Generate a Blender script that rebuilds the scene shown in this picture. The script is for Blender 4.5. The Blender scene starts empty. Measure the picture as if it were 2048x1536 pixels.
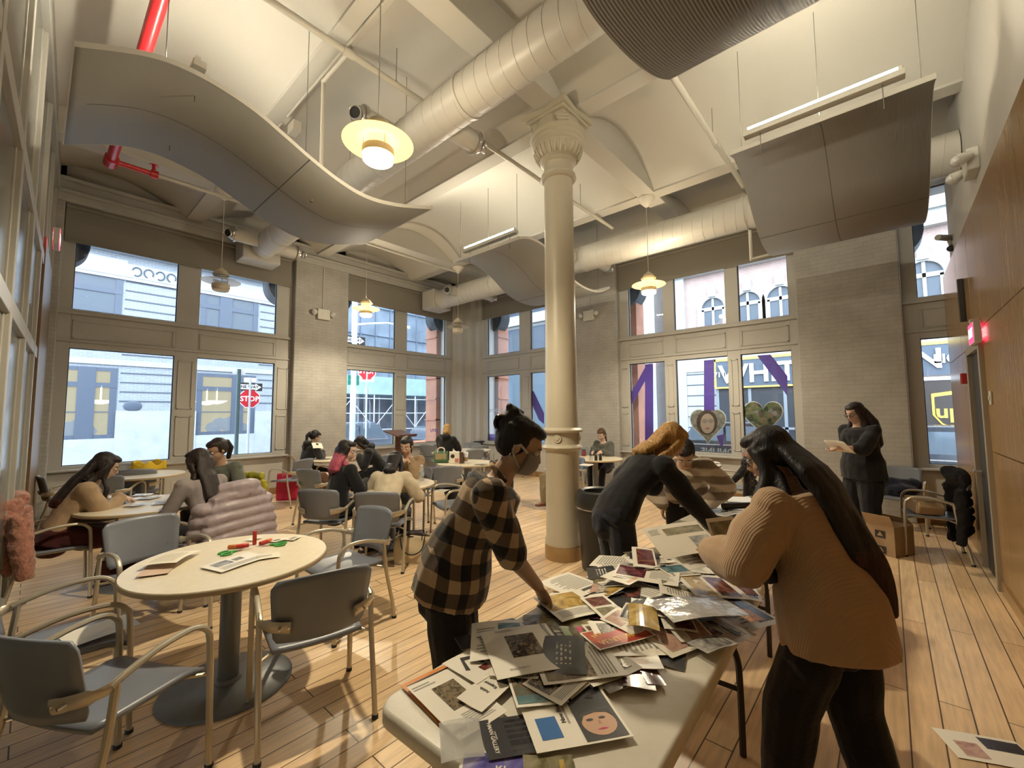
import bpy, bmesh, math, random
from mathutils import Vector, Matrix, Euler, Quaternion
random.seed(7)
PI = math.pi
SC = bpy.context.scene
COL = SC.collection
# ---------------------------------------------------------------- camera
FPX, YAW, PITCH, ROLL, CAMZ = 847.1, math.radians(41.55), math.radians(4.02), math.radians(-0.339), 1.62
_f = Vector((math.cos(YAW)*math.cos(PITCH), math.sin(YAW)*math.cos(PITCH), math.sin(PITCH)))
_r = Vector((math.sin(YAW), -math.cos(YAW), 0)); _u = _r.cross(_f)
CR = math.cos(ROLL)*_r + math.sin(ROLL)*_u; CU = -math.sin(ROLL)*_r + math.cos(ROLL)*_u; CF = _f
CAM = Vector((0, 0, CAMZ))
cam = bpy.data.objects.new('camera', bpy.data.cameras.new('camera')); COL.objects.link(cam)
cam.matrix_world = Matrix(((CR.x, CU.x, -CF.x, 0), (CR.y, CU.y, -CF.y, 0), (CR.z, CU.z, -CF.z, CAMZ), (0, 0, 0, 1)))
cam.data.sensor_fit = 'HORIZONTAL'; cam.data.sensor_width = 36; cam.data.lens = 36*FPX/2048
cam.data.clip_start = 0.02; cam.data.clip_end = 300
SC.camera = cam
def at(px, py, axis, val):
    """the point of the plane (axis = val) seen at a pixel of the photograph"""
    d = CR*((px-1024)/FPX) + CU*(-(py-768)/FPX) + CF
    return CAM + d*((val-CAM[axis])/d[axis])
def onz(px, py, z=0.0): return at(px, py, 2, z)
def dep(px, py, t):
    """the point at depth t along the view axis"""
    d = CR*((px-1024)/FPX) + CU*(-(py-768)/FPX) + CF
    return CAM + d*t
# ---------------------------------------------------------------- world, view
W = bpy.data.worlds.new('overcast_sky'); SC.world = W; W.use_nodes = True
bg = W.node_tree.nodes['Background']; bg.inputs[0].default_value = (0.80, 0.90, 1.0, 1); bg.inputs[1].default_value = 5.5
vs = SC.view_settings; vs.view_transform = 'Standard'; vs.look = 'None'; vs.gamma = 1; vs.use_curve_mapping = False; vs.exposure = 0.9
cy = SC.cycles; cy.use_denoising = True; cy.max_bounces = 8; cy.diffuse_bounces = 4; cy.glossy_bounces = 3
cy.transmission_bounces = 6; cy.transparent_max_bounces = 12; cy.sample_clamp_indirect = 6; cy.caustics_reflective = False; cy.caustics_refractive = False
LAMP_WARM = (1.0, 0.86, 0.62)
# ---------------------------------------------------------------- materials
MATS = {}
def mat(name, col, rough=0.5, metal=0.0, spec=0.5, noise=0.0, nscale=8.0, bump=0.0, bscale=60.0, emit=None, estr=0.0, sheen=0.0, alpha=1.0):
    if name in MATS: return MATS[name]
    m = bpy.data.materials.new(name); m.use_nodes = True; nt = m.node_tree; b = nt.nodes['Principled BSDF']
    b.inputs['Base Color'].default_value = (*col, 1); b.inputs['Roughness'].default_value = rough; b.inputs['Metallic'].default_value = metal
    b.inputs['Specular IOR Level'].default_value = spec
    if sheen: b.inputs['Sheen Weight'].default_value = sheen
    if alpha < 1: b.inputs['Alpha'].default_value = alpha
    if emit: b.inputs['Emission Color'].default_value = (*emit, 1); b.inputs['Emission Strength'].default_value = estr
    if noise or bump:
        tc = nt.nodes.new('ShaderNodeTexCoord')
    if noise:
        n = nt.nodes.new('ShaderNodeTexNoise'); n.inputs['Scale'].default_value = nscale; n.inputs['Detail'].default_value = 4
        nt.links.new(tc.outputs['Object'], n.inputs['Vector'])
        r = nt.nodes.new('ShaderNodeMapRange'); r.inputs[1].default_value = 0.3; r.inputs[2].default_value = 0.7
        r.inputs[3].default_value = 1-noise; r.inputs[4].default_value = 1+noise
        nt.links.new(n.outputs[0], r.inputs[0])
        mx = nt.nodes.new('ShaderNodeVectorMath'); mx.operation = 'SCALE'; mx.inputs[0].default_value = col
        nt.links.new(r.outputs[0], mx.inputs[3]); nt.links.new(mx.outputs[0], b.inputs['Base Color'])
    if bump:
        n2 = nt.nodes.new('ShaderNodeTexNoise'); n2.inputs['Scale'].default_value = bscale; n2.inputs['Detail'].default_value = 3
        nt.links.new(tc.outputs['Object'], n2.inputs['Vector'])
        bp = nt.nodes.new('ShaderNodeBump'); bp.inputs['Strength'].default_value = bump; bp.inputs['Distance'].default_value = 0.01
        nt.links.new(n2.outputs[0], bp.inputs['Height']); nt.links.new(bp.outputs[0], b.inputs['Normal'])
    MATS[name] = m; return m
def nodes(m): return m.node_tree.nodes, m.node_tree.links, m.node_tree.nodes['Principled BSDF']
def emitter(name, col, s):
    if name in MATS: return MATS[name]
    m = bpy.data.materials.new(name); m.use_nodes = True; nt = m.node_tree; nt.nodes.clear()
    e = nt.nodes.new('ShaderNodeEmission'); e.inputs[0].default_value = (*col, 1); e.inputs[1].default_value = s
    o = nt.nodes.new('ShaderNodeOutputMaterial'); nt.links.new(e.outputs[0], o.inputs[0]); MATS[name] = m; return m
def clear_glass(name, tint=(0.93, 0.97, 1.0), refl=0.06):
    if name in MATS: return MATS[name]
    m = bpy.data.materials.new(name); m.use_nodes = True; nt = m.node_tree; nt.nodes.clear()
    t = nt.nodes.new('ShaderNodeBsdfTransparent'); t.inputs[0].default_value = (*tint, 1)
    g = nt.nodes.new('ShaderNodeBsdfGlossy'); g.inputs['Roughness'].default_value = 0.02
    lw = nt.nodes.new('ShaderNodeLayerWeight'); lw.inputs[0].default_value = 0.25
    mr = nt.nodes.new('ShaderNodeMapRange'); mr.inputs[3].default_value = refl*0.5; mr.inputs[4].default_value = 0.6
    nt.links.new(lw.outputs['Fresnel'], mr.inputs[0])
    mx = nt.nodes.new('ShaderNodeMixShader'); nt.links.new(mr.outputs[0], mx.inputs[0]); nt.links.new(t.outputs[0], mx.inputs[1]); nt.links.new(g.outputs[0], mx.inputs[2])
    o = nt.nodes.new('ShaderNodeOutputMaterial'); nt.links.new(mx.outputs[0], o.inputs[0]); MATS[name] = m; return m
# ---------------------------------------------------------------- mesh builder
class MB:
    def __init__(s): s.v = []; s.f = []; s.m = []; s.s = []
    def face(s, idx, m=0, smooth=False): s.f.append(tuple(idx)); s.m.append(m); s.s.append(smooth)
    def pts(s, P): n = len(s.v); s.v += [tuple(p) for p in P]; return n
    def quad(s, a, b, c, d, m=0): n = s.pts((a, b, c, d)); s.face((n, n+1, n+2, n+3), m); return s
    def box(s, x0, x1, y0, y1, z0, z1, m=0, M=None):
        x0, x1 = min(x0, x1), max(x0, x1); y0, y1 = min(y0, y1), max(y0, y1); z0, z1 = min(z0, z1), max(z0, z1)
        P = [Vector((x, y, z)) for z in (z0, z1) for x, y in ((x0, y0), (x1, y0), (x1, y1), (x0, y1))]
        if M is not None: P = [M @ p for p in P]
        n = s.pts(P)
        for q in ((0, 3, 2, 1), (4, 5, 6, 7), (0, 1, 5, 4), (1, 2, 6, 5), (2, 3, 7, 6), (3, 0, 4, 7)): s.face([n+i for i in q], m)
        return s
    def prism(s, poly, z0, z1, m=0, M=None, smooth=False):
        k = len(poly); P = [Vector((x, y, z0)) for x, y in poly]+[Vector((x, y, z1)) for x, y in poly]
        if M is not None: P = [M @ p for p in P]
        n = s.pts(P); s.face([n+i for i in range(k)][::-1], m); s.face([n+k+i for i in range(k)], m)
        for i in range(k): j = (i+1) % k; s.face((n+i, n+j, n+k+j, n+k+i), m, smooth)
        return s
    def tube(s, P, r, n=8, m=0, cap=True, smooth=True, flat=None, up=None):
        P = [Vector(p) for p in P]; R = r if isinstance(r, (list, tuple)) else [r]*len(P)
        T = []
        for i in range(len(P)):
            t = (P[min(i+1, len(P)-1)]-P[max(i-1, 0)])
            T.append(t.normalized() if t.length > 1e-9 else Vector((0, 0, 1)))
        a = up.copy() if up is not None else (Vector((0, 0, 1)) if abs(T[0].z) < 0.9 else Vector((1, 0, 0)))
        base = []
        for i, p in enumerate(P):
            a = (a - T[i]*a.dot(T[i])); a = a.normalized() if a.length > 1e-6 else T[i].orthogonal().normalized()
            b = T[i].cross(a); fx, fy = flat if flat else (1, 1)
            base.append(s.pts([p + a*(math.cos(2*PI*k/n)*R[i]*fx) + b*(math.sin(2*PI*k/n)*R[i]*fy) for k in range(n)]))
        for i in range(len(P)-1):
            for k in range(n):
                l = (k+1) % n; s.face((base[i]+k, base[i]+l, base[i+1]+l, base[i+1]+k), m, smooth)
        if cap:
            s.face([base[0]+k for k in range(n)][::-1], m); s.face([base[-1]+k for k in range(n)], m)
        return s
    def lathe(s, prof, n=24, c=(0, 0, 0), m=0, M=None, smooth=True, close=False):
        base = []
        for r, z in prof:
            P = [Vector((r*math.cos(2*PI*k/n), r*math.sin(2*PI*k/n), z)) for k in range(n)]
            P = [(M @ p if M is not None else p)+Vector(c) for p in P]; base.append(s.pts(P))
        for i in range(len(prof)-1):
            for k in range(n):
                l = (k+1) % n; s.face((base[i]+k, base[i]+l, base[i+1]+l, base[i+1]+k), m, smooth)
        if not close:
            if prof[0][0] > 1e-6: s.face([base[0]+k for k in range(n)][::-1], m)
            if prof[-1][0] > 1e-6: s.face([base[-1]+k for k in range(n)], m)
        return s
    def grid(s, fn, nu, nv, m=0, smooth=True, wrap=False):
        n = s.pts([fn(i/nu, j/nv) for j in range(nv+1) for i in range(nu+1)])
        for j in range(nv):
            for i in range(nu):
                a = n+j*(nu+1)+i; s.face((a, a+1, a+nu+2, a+nu+1), m, smooth)
        return s
    def ball(s, c, r, n=10, m=0, M=None):
        rx, ry, rz = r if isinstance(r, (tuple, list)) else (r, r, r); k = max(4, n//2); c = Vector(c)
        def fn(u, v):
            p = Vector((rx*math.cos(2*PI*u)*math.sin(PI*v), ry*math.sin(2*PI*u)*math.sin(PI*v), -rz*math.cos(PI*v)))
            return (M @ p if M is not None else p)+c
        return s.grid(fn, n, k, m)
    def add(s, o, M=None, dm=0):
        n = s.pts([M @ Vector(p) for p in o.v] if M is not None else o.v)
        for f, m, sm in zip(o.f, o.m, o.s): s.face([n+i for i in f], m+dm, sm)
        return s
    def build(s, name, mats, parent=None, bevel=0.0, sharp=0.7, solid=0.0, sub=0):
        me = bpy.data.meshes.new(name); me.from_pydata(s.v, [], s.f)
        for m in (mats if isinstance(mats, (list, tuple)) else [mats]): me.materials.append(m)
        me.polygons.foreach_set('material_index', s.m); me.polygons.foreach_set('use_smooth', s.s)
        me.validate(); me.update()
        if any(s.s): me.set_sharp_from_angle(angle=sharp)
        o = bpy.data.objects.new(name, me); COL.objects.link(o)
        if parent: o.parent = parent
        if solid: md = o.modifiers.new('thickness', 'SOLIDIFY'); md.thickness = solid; md.offset = 0
        if sub: md = o.modifiers.new('smooth', 'SUBSURF'); md.levels = sub; md.render_levels = sub
        if bevel: md = o.modifiers.new('edges', 'BEVEL'); md.width = bevel; md.segments = 2; md.limit_method = 'ANGLE'
        return o
def tag(o, label, cat, group=None, kind=None):
    o['label'] = label; o['category'] = cat
    if group: o['group'] = group
    if kind: o['kind'] = kind
    return o
def thing(name, label, cat, loc=(0, 0, 0), rz=0.0, group=None):
    o = bpy.data.objects.new(name, None); COL.objects.link(o); o.location = loc; o.rotation_euler = (0, 0, rz)
    o.empty_display_size = 0.1
    return tag(o, label, cat, group)
def struct(o): o['kind'] = 'structure'; return o
def dup(root, loc, rz=None, label=None, group=None):
    def cp(o, par):
        c = o.copy(); COL.objects.link(c)
        if par: c.parent = par
        for ch in [x for x in COL.objects if x.parent == o and x not in made]: made.add(c); cp(ch, c)
        return c
    made = set(); kids = {}
    def cp(o, par):
        c = o.copy(); COL.objects.link(c)
        if par: c.parent = par
        for ch in o.children: cp(ch, c)
        return c
    r = cp(root, None); r.location = loc
    if rz is not None: r.rotation_euler = (0, 0, rz)
    if label: r['label'] = label
    if group: r['group'] = group
    return r
def xform(loc=(0, 0, 0), rz=0.0, rx=0.0, ry=0.0, s=1.0):
    return Matrix.Translation(loc) @ Euler((rx, ry, rz)).to_matrix().to_4x4() @ Matrix.Scale(s, 4)
TXT = {}
def text_mb(txt, size=1.0, extrude=0.0, bold=False):
    """lettering as plain geometry, centred, in the xy plane"""
    cu = bpy.data.curves.new('lettering', 'FONT'); cu.body = txt; cu.size = size; cu.extrude = extrude; cu.align_x = 'CENTER'; cu.align_y = 'CENTER'
    cu.resolution_u = 2
    if bold: cu.offset = size*0.02
    o = bpy.data.objects.new('lettering', cu); COL.objects.link(o)
    me = bpy.data.meshes.new_from_object(o.evaluated_get(bpy.context.evaluated_depsgraph_get()))
    mb = MB(); mb.v = [tuple(v.co) for v in me.vertices]
    for p in me.polygons: mb.face(tuple(p.vertices), 0)
    bpy.data.objects.remove(o); bpy.data.curves.remove(cu); bpy.data.meshes.remove(me)
    return mb
# ================================================================ the room
X0, Y0, YW = 8.70, 9.57, -0.69          # window wall right, window wall left, wood wall
ZS = 5.21                                # underside of the ceiling beams
def wallcoords(nt):
    g = nt.nodes.new('ShaderNodeNewGeometry'); s = nt.nodes.new('ShaderNodeSeparateXYZ'); nt.links.new(g.outputs['Position'], s.inputs[0])
    a = nt.nodes.new('ShaderNodeMath'); nt.links.new(s.outputs[0], a.inputs[0]); nt.links.new(s.outputs[1], a.inputs[1])
    c = nt.nodes.new('ShaderNodeCombineXYZ'); nt.links.new(a.outputs[0], c.inputs[0]); nt.links.new(s.outputs[2], c.inputs[1])
    return c.outputs[0]
def brickmat(name, c1, c2, mortar, w, h, mort, bump, rough=0.6, noise=0.12, nsc=3.0):
    m = mat(name, c1, rough); n, l, b = nodes(m); nt = m.node_tree
    v = wallcoords(nt); t = n.new('ShaderNodeTexBrick'); l.new(v, t.inputs['Vector']); t.inputs['Scale'].default_value = 1
    t.inputs['Brick Width'].default_value = w; t.inputs['Row Height'].default_value = h; t.inputs['Mortar Size'].default_value = mort
    t.inputs['Mortar Smooth'].default_value = 0.3
    t.inputs['Color1'].default_value = (*c1, 1); t.inputs['Color2'].default_value = (*c2, 1); t.inputs['Mortar'].default_value = (*mortar, 1)
    ns = n.new('ShaderNodeTexNoise'); ns.inputs['Scale'].default_value = nsc; ns.inputs['Detail'].default_value = 5; l.new(v, ns.inputs['Vector'])
    mr = n.new('ShaderNodeMapRange'); mr.inputs[1].default_value = .3; mr.inputs[2].default_value = .7; mr.inputs[3].default_value = 1-noise; mr.inputs[4].default_value = 1+noise*.6
    l.new(ns.outputs[0], mr.inputs[0]); vm = n.new('ShaderNodeVectorMath'); vm.operation = 'SCALE'; l.new(t.outputs[0], vm.inputs[0]); l.new(mr.outputs[0], vm.inputs[3])
    l.new(vm.outputs[0], b.inputs['Base Color'])
    if bump:
        bp = n.new('ShaderNodeBump'); bp.inputs['Strength'].default_value = bump; bp.inputs['Distance'].default_value = .006; bp.invert = True
        l.new(t.outputs['Fac'], bp.inputs['Height']); n2 = n.new('ShaderNodeTexNoise'); n2.inputs['Scale'].default_value = 45; l.new(v, n2.inputs['Vector'])
        b2 = n.new('ShaderNodeBump'); b2.inputs['Strength'].default_value = bump*.6; b2.inputs['Distance'].default_value = .01
        l.new(n2.outputs[0], b2.inputs['Height']); l.new(bp.outputs[0], b2.inputs['Normal']); l.new(b2.outputs[0], b.inputs['Normal'])
    return m
M_brick = brickmat('white_painted_brick', (.39, .375, .345), (.37, .355, .325), (.345, .33, .30), .205, .068, .008, .32)
M_white = mat('off_white_paint', (.43, .42, .39), .45, noise=.03, nscale=2)
M_plaster = mat('white_plaster', (.50, .48, .44), .7, noise=.03, nscale=1.2, bump=.05, bscale=6)
M_ceil = mat('ceiling_plaster', (.52, .50, .45), .75, noise=.03, nscale=.8, bump=.08, bscale=4)
M_trimgrey = mat('grey_metal_frame', (.42, .41, .38), .4)
M_dark = mat('black_gasket', (.02, .02, .022), .5)
M_glass = clear_glass('window_glass')
M_shade = mat('taupe_shade_fabric', (.235, .215, .18), .85, bump=.1, bscale=220)
M_base = mat('brown_baseboard', (.30, .17, .075), .4, noise=.15, nscale=5)
# floor of narrow varnished maple boards running along x
M_floor = mat('maple_floorboards', (.5, .33, .17), .34)
n, l, b = nodes(M_floor)
g = n.new('ShaderNodeNewGeometry'); t = n.new('ShaderNodeTexBrick'); l.new(g.outputs['Position'], t.inputs['Vector'])
t.inputs['Scale'].default_value = 1; t.inputs['Brick Width'].default_value = 2.3; t.inputs['Row Height'].default_value = .128; t.inputs['Mortar Size'].default_value = .0035
t.inputs['Mortar Smooth'].default_value = .2; t.inputs['Bias'].default_value = 0
t.inputs['Color1'].default_value = (.72, .50, .28, 1); t.inputs['Color2'].default_value = (.82, .61, .37, 1); t.inputs['Mortar'].default_value = (.10, .05, .02, 1)
mp = n.new('ShaderNodeMapping'); mp.inputs['Scale'].default_value = (1.2, 14, 1); l.new(g.outputs['Position'], mp.inputs[0])
ns = n.new('ShaderNodeTexNoise'); ns.inputs['Scale'].default_value = 3; ns.inputs['Detail'].default_value = 6; l.new(mp.outputs[0], ns.inputs['Vector'])
n3 = n.new('ShaderNodeTexNoise'); n3.inputs['Scale'].default_value = 1.6; n3.inputs['Detail'].default_value = 5; l.new(g.outputs['Position'], n3.inputs['Vector'])
ad = n.new('ShaderNodeMath'); l.new(ns.outputs[0], ad.inputs[0]); l.new(n3.outputs[0], ad.inputs[1])
mr = n.new('ShaderNodeMapRange'); mr.inputs[1].default_value = .7; mr.inputs[2].default_value = 1.3; mr.inputs[3].default_value = .74; mr.inputs[4].default_value = 1.16; l.new(ad.outputs[0], mr.inputs[0])
vm = n.new('ShaderNodeVectorMath'); vm.operation = 'SCALE'; l.new(t.outputs[0], vm.inputs[0]); l.new(mr.outputs[0], vm.inputs[3]); l.new(vm.outputs[0], b.inputs['Base Color'])
r2 = n.new('ShaderNodeMapRange'); r2.inputs[3].default_value = .26; r2.inputs[4].default_value = .46; l.new(n3.outputs[0], r2.inputs[0]); l.new(r2.outputs[0], b.inputs['Roughness'])
bp = n.new('ShaderNodeBump'); bp.invert = True; bp.inputs['Strength'].default_value = .5; bp.inputs['Distance'].default_value = .004; l.new(t.outputs['Fac'], bp.inputs['Height']); l.new(bp.outputs[0], b.inputs['Normal'])
# warm varnished plywood of the right-hand wall
M_ply = mat('varnished_plywood', (.52, .34, .14), .22)
n, l, b = nodes(M_ply)
g = n.new('ShaderNodeNewGeometry'); mp = n.new('ShaderNodeMapping'); mp.inputs['Scale'].default_value = (9, 9, .7); l.new(g.outputs['Position'], mp.inputs[0])
ns = n.new('ShaderNodeTexNoise'); ns.inputs['Scale'].default_value = 3; ns.inputs['Detail'].default_value = 7; l.new(mp.outputs[0], ns.inputs['Vector'])
cr = n.new('ShaderNodeValToRGB'); cr.color_ramp.elements[0].position = .3; cr.color_ramp.elements[0].color = (.275, .16, .065, 1); cr.color_ramp.elements[1].position = .75; cr.color_ramp.elements[1].color = (.36, .225, .095, 1)
l.new(ns.outputs[0], cr.inputs[0]); l.new(cr.outputs[0], b.inputs['Base Color'])

struct(MB().box(-1.2, X0+.6, YW-.6, Y0+.6, -.2, 0).build('floor', M_floor))
# ---- window walls -------------------------------------------------------
class Side:
    """builds in (along, outward, up) coordinates of one window wall"""
    def __init__(s, axis, plane): s.ax = axis; s.pl = plane
    def P(s, a, d, z): return (a, s.pl+d, z) if s.ax == 'Y' else (s.pl+d, a, z)
    def box(s, mb, a0, a1, d0, d1, z0, z1, m=0):
        p, q = s.P(a0, d0, z0), s.P(a1, d1, z1); mb.box(p[0], q[0], p[1], q[1], p[2], q[2], m)
L, R = Side('Y', Y0), Side('X', X0)
ZSILL, ZLOW, ZTR, ZHEAD = .80, 2.70, 3.32, 5.0
def window(k, S, a0, a1, panes, zsill=ZSILL, skip_ends=()):
    """a two-storey shop window: lower panes, panelled transom, upper panes"""
    a0, a1 = min(a0, a1), max(a0, a1); panes = sorted((min(p), max(p)) for p in panes)
    root = MB()
    # outer stiles, mullions, rails
    edges = [a0]+[e for p in panes for e in p]+[a1]
    for i in range(0, len(edges), 2):
        S.box(root, edges[i], edges[i+1], 0, .12, zsill, ZHEAD)
        w = edges[i+1]-edges[i]
        if w > .2:                        # sunk panel on the wide mullions of the lower half
            for z0, z1 in ((zsill+.1, 1.62), (1.74, ZLOW-.08)):
                for q0, q1 in ((edges[i]+.05, edges[i]+.075), (edges[i+1]-.075, edges[i+1]-.05)): S.box(root, q0, q1, -.012, 0, z0, z1)
                S.box(root, edges[i]+.05, edges[i+1]-.05, -.012, 0, z0, z0+.025); S.box(root, edges[i]+.05, edges[i+1]-.05, -.012, 0, z1-.025, z1)
    for p, q in panes:
        S.box(root, p, q, 0, .12, zsill, zsill+.05); S.box(root, p, q, 0, .12, ZLOW, ZTR)
        # raised moulding of the transom panel
        for z0, z1 in ((ZLOW+.15, ZLOW+.175), (ZTR-.20, ZTR-.175)): S.box(root, p+.02, q-.02, -.014, 0, z0, z1)
        for e in (p+.02, q-.045): S.box(root, e, e+.025, -.014, 0, ZLOW+.15, ZTR-.175)
        S.box(root, p, q, 0, .12, ZHEAD-.03, ZHEAD)
    S.box(root, a0, a1, -.05, 0, ZTR-.09, ZTR-.05); S.box(root, a0, a1, -.03, 0, ZTR-.05, ZTR-.015); S.box(root, a0, a1, -.025, 0, ZLOW+.09, ZLOW+.12)
    o = struct(root.build('window_%d' % k, M_white, bevel=.004))
    gk = MB(); gl = MB()
    for p, q in panes:
        for z0, z1 in ((zsill+.05, ZLOW), (ZTR, ZHEAD-.03)):
            for e, f in ((p, p+.012), (q-.012, q)): S.box(gk, e, f, .045, .075, z0, z1)
            for e, f in ((z0, z0+.01), (z1-.012, z1)): S.box(gk, p, q, .045, .075, e, f)
            S.box(gl, p, q, .057, .063, z0, z1)
    gk.build('gasket', M_dark, o)
    gl.build('glass', M_glass, o)
    sl = MB(); S.box(sl, a0, a1, -.09, .12, zsill-.035, zsill); sl.build('window_sill', M_white, o, bevel=.008)
    return o
w1p = [(at(143.5, 616, 1, Y0).x, at(353, 642, 1, Y0).x), (at(397.6, 650, 1, Y0).x, at(552, 668, 1, Y0).x)]
w2p = [(at(695.6, 688, 1, Y0).x, at(791, 699, 1, Y0).x), (at(813.8, 702, 1, Y0).x, at(892, 711, 1, Y0).x)]
w3p = [(at(974, 712, 0, X0).y, at(1038.8, 703, 0, X0).y), (at(1060, 700, 0, X0).y, 5.85), ]
w4p = [(at(1257, 673, 0, X0).y, at(1327, 664, 0, X0).y), (at(1348.7, 661, 0, X0).y, at(1452, 647, 0, X0).y), (at(1478, 642, 0, X0).y, at(1578.7, 628, 0, X0).y)]
w5p = [(at(1834, 596, 0, X0).y, -1.45)]
window(1, L, .17, 3.62, w1p); window(2, L, 4.80, 8.10, w2p)
window(3, R, 8.84, 5.60, w3p); window(4, R, 4.47, 1.08, w4p); window(5, R, -.22, -1.6, w5p)
# walls: everything of the two facades that is not window
wl = MB()
L.box(wl, -.7, 9.3, 0, .5, 0, ZSILL-.035); L.box(wl, -.7, 9.3, .0, .5, ZHEAD, 6.2)
L.box(wl, -.7, .17, 0, .5, 0, 6); L.box(wl, 3.62, 4.80, 0, .5, 0, 6); L.box(wl, 8.10, 9.2, 0, .5, 0, 6)
struct(wl.build('wall_left', M_plaster))
wr = MB()
R.box(wr, -2.2, 9.3, 0, .5, 0, ZSILL-.035); R.box(wr, -2.2, 9.3, 0, .5, ZHEAD, 6.2)
for a, c in ((-2.2, -1.6), (-.22, 1.08), (4.47, 5.60), (8.84, 9.57)): R.box(wr, a, c, 0, .5, 0, 6)
struct(wr.build('wall_right', M_plaster))
pb = MB()
L.box(pb, 3.62, 4.82, -.15, .02, 0, 5.14); L.box(pb, .05, .175, -.15, .02, 0, 5.14)
R.box(pb, 4.45, 5.62, -.15, .02, 0, 5.14); R.box(pb, -.235, 1.09, -.15, .02, 0, 5.14)
struct(pb.build('wall_brick_pier', M_brick, bevel=.02))
# shade pockets and cornice along both window walls
tm = MB()
for S, a0, a1 in ((L, -.1, 8.55), (R, -1.0, 8.95)):
    S.box(tm, a0, a1, -.17, 0, 4.97, 5.10); S.box(tm, a0, a1, -.20, 0, 5.10, 5.15); S.box(tm, a0, a1, -.14, 0, 5.15, 5.30); S.box(tm, a0, a1, -.19, 0, 5.30, 5.36)
struct(tm.build('trim_1', M_white, bevel=.006))
# corner pilaster between the window walls
cp = MB()
cp.prism([(8.08, 9.6), (8.10, 9.50), (8.19, 9.44), (8.27, 9.30), (8.40, 9.27), (8.47, 9.12), (8.60, 9.05), (8.62, 8.92), (8.72, 8.83), (8.8, 9.6)], 0, 5.1)
cp.prism([(8.07, 9.6), (8.09, 9.485), (8.18, 9.425), (8.26, 9.285), (8.39, 9.255), (8.46, 9.105), (8.59, 9.035), (8.61, 8.905), (8.72, 8.81), (8.8, 9.6)], 0, 2.68)
struct(cp.build('wall_corner_pilaster', M_white, bevel=.01))
# baseboards
bb = MB(); L.box(bb, .0, 8.1, -.022, 0, 0, .13); struct(bb.build('baseboard_left', M_base, bevel=.004))
bb = MB(); R.box(bb, -1.6, 8.84, -.022, 0, 0, .13); struct(bb.build('baseboard_right', M_base, bevel=.004))
# roller shades
def shade(S, a0, a1, zb, label):
    t = thing('roller_shade', label, 'blind', S.P((a0+a1)/2, -.06, 4.97))
    M = Matrix.Translation(-Vector(t.location))
    q = MB(); S.box(q, a0, a1, -.062, -.058, zb, 4.96); p = MB().add(q, M); p.build('shade_cloth', M_shade, t)
    q = MB(); S.box(q, a0, a1, -.072, -.048, zb-.03, zb); MB().add(q, M).build('hem_bar', M_shade, t, bevel=.004)
    q = MB(); q.tube([S.P(a0, -.075, 4.94), S.P(a1, -.075, 4.94)], .035, 10); MB().add(q, M).build('roller', M_shade, t)
shade(L, .19, 3.56, 4.40, 'taupe roller shade pulled down a little over the leftmost big window')
shade(L, 4.83, 8.08, 4.37, 'taupe roller shade on the window left of the room corner')
shade(R, 8.80, 5.65, 4.40, 'taupe roller shade on the window right of the room corner')
shade(R, 4.44, 1.10, 4.40, 'long taupe roller shade over the window with purple lettering')
# ---- wood wall on the right --------------------------------------------
DX0, DX1 = 5.90, 6.62
wd = MB()
cuts_x = [-1.0, .9, 2.1, 3.3, 4.55, 5.43, DX0-.07]
for z0, z1 in ((0, 1.245), (1.253, 2.405), (2.413, 3.56)):
    for i in range(len(cuts_x)-1): wd.box(cuts_x[i]+.003, cuts_x[i+1]-.003, YW-.03, YW, z0, z1)
for a, c in ((DX0-.07, 6.36), (6.366, 7.3), (7.306, X0)): wd.box(a+.003, c-.003, YW-.03, YW, 2.30, 3.56)
for a, c in ((DX1+.08, 7.3), (7.306, X0)): wd.box(a+.003, c-.003, YW-.03, YW, 0, 2.292)
struct(wd.build('wall_wood', M_ply, bevel=.002))
bk = MB(); bk.box(-1.2, DX0, YW-.25, YW-.03, 0, 3.55); bk.box(DX1, X0, YW-.25, YW-.03, 0, 3.55); bk.box(DX0, DX1, YW-.25, YW-.03, 2.22, 3.55)
struct(bk.build('wall_wood_backing', mat('dark_joint', (.05, .03, .012), .8)))
pw = MB(); pw.box(-1.2, X0+.1, YW-.30, YW-.10, 3.55, 6.0); struct(pw.build('wall_plaster_right', M_plaster))
dr = MB()
dr.box(DX0-.07, DX0, YW-.06, YW+.035, 0, 2.28); dr.box(DX1, DX1+.07, YW-.06, YW+.035, 0, 2.28); dr.box(DX0, DX1, YW-.06, YW+.035, 2.21, 2.28)
d = struct(dr.build('door_1', mat('brushed_door_frame', (.34, .29, .22), .4, .2), bevel=.004))
MB().box(DX0, DX1, YW-.05, YW-.005, 0, 2.21).build('door_leaf', mat('dark_grey_door', (.035, .035, .037), .55), d)
hd = MB(); hd.tube([(DX1-.09, YW+.0, 1.0), (DX1-.09, YW+.06, 1.0), (DX1-.2, YW+.06, 1.0)], .011, 8); hd.build('door_handle', mat('satin_steel', (.55, .53, .5), .3, .9), d)
struct(MB().box(-1.0, DX0-.07, YW, YW+.015, 0, .10).build('baseboard_wood', M_ply))
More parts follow.
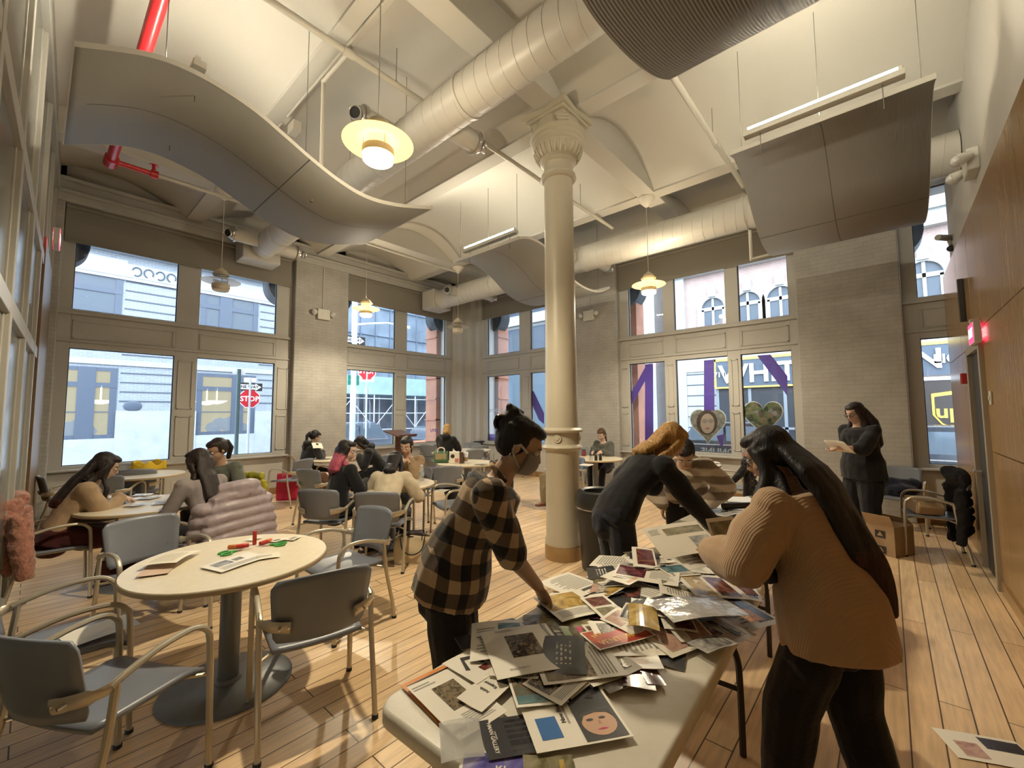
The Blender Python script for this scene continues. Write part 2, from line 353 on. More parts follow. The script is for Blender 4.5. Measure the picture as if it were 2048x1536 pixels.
# ---- glazed partition on the left ---------------------------------------
PT = Matrix.Translation((.085, Y0, 0)) @ Matrix.Rotation(math.radians(-2.4), 4, 'Z')     # local x points into the room, local y = 0 at the window wall
M_part = mat('partition_paint', (.40, .39, .35), .45)
pf = MB()
ys = [-.30, -1.55, -2.8, -4.05, -5.3, -6.55, -7.8, -9.05, -10.3]
for y in ys: pf.box(-.12, .012, y-.05, y+.05, 0, 5.2, 0, PT)
for z in (.10, 2.35, 3.45, 5.12): pf.box(-.12, .008 if z != 5.12 else .03, -10.4, -.25, z-.06, z+.06, 0, PT)
for i in range(len(ys)-1):
    for a in (ys[i]-.05, ys[i+1]+.08): pf.box(-.10, -.015, a-.03, a, .15, 5.07, 0, PT)
pt = struct(pf.build('wall_glass_partition', M_part, bevel=.004))
MB().box(-.035, -.025, -10.4, -.25, .05, 5.1, 0, PT).build('partition_glass', mat('dim_partition_glass', (.16, .16, .145), .18, spec=.6), pt)
pe = MB(); pe.box(-.15, .012, -.30, .0, 0, 6, 0, PT); pe.box(-.15, .02, -10.6, 0, 5.17, 6, 0, PT); struct(pe.build('wall_partition_end', M_brick))
struct(MB().box(-.02, .018, -2.3, -.36, 0, 3.72, 0, PT).build('trim_2', mat('tan_wood_panel', (.19, .115, .05), .4, noise=.1, nscale=4), bevel=.004))
# ---- ceiling: shallow vaults between beams -------------------------------
BX = [-.62, 1.80, 4.17, 6.65]; BY = [2.82, 7.80]; HW = .115
ce = MB()
def vault(xa, xb, rise=.42):
    def fn(u, v):
        x = xa+(xb-xa)*u; return (x, -1.2+(Y0+1.4)*v, ZS+.03+rise*(1-(2*u-1)**2))
    ce.grid(fn, 20, 1)
for i in range(len(BX)-1): vault(BX[i]+HW, BX[i+1]-HW)
vault(BX[-1]+HW, X0+.3, .30)
ce.box(-1.4, X0+.8, -1.4, Y0+.8, 6.0, 6.1)
struct(ce.build('ceiling', M_ceil))
bm_ = MB()
for x in BX: bm_.box(x-HW, x+HW, -1.2, Y0, ZS, 5.95)
struct(bm_.build('ceiling_beam', M_ceil, bevel=.008))
bm_ = MB()
for y in BY: bm_.box(-.62, X0, y-.14, y+.14, ZS+.004, 5.95)
struct(bm_.build('ceiling_cross_beam', M_ceil, bevel=.008))
# portals at the windows help daylight find its way in
def portal(S, a0, a1, z0, z1, k):
    li = bpy.data.lights.new('window_portal', 'AREA'); li.shape = 'RECTANGLE'; li.size = abs(a1-a0); li.size_y = z1-z0; li.cycles.is_portal = True
    o = bpy.data.objects.new('window_portal', li); COL.objects.link(o); o.location = S.P((a0+a1)/2, .3, (z0+z1)/2)
    o.rotation_euler = (math.radians(-90), 0, 0) if S.ax == 'Y' else (math.radians(-90), 0, math.radians(-90))
    return o
for i, (S, a0, a1) in enumerate(((L, .17, 3.62), (L, 4.8, 8.1), (R, 8.84, 5.6), (R, 4.47, 1.08), (R, -.22, -1.6))): portal(S, a0, a1, .8, 4.9, i)
# ================================================================ overhead: column, ducts, panels, lamps
M_col = mat('cream_column_paint', (.50, .455, .35), .38, noise=.04, nscale=2)
CX, CY = 4.07, 2.84
col = struct(thing('cast_iron_column', 'cream cast iron column with ornate capital in the middle of the room', 'column', (CX, CY, 0)))
col['kind'] = 'thing'
b = MB(); b.lathe([(.21, .0), (.21, .14), (.2, .155)], 40); b.build('base', mat('tan_wood_base', (.36, .22, .09), .4, noise=.12, nscale=6), col)
b = MB(); b.lathe([(.205, .155), (.205, .20), (.193, .23), (.192, 1.19), (.198, 1.20), (.225, 1.215), (.235, 1.235), (.225, 1.255), (.200, 1.27), (.196, 1.30), (.196, 1.38), (.202, 1.40), (.236, 1.41), (.242, 1.43), (.225, 1.45), (.192, 1.46), (.180, 2.5), (.170, 4.42)], 40); b.build('shaft', M_col, col)
for k in range(4):
    r = MB(); a = k*PI/2+.35; r.lathe([(.001, .018), (.022, .016), (.03, .006), (.045, .01), (.05, 0)], 12, M=xform((.2*math.cos(a), .2*math.sin(a), 1.34), a, 0, PI/2)); r.build('rosette', M_col, col)
b = MB(); b.lathe([(.17, 4.40), (.20, 4.41), (.215, 4.43), (.20, 4.45), (.205, 4.47), (.18, 4.485), (.172, 4.50), (.172, 4.60), (.20, 4.615), (.215, 4.63), (.20, 4.65), (.225, 4.67), (.27, 4.72), (.285, 4.78), (.285, 4.80), (.30, 4.81), (.30, 4.85), (.315, 4.86), (.315, 4.90), (.34, 4.92), (.335, 4.95), (.29, 4.96), (.26, 5.1), (.26, 5.12)], 48); b.build('capital', M_col, col)
for k in range(26):
    a = 2*PI*k/26; r = MB(); r.tube([(.232*math.cos(a), .232*math.sin(a), 4.66), (.268*math.cos(a), .268*math.sin(a), 4.71), (.288*math.cos(a), .288*math.sin(a), 4.775)], [.01, .014, .012], 6); 
    if k == 0: egg = r
    else: egg.add(r)
egg.build('egg_band', M_col, col)
ab = MB()
for k in range(4):
    a = PI/4+k*PI/2
    ab.add(MB().prism([(-.055, 0), (.055, 0), (.075, .11), (-.075, .11)], -.05, .05), xform((.235*math.cos(a), .235*math.sin(a), 4.95), a, PI/2, 0).normalized() if False else Matrix.Translation((.265*math.cos(a), .265*math.sin(a), 4.95)) @ Matrix.Rotation(a+PI/2, 4, 'Z') @ Matrix.Rotation(PI/2, 4, 'X'))
    for j in range(3): ab.add(MB().box(-.075, .075, .05, .062, .02+j*.04, .03+j*.04), Matrix.Translation((.265*math.cos(a), .265*math.sin(a), 4.95)) @ Matrix.Rotation(a-PI/2, 4, 'Z'))
ab.box(-.24, .24, -.24, .24, 5.06, 5.10); ab.box(-.27, .27, -.27, .27, 5.10, 5.14)
def star(r0, r1): return [((r0 if i % 2 else r1)*math.cos(PI/4+i*PI/4), (r0 if i % 2 else r1)*math.sin(PI/4+i*PI/4)) for i in range(8)]
ab.prism(star(.27, .44), 5.14, 5.21)
ab.build('abacus', M_col, col, bevel=.006)
# ---- spiral ducts --------------------------------------------------------
M_duct = mat('duct_white_paint', (.52, .50, .45), .4)
M_alu = mat('spun_aluminium', (.55, .53, .50), .3, .9)
M_darkin = mat('duct_inside', (.02, .02, .02), .9)
def duct(name, label, x, z, r, y0, y1, seams):
    t = thing(name, label, 'duct', (x, 0, z))
    b = MB(); b.lathe([(r, 0), (r, y1-y0)], 36, M=Matrix.Translation((0, y0, 0)) @ Matrix.Rotation(-PI/2, 4, 'X')); b.build('duct_tube', M_duct, t)
    s = MB(); yy = y0+.05; pitch = .16
    P = []; k = 0; N = 20
    while yy+pitch*k/N < y1-.02:
        a = 2*PI*k/N; P.append(((r+.001)*math.cos(a), yy+pitch*k/N, (r+.001)*math.sin(a))); k += 1
    s.tube(P, .0045, 4); s.build('spiral_seam', M_duct, t)
    for q in seams: c = MB(); c.lathe([(r, -.02), (r+.012, -.02), (r+.012, .02), (r, .02)], 36, M=Matrix.Translation((0, q, 0)) @ Matrix.Rotation(-PI/2, 4, 'X'), close=True); c.build('coupling', M_duct, t)
    return t
def nozzle(t, y, side, r, L=.34, nr=.12, tilt=.35, dz=0):
    """short branch with a spun aluminium eyeball diffuser"""
    d = Vector((side, 0, dz)).normalized(); p0 = Vector((0, y, 0))+d*(r*.6); p1 = Vector((0, y, 0))+d*(r+L)
    b = MB(); b.tube([p0, p1], nr, 24); br = b.build('branch', M_duct, t)
    b = MB(); b.tube([p1-d*.02, p1+d*.02], nr+.02, 24); b.build('collar', M_alu, t)
    b = MB(); b.ball(p1+d*.015, nr*.95, 20); nz = b.build('eyeball_diffuser', M_alu, t)
    q = (d+Vector((0, -.7*1, -tilt))).normalized(); c = p1+d*.015
    b = MB(); b.tube([c+q*nr*.7, c+q*nr*1.25], nr*.55, 18, cap=False); b.build('nozzle_rim', M_alu, nz, solid=.006)
    b = MB(); b.tube([c+q*nr*.9, c+q*nr*1.1], nr*.53, 18); b.build('nozzle_mouth', M_darkin, nz)
D1X, D1Z, D1R = 2.79, 4.86, .215
d1 = duct('spiral_air_duct', 'large white spiral air duct crossing the ceiling in front of the column', D1X, D1Z, D1R, -.75, 8.95, (1.2, 3.05, 6.3, 8.0))
for y, sd in ((4.15, -1), (3.55, 1), (8.6, -1), (8.7, 1)): nozzle(d1, y, sd, D1R)
b = MB(); b.box(-.33, .33, 8.9, 9.36, -.27, .27); b.build('end_box', M_duct, d1, bevel=.02)
D2X, D2Z, D2R = 7.18, 4.71, .25
d2 = duct('spiral_air_duct', 'white spiral air duct running along the right-hand window wall', D2X, D2Z, D2R, -.78, 8.9, (1.5, 4.4, 6.9))
for y, sd in ((4.55, -1), (8.05, -1), (4.3, 1), (7.7, 1)): nozzle(d2, y, sd, D2R, L=.2 if sd < 0 else .45)
b = MB(); b.box(-.3, .3, 8.85, 9.36, -.26, .24); b.build('end_box', M_duct, d2, bevel=.02)
# ---- curved perforated ceiling panels with strip lights --------------------
M_panel = mat('perforated_panel', (.29, .287, .27), .6, spec=.2)
n, l, bs = nodes(M_panel); tc = n.new('ShaderNodeTexCoord'); wv = n.new('ShaderNodeTexWave'); wv.bands_direction = 'Y'; wv.inputs['Scale'].default_value = 28; wv.inputs['Distortion'].default_value = 0
l.new(tc.outputs['Object'], wv.inputs['Vector']); bp = n.new('ShaderNodeBump'); bp.inputs['Strength'].default_value = .25; bp.inputs['Distance'].default_value = .006
l.new(wv.outputs[0], bp.inputs['Height']); l.new(bp.outputs[0], bs.inputs['Normal'])
M_ribbed_shaded = mat('shaded_ribbed_panel', (.15, .13, .10), .6, spec=.2)  # dim underside of the nearest panel put into a darker base colour
n, l, bs = nodes(M_ribbed_shaded); tc = n.new('ShaderNodeTexCoord'); wv = n.new('ShaderNodeTexWave'); wv.bands_direction = 'Y'; wv.inputs['Scale'].default_value = 17; wv.inputs['Distortion'].default_value = 0
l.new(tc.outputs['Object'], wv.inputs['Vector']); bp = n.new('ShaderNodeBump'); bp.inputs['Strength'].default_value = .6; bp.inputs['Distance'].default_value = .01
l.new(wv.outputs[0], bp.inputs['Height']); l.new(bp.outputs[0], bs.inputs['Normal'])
M_panedge = mat('panel_edge_angle', (.58, .56, .50), .4)
M_wire = mat('hanger_wire', (.20, .19, .17), .4, .5)
M_tube = emitter('fluorescent_tube', (1.0, .90, .69), 95.0)
def spline(P, n):
    out = []
    for i in range(len(P)-1):
        p0, p1, p2, p3 = P[max(i-1, 0)], P[i], P[i+1], P[min(i+2, len(P)-1)]
        for k in range(n):
            t = k/n; out.append(tuple(.5*((2*b)+(-a+c)*t+(2*a-5*b+4*c-d)*t*t+(-a+3*b-3*c+d)*t*t*t) for a, b, c, d in zip(p0, p1, p2, p3)))
    out.append(tuple(P[-1])); return out
def wave_panel(label, prof, y0, y1, lamps, wires, seams=True, joint=None, sheet=None):
    prof = spline(prof, 6); xc, zc = prof[len(prof)//2]
    t = thing('wave_acoustic_panel', label, 'panel', (xc, (y0+y1)/2, zc))
    hy = (y1-y0)/2; Q = [(x-xc, z-zc) for x, z in prof]
    b = MB(); b.grid(lambda u, v: (Q[round(u*(len(Q)-1))][0], -hy+2*hy*v, Q[round(u*(len(Q)-1))][1]), len(Q)-1, 1); b.build('panel_sheet', sheet or M_panel, t, solid=.006)
    for s in (-1, 1):
        b = MB()
        for i in range(len(Q)-1):
            (xa, za), (xb, zb) = Q[i], Q[i+1]
            b.quad((xa, s*hy, za-.004), (xb, s*hy, zb-.004), (xb, s*hy, zb+.035), (xa, s*hy, za+.035))
        b.build('edge_angle', M_panedge, t, solid=.004)
    for e in (0, -1): b = MB(); b.box(Q[e][0]-.004, Q[e][0]+.004, -hy, hy, Q[e][1]-.004, Q[e][1]+.045); b.build('edge_angle', M_panedge, t)
    if seams:
        b = MB()
        for i in range(2, len(Q)-2): 
            (xa, za), (xb, zb) = Q[i], Q[i+1]
            b.quad((xa, -.004, za-.0045), (xb, -.004, zb-.0045), (xb, .004, zb-.0045), (xa, .004, za-.0045))
        k = joint or len(Q)//2; b.box(Q[k][0]-.004, Q[k][0]+.004, -hy, hy, Q[k][1]-.006, Q[k][1]-.004); b.build('panel_joint', mat('joint_shadow_line', (.10, .10, .09), .8), t)
    for q in wires:
        i = min(range(len(Q)), key=lambda j: abs(Q[j][0]-(q[0]-xc))); b = MB()
        top = 5.6 if abs(q[0]-BX[1]) > .3 else 5.3
        x, z = Q[i]; b.tube([(x, q[1]-(y0+y1)/2, z), (x, q[1]-(y0+y1)/2, ZS+.28-zc)], .0035, 5); b.build('hanger_wire', M_wire, t)
    for x, ya, yb, z, vis in lamps:
        lt = thing('strip_light', vis, 'light fixture', (x, (ya+yb)/2, z)); h = (yb-ya)/2
        b = MB(); b.box(-.045, .045, -h-.03, h+.03, -.06, -.005); b.build('lamp_housing', M_panedge, lt, bevel=.004)
        b = MB(); b.tube([(-.012, -h, .016), (-.012, h, .016)], .017, 12); b.build('fluorescent_tube', M_tube, lt)
        for s in (-1, 1): b = MB(); b.box(-.03, .005, s*h-.012, s*h+.012, -.01, .03); b.build('tube_socket', M_panedge, lt)
        for s in (-1, 1): b = MB(); b.tube([(0, s*h*.8, -.06), (0, s*h*.8, -.28)], .004, 5); b.build('lamp_bracket', M_wire, lt)
    return t
wave_panel('big S-curved grey ceiling panel at the upper left', [(.06, 4.03), (.43, 4.2), (.73, 4.235), (1.07, 4.175), (1.35, 4.06), (1.57, 3.96), (1.86, 3.855), (2.15, 3.81), (2.5, 3.86), (2.96, 4.0)], 3.85, 5.36,
    [(.75, 4.0, 5.2, 4.46, 'strip light lying on top of the S-curved panel at upper left')], [(.55, 3.95), (2.7, 3.95), (.55, 5.25), (2.7, 5.25), (1.55, 3.95)], joint=30)
wave_panel('S-curved grey ceiling panel half hidden behind the column', [(4.93, 4.36), (5.2, 4.44), (5.55, 4.43), (5.92, 4.3), (6.29, 4.1), (6.7, 4.0), (7.1, 3.99), (7.45, 4.05), (7.81, 4.2)], 4.2, 5.75,
    [(5.02, 4.36, 5.56, 4.58, 'fluorescent strip light above the panel behind the column')], [(5.0, 4.3), (5.0, 5.65), (5.02, 4.95), (7.5, 4.3), (7.5, 5.65)], joint=30)
wave_panel('S-curved grey ceiling panel hanging at the right near the wood wall', [(4.75, 4.33), (4.95, 4.38), (5.18, 4.33), (5.53, 4.15), (5.82, 3.95), (6.21, 3.81), (6.6, 3.79), (7.0, 3.88), (7.4, 4.03)], -.43, 1.12,
    [(4.72, -.22, .94, 4.49, 'long bright fluorescent tube on the right-hand ceiling panel')], [(4.83, 1.02), (4.83, .35), (4.83, -.35), (7.1, 1.02), (7.1, -.35)], joint=28)
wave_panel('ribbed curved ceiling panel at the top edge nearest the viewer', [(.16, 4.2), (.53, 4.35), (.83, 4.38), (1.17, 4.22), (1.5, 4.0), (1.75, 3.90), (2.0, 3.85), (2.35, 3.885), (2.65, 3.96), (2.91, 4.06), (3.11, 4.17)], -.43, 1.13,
    [(2.86, -.25, .92, 4.36, 'strip light on top of the ribbed panel nearest the viewer')], [(.6, 1.0), (2.9, 1.0)], sheet=M_ribbed_shaded)
# ---- pendant lamps ---------------------------------------------------------
M_gshade = mat('frosted_lamp_glass', (.85, .80, .70), .25, spec=.6)
n, l, bs = nodes(M_gshade); bs.inputs['Transmission Weight'].default_value = .0; bs.inputs['Alpha'].default_value = .55
M_lampmetal = mat('cream_lamp_metal', (.62, .56, .42), .35)
M_amber = mat('smoked_lamp_glass', (.45, .36, .2), .15, alpha=.45)
M_hot = emitter('lit_lamp_glass', (1.0, .76, .36), 11.0)
M_hot2 = mat('glowing_lamp_disc', (.9, .72, .4), .35, emit=(1.0, .66, .24), estr=.9)
def pendant(x, y, lit, label, zc=3.74):
    t = thing('pendant_lamp', label, 'lamp', (x, y, zc))
    b = MB(); b.lathe([(.001, ZS-zc-.16), (.02, ZS-zc-.155), (.135, ZS-zc-.03), (.14, ZS-zc-.002), (.001, ZS-zc-.001)], 28); b.build('ceiling_canopy', mat('canopy_white', (.72, .68, .60), .4), t)
    b = MB(); b.tube([(0, 0, .2), (0, 0, ZS-zc-.15)], .005, 6); b.build('cord', mat('lamp_cord', (.55, .52, .44), .5), t)
    b = MB(); b.lathe([(.001, .215), (.02, .213), (.03, .20), (.075, .165), (.085, .14), (.098, .13), (.098, .12), (.085, .118)], 28); b.build('cap', M_lampmetal, t)
    b = MB(); b.lathe([(.11, .088), (.12, .095), (.12, .105), (.11, .11)], 28, close=True); b.build('upper_ring', M_lampmetal, t)
    b = MB(); b.lathe([(.088, .03), (.2, .012), (.265, -.006), (.268, -.012), (.2, .004), (.088, .022)], 40, close=True); b.build('glass_disc', M_hot2 if lit else M_gshade, t)
    b = MB(); b.lathe([(.085, -.10), (.09, .0), (.088, .12)], 28, close=True); b.build('glass_cylinder', M_hot2 if lit else M_amber, t)
    b = MB(); b.lathe([(.118, -.06), (.122, -.06), (.122, -.115), (.118, -.115)], 32, close=True); b.build('lower_ring', M_lampmetal, t)
    b = MB(); b.lathe([(.112, -.115), (.114, -.15), (.10, -.162), (.05, -.168), (.001, -.168)], 32); b.build('bulb_glass', M_hot if lit else mat('unlit_opal', (.7, .62, .45), .3), t)
    for k in range(3):
        a = 2*PI*k/3+.4; b = MB(); b.tube([(.1*math.cos(a), .1*math.sin(a), .12), (.12*math.cos(a), .12*math.sin(a), -.08)], .003, 5); b.build('stay_rod', M_wire, t)
    if lit:
        li = bpy.data.lights.new('pendant_bulb', 'SPOT'); li.spot_size = math.radians(165); li.spot_blend = .6; li.energy = 165; li.color = LAMP_WARM; li.shadow_soft_size = .05
        o = bpy.data.objects.new('pendant_bulb', li); COL.objects.link(o); o.parent = t; o.location = (0, 0, -.22)
        li = bpy.data.lights.new('pendant_uplight', 'POINT'); li.energy = 25; li.color = LAMP_WARM; li.shadow_soft_size = .04
        o = bpy.data.objects.new('pendant_uplight', li); COL.objects.link(o); o.parent = t; o.location = (.15, 0, .16)
def below(px, X, Y):     # keep the lamp on its ceiling grid but match the photographed bearing
    d = at(px, 560, 2, 3.74); k = (X*X+Y*Y)**.5/(d.x**2+d.y**2)**.5; return d.x*k, d.y*k
pendant(*below(752, 1.8, 2.8), True, 'lit pendant lamp with a broad glass disc, largest and nearest one')
pendant(*below(442, 1.8, 7.8), False, 'unlit pendant lamp in front of the leftmost window')
pendant(*below(733, 4.17, 7.8), True, 'lit pendant lamp in front of the window with the street light')
pendant(*below(916, 6.65, 7.8), False, 'unlit glass pendant lamp hanging in the room corner')
pendant(*below(1297, 6.65, 2.85), True, 'lit pendant lamp right of the column before the purple-lettered window')
# ================================================================ outside the windows
GZ = -.30
M_street = mat('asphalt', (.22, .23, .24), .8, noise=.2, nscale=1.5)
M_walk = mat('pale_pavement', (.30, .305, .31), .8, noise=.08, nscale=2)
struct(MB().box(-40, 80, -40, 80, GZ-.3, GZ-.12).build('street_ground', M_street))
sw = MB(); sw.box(-20, 12.2, 10.07, 13.2, GZ-.12, GZ); sw.box(9.2, 12.2, -20, 10.07, GZ-.12, GZ); sw.box(-20, 9.6, 19.6, 26, GZ-.12, GZ); sw.box(17.6, 26, -20, 12.5, GZ-.12, GZ)
struct(sw.build('street_pavement', M_walk))
M_stone = mat('pale_limestone', (.30, .315, .33), .8, noise=.08, nscale=2)
M_band = brickmat('pale_brick_bands', (.215, .235, .262), (.19, .21, .24), (.30, .315, .33), .24, .07, .01, 0, .8, .06)
M_navy = mat('navy_window_frame', (.055, .07, .10), .5)
M_groove = mat('deep_joint', (.07, .08, .10), .9)
M_lit = mat('lit_office_pane', (.10, .09, .065), .5, spec=.1, emit=(1.0, .82, .48), estr=.20)
M_skyp = mat('sky_reflecting_pane', (.085, .10, .12), .45, spec=.25)
M_lampbowl = emitter('lit_bowl_lamp', (1.0, .88, .45), 1.6)
def ynx(px, py, Y): p = at(px, py, 1, Y); return p.x, p.z
# ---- the bank-like building across the left street, facade at y = 22 ----
FY = 22.0
fa = thing('stone_building', 'pale brick and stone building across the street seen through the leftmost window', 'building', (0, FY, GZ))
FM = Matrix.Translation(-Vector(fa.location))
def fbox(name, m, boxes, par, bev=0):
    b = MB()
    for q in boxes: b.box(*q, 0, FM)
    return b.build(name, m, par, bevel=bev)
WA = (ynx(100, 740, FY)[0], ynx(236, 740, FY)[0]); WB = (ynx(395, 740, FY)[0], ynx(512, 740, FY)[0]); XE = ynx(546, 800, FY)[0]
zt, zb = ynx(238, 737, FY)[1], ynx(236, 876, FY)[1]
ut, ub = ynx(240, 548, FY)[1], ynx(240, 672, FY)[1]
zbase = ynx(290, 822, FY)[1]; zfr0, zfr1 = ynx(300, 563, FY)[1], ynx(300, 537, FY)[1]
fbox('facade_wall', M_band, [(-14, XE, FY, FY+6, GZ, 14)], fa)
fbox('stone_base', M_stone, [(-14, WA[0], FY-.14, FY, GZ, zbase), (WA[1], WB[0], FY-.14, FY, GZ, zbase), (WB[1], XE+.1, FY-.14, FY, GZ, zbase), (WA[0], WA[1], FY-.12, FY, GZ, zb), (WB[0], WB[1], FY-.12, FY, GZ, zb)], fa)
js = MB(); z = zbase+.35
while z < zfr0-.1:
    for a, c in ((WA[1]+.08, WB[0]-.08), (WB[1]+.1, XE)): js.box(a, c, FY-.015, FY, z, z+.05, 0, FM)
    z += .36
js.build('band_joint', M_groove, fa)
fbox('window_head_course', M_stone, [(WA[0]-3, XE, FY-.06, FY, zt+.12, zt+.32), (WA[0]-3, XE, FY-.08, FY, zfr0-.12, zfr0+.02)], fa)
fr = MB(); fr.box(WA[0]-3, WA[1]+.1, FY-.10, FY, zfr0, zfr1+.1, 0, FM); fr.box(WA[1]+.1, WB[0], FY-.10, FY, zfr0, zfr1, 0, FM); fr.box(WB[0], XE, FY-.10, FY, zfr0, zfr1+.1, 0, FM); fr.build('frieze', M_stone, fa)
orn = MB(); k = 0; x = WA[1]+.25
while x < WB[0]-.4:
    c = (x+.12-0, FY-.11, (zfr0+zfr1)/2)
    orn.tube([FM @ (Vector(c)+Vector((.14*math.cos(a), 0, .17*math.sin(a)))) for a in [j*.45-(.5 if k % 2 else 2.1) for j in range(12)]], .03, 5); x += .36; k += 1
orn.build('scroll_ornament', M_groove, fa)
fbox('cornice', M_stone, [(-14, XE+.4, FY-.35, FY, zfr1+.35, zfr1+.75), (-14, XE+.6, FY-.6, FY, zfr1+.75, zfr1+1.1)], fa)
dn = MB(); x = -6
while x < XE: dn.box(x, x+.16, FY-.5, FY, zfr1+.55, zfr1+.75, 0, FM); x += .32
dn.build('dentil_row', M_stone, fa)
def fwin(x0, x1, z0, z1, lit, rail, mull, lamps=()):
    b = MB(); b.box(x0, x1, FY-.03, FY-.0, z0, z0+.14, 0, FM); b.box(x0, x1, FY-.03, FY, z1-.14, z1, 0, FM)
    for e in (x0, x1-.2): b.box(e, e+.2, FY-.034, FY-.002, z0+.001, z1-.001, 0, FM)
    for q in mull: b.box(q-.24, q+.24, FY-.05, FY, z0, z1, 0, FM)
    if rail: b.box(x0, x1, FY-.045, FY, rail-.09, rail+.09, 0, FM)
    b.box(x0+.1, x1-.1, FY-.032, FY-.005, (z0+(rail or z1))/2-.03, (z0+(rail or z1))/2+.01, 0, FM)
    f = b.build('window', M_navy, fa)
    g = MB(); g.box(x0+.1, x1-.1, FY-.012, FY-.004, z0+.1, z1-.1, 0, FM); g.build('pane', M_lit if lit else M_skyp, f)
    if lit:
        s = MB()
        for j in range(7):
            x = x0+.5+random.random()*(x1-x0-1); s.ball(FM @ Vector((x, FY-.016, z0+.25+random.random()*.3)), (.3, .003, .25), 8)
        s.build('desk_silhouette', mat('dim_interior', (.12, .13, .14), .9), f)
        for q in lamps:
            s = MB(); s.grid(lambda u, v: FM @ Vector((q[0]+.42*(2*u-1), FY-.018, q[1]+.16*v*((2*u-1)**2)-.16*v)), 12, 2); s.tube([FM @ Vector((q[0], FY-.018, q[1])), FM @ Vector((q[0], FY-.018, q[1]+.55))], .03, 5); s.build('bowl_lamp', M_lampbowl, f)
railz = ynx(200, 770, FY)[1]
fwin(WA[0], WA[1], zb, zt, True, railz, ((WA[0]+WA[1])/2+.05,), [ynx(201, 800, FY)])
fwin(WB[0], WB[1], zb, zt, True, railz, (WB[0]+.68*(WB[1]-WB[0]),), [ynx(413, 803, FY), ynx(433, 801, FY)])
fwin(WA[0], WA[1], ub, ut, False, (ut*.7+ub*.3), ()); fwin(WB[0], WB[1], ub, ut, False, (ut*.7+ub*.3), (WB[0]+.42*(WB[1]-WB[0]),))
b = MB(); px_, pz_ = ynx(265, 812, FY); b.ball(FM @ Vector((px_, FY-.03, pz_)), (.28, .03, .2), 16); b.build('oval_plaque', M_navy, fa)
# ---- building wrapped in scaffolding beyond the crossing --------------------
SY = 25.0
sb = thing('scaffolded_building', 'building wrapped in grey scaffold netting behind the crossing', 'building', (16, SY, GZ))
SM = Matrix.Translation(-Vector(sb.location))
M_net = mat('grey_scaffold_net', (.13, .16, .20), .85, noise=.3, nscale=.8)
b = MB(); b.box(10.5, 30, SY+.6, SY+.8, 3.9, 20, 0, SM); b.build('netting', M_net, sb)
b = MB(); x = 10.6
while x < 30: b.box(x, x+.05, SY+.5, SY+.62, 3.9, 20, 0, SM); x += 1.1
z = 5.0
while z < 20: b.box(10.5, 30, SY+.5, SY+.62, z, z+.04, 0, SM); z += 1.9
b.build('net_batten', mat('net_seam', (.12, .15, .2), .8), sb)
b = MB(); b.box(10.5, 30, SY-1.6, SY+.5, 2.85, 3.95, 0, SM); b.build('shed_hoarding', mat('blue_green_hoarding', (.22, .32, .34), .7, noise=.15, nscale=1.2), sb)
b = MB(); b.box(10.5, 30, SY+.9, SY+1.0, GZ, 3, 0, SM); b.build('shop_front', mat('dim_shop_front', (.10, .11, .14), .5, noise=.5, nscale=1.0), sb)
M_pipe = mat('pale_scaffold_pipe', (.45, .48, .51), .5)
b = MB(); x = 10.8; k = 0
while x < 26:
    for y in (SY-1.5, SY+.4): b.tube([SM @ Vector((x, y, GZ)), SM @ Vector((x, y, 2.9))], .045, 6)
    for z in (.7, 1.7, 2.6): b.tube([SM @ Vector((x, SY-1.5, z)), SM @ Vector((x+1.5, SY-1.5, z))], .03, 5)
    b.tube([SM @ Vector((x, SY-1.5, 2.5 if k % 2 else .8)), SM @ Vector((x+1.5, SY-1.5, .8 if k % 2 else 2.5))], .025, 5); x += 1.5; k += 1
b.build('scaffold_frame', M_pipe, sb)
# ---- buildings across the right-hand street ---------------------------------
RX = 21.0
def xny(px, py): p = at(px, py, 0, RX); return p.y, p.z
M_rbrick = brickmat('faded_red_brick', (.40, .26, .22), (.36, .235, .20), (.42, .35, .32), .22, .07, .012, 0, .85, .1)
M_lime = mat('bright_limestone', (.37, .365, .35), .8, noise=.06, nscale=2)
ab = thing('arched_window_building', 'red brick and limestone building with arched windows across the right street', 'building', (RX, 4, GZ))
AM = Matrix.Translation(-Vector(ab.location))
yL = xny(1350, 600)[0]
b = MB(); b.box(RX, RX+8, -14, yL, GZ, 16, 0, AM); b.build('brick_wall', M_rbrick, ab)
zc = xny(1450, 600)[1]
zsp = xny(1430, 640)[1]; zbelt = xny(1440, 690)[1]; zcor = xny(1420, 548)[1]
b = MB(); b.box(RX-.2, RX, -14, yL, zbelt-1.2, zbelt+.25, 0, AM); b.box(RX-.35, RX, -14, yL, zcor, zcor+.9, 0, AM); b.box(RX-.5, RX, -14, yL, zcor+.55, zcor+.9, 0, AM)
b.box(RX-.16, RX, yL-2.2, yL-.003, GZ, zbelt-1.21, 0, AM); b.box(RX-.21, RX-.002, yL-.5, yL+.01, GZ, 15.9, 0, AM); b.build('stone_course', M_lime, ab)
b = MB(); z = .4
while z < zbelt-1.2: b.box(RX-.165, RX-.15, yL-2.2, yL, z, z+.05, 0, AM); z += .5
b.build('rusticated_joint', M_groove, ab)
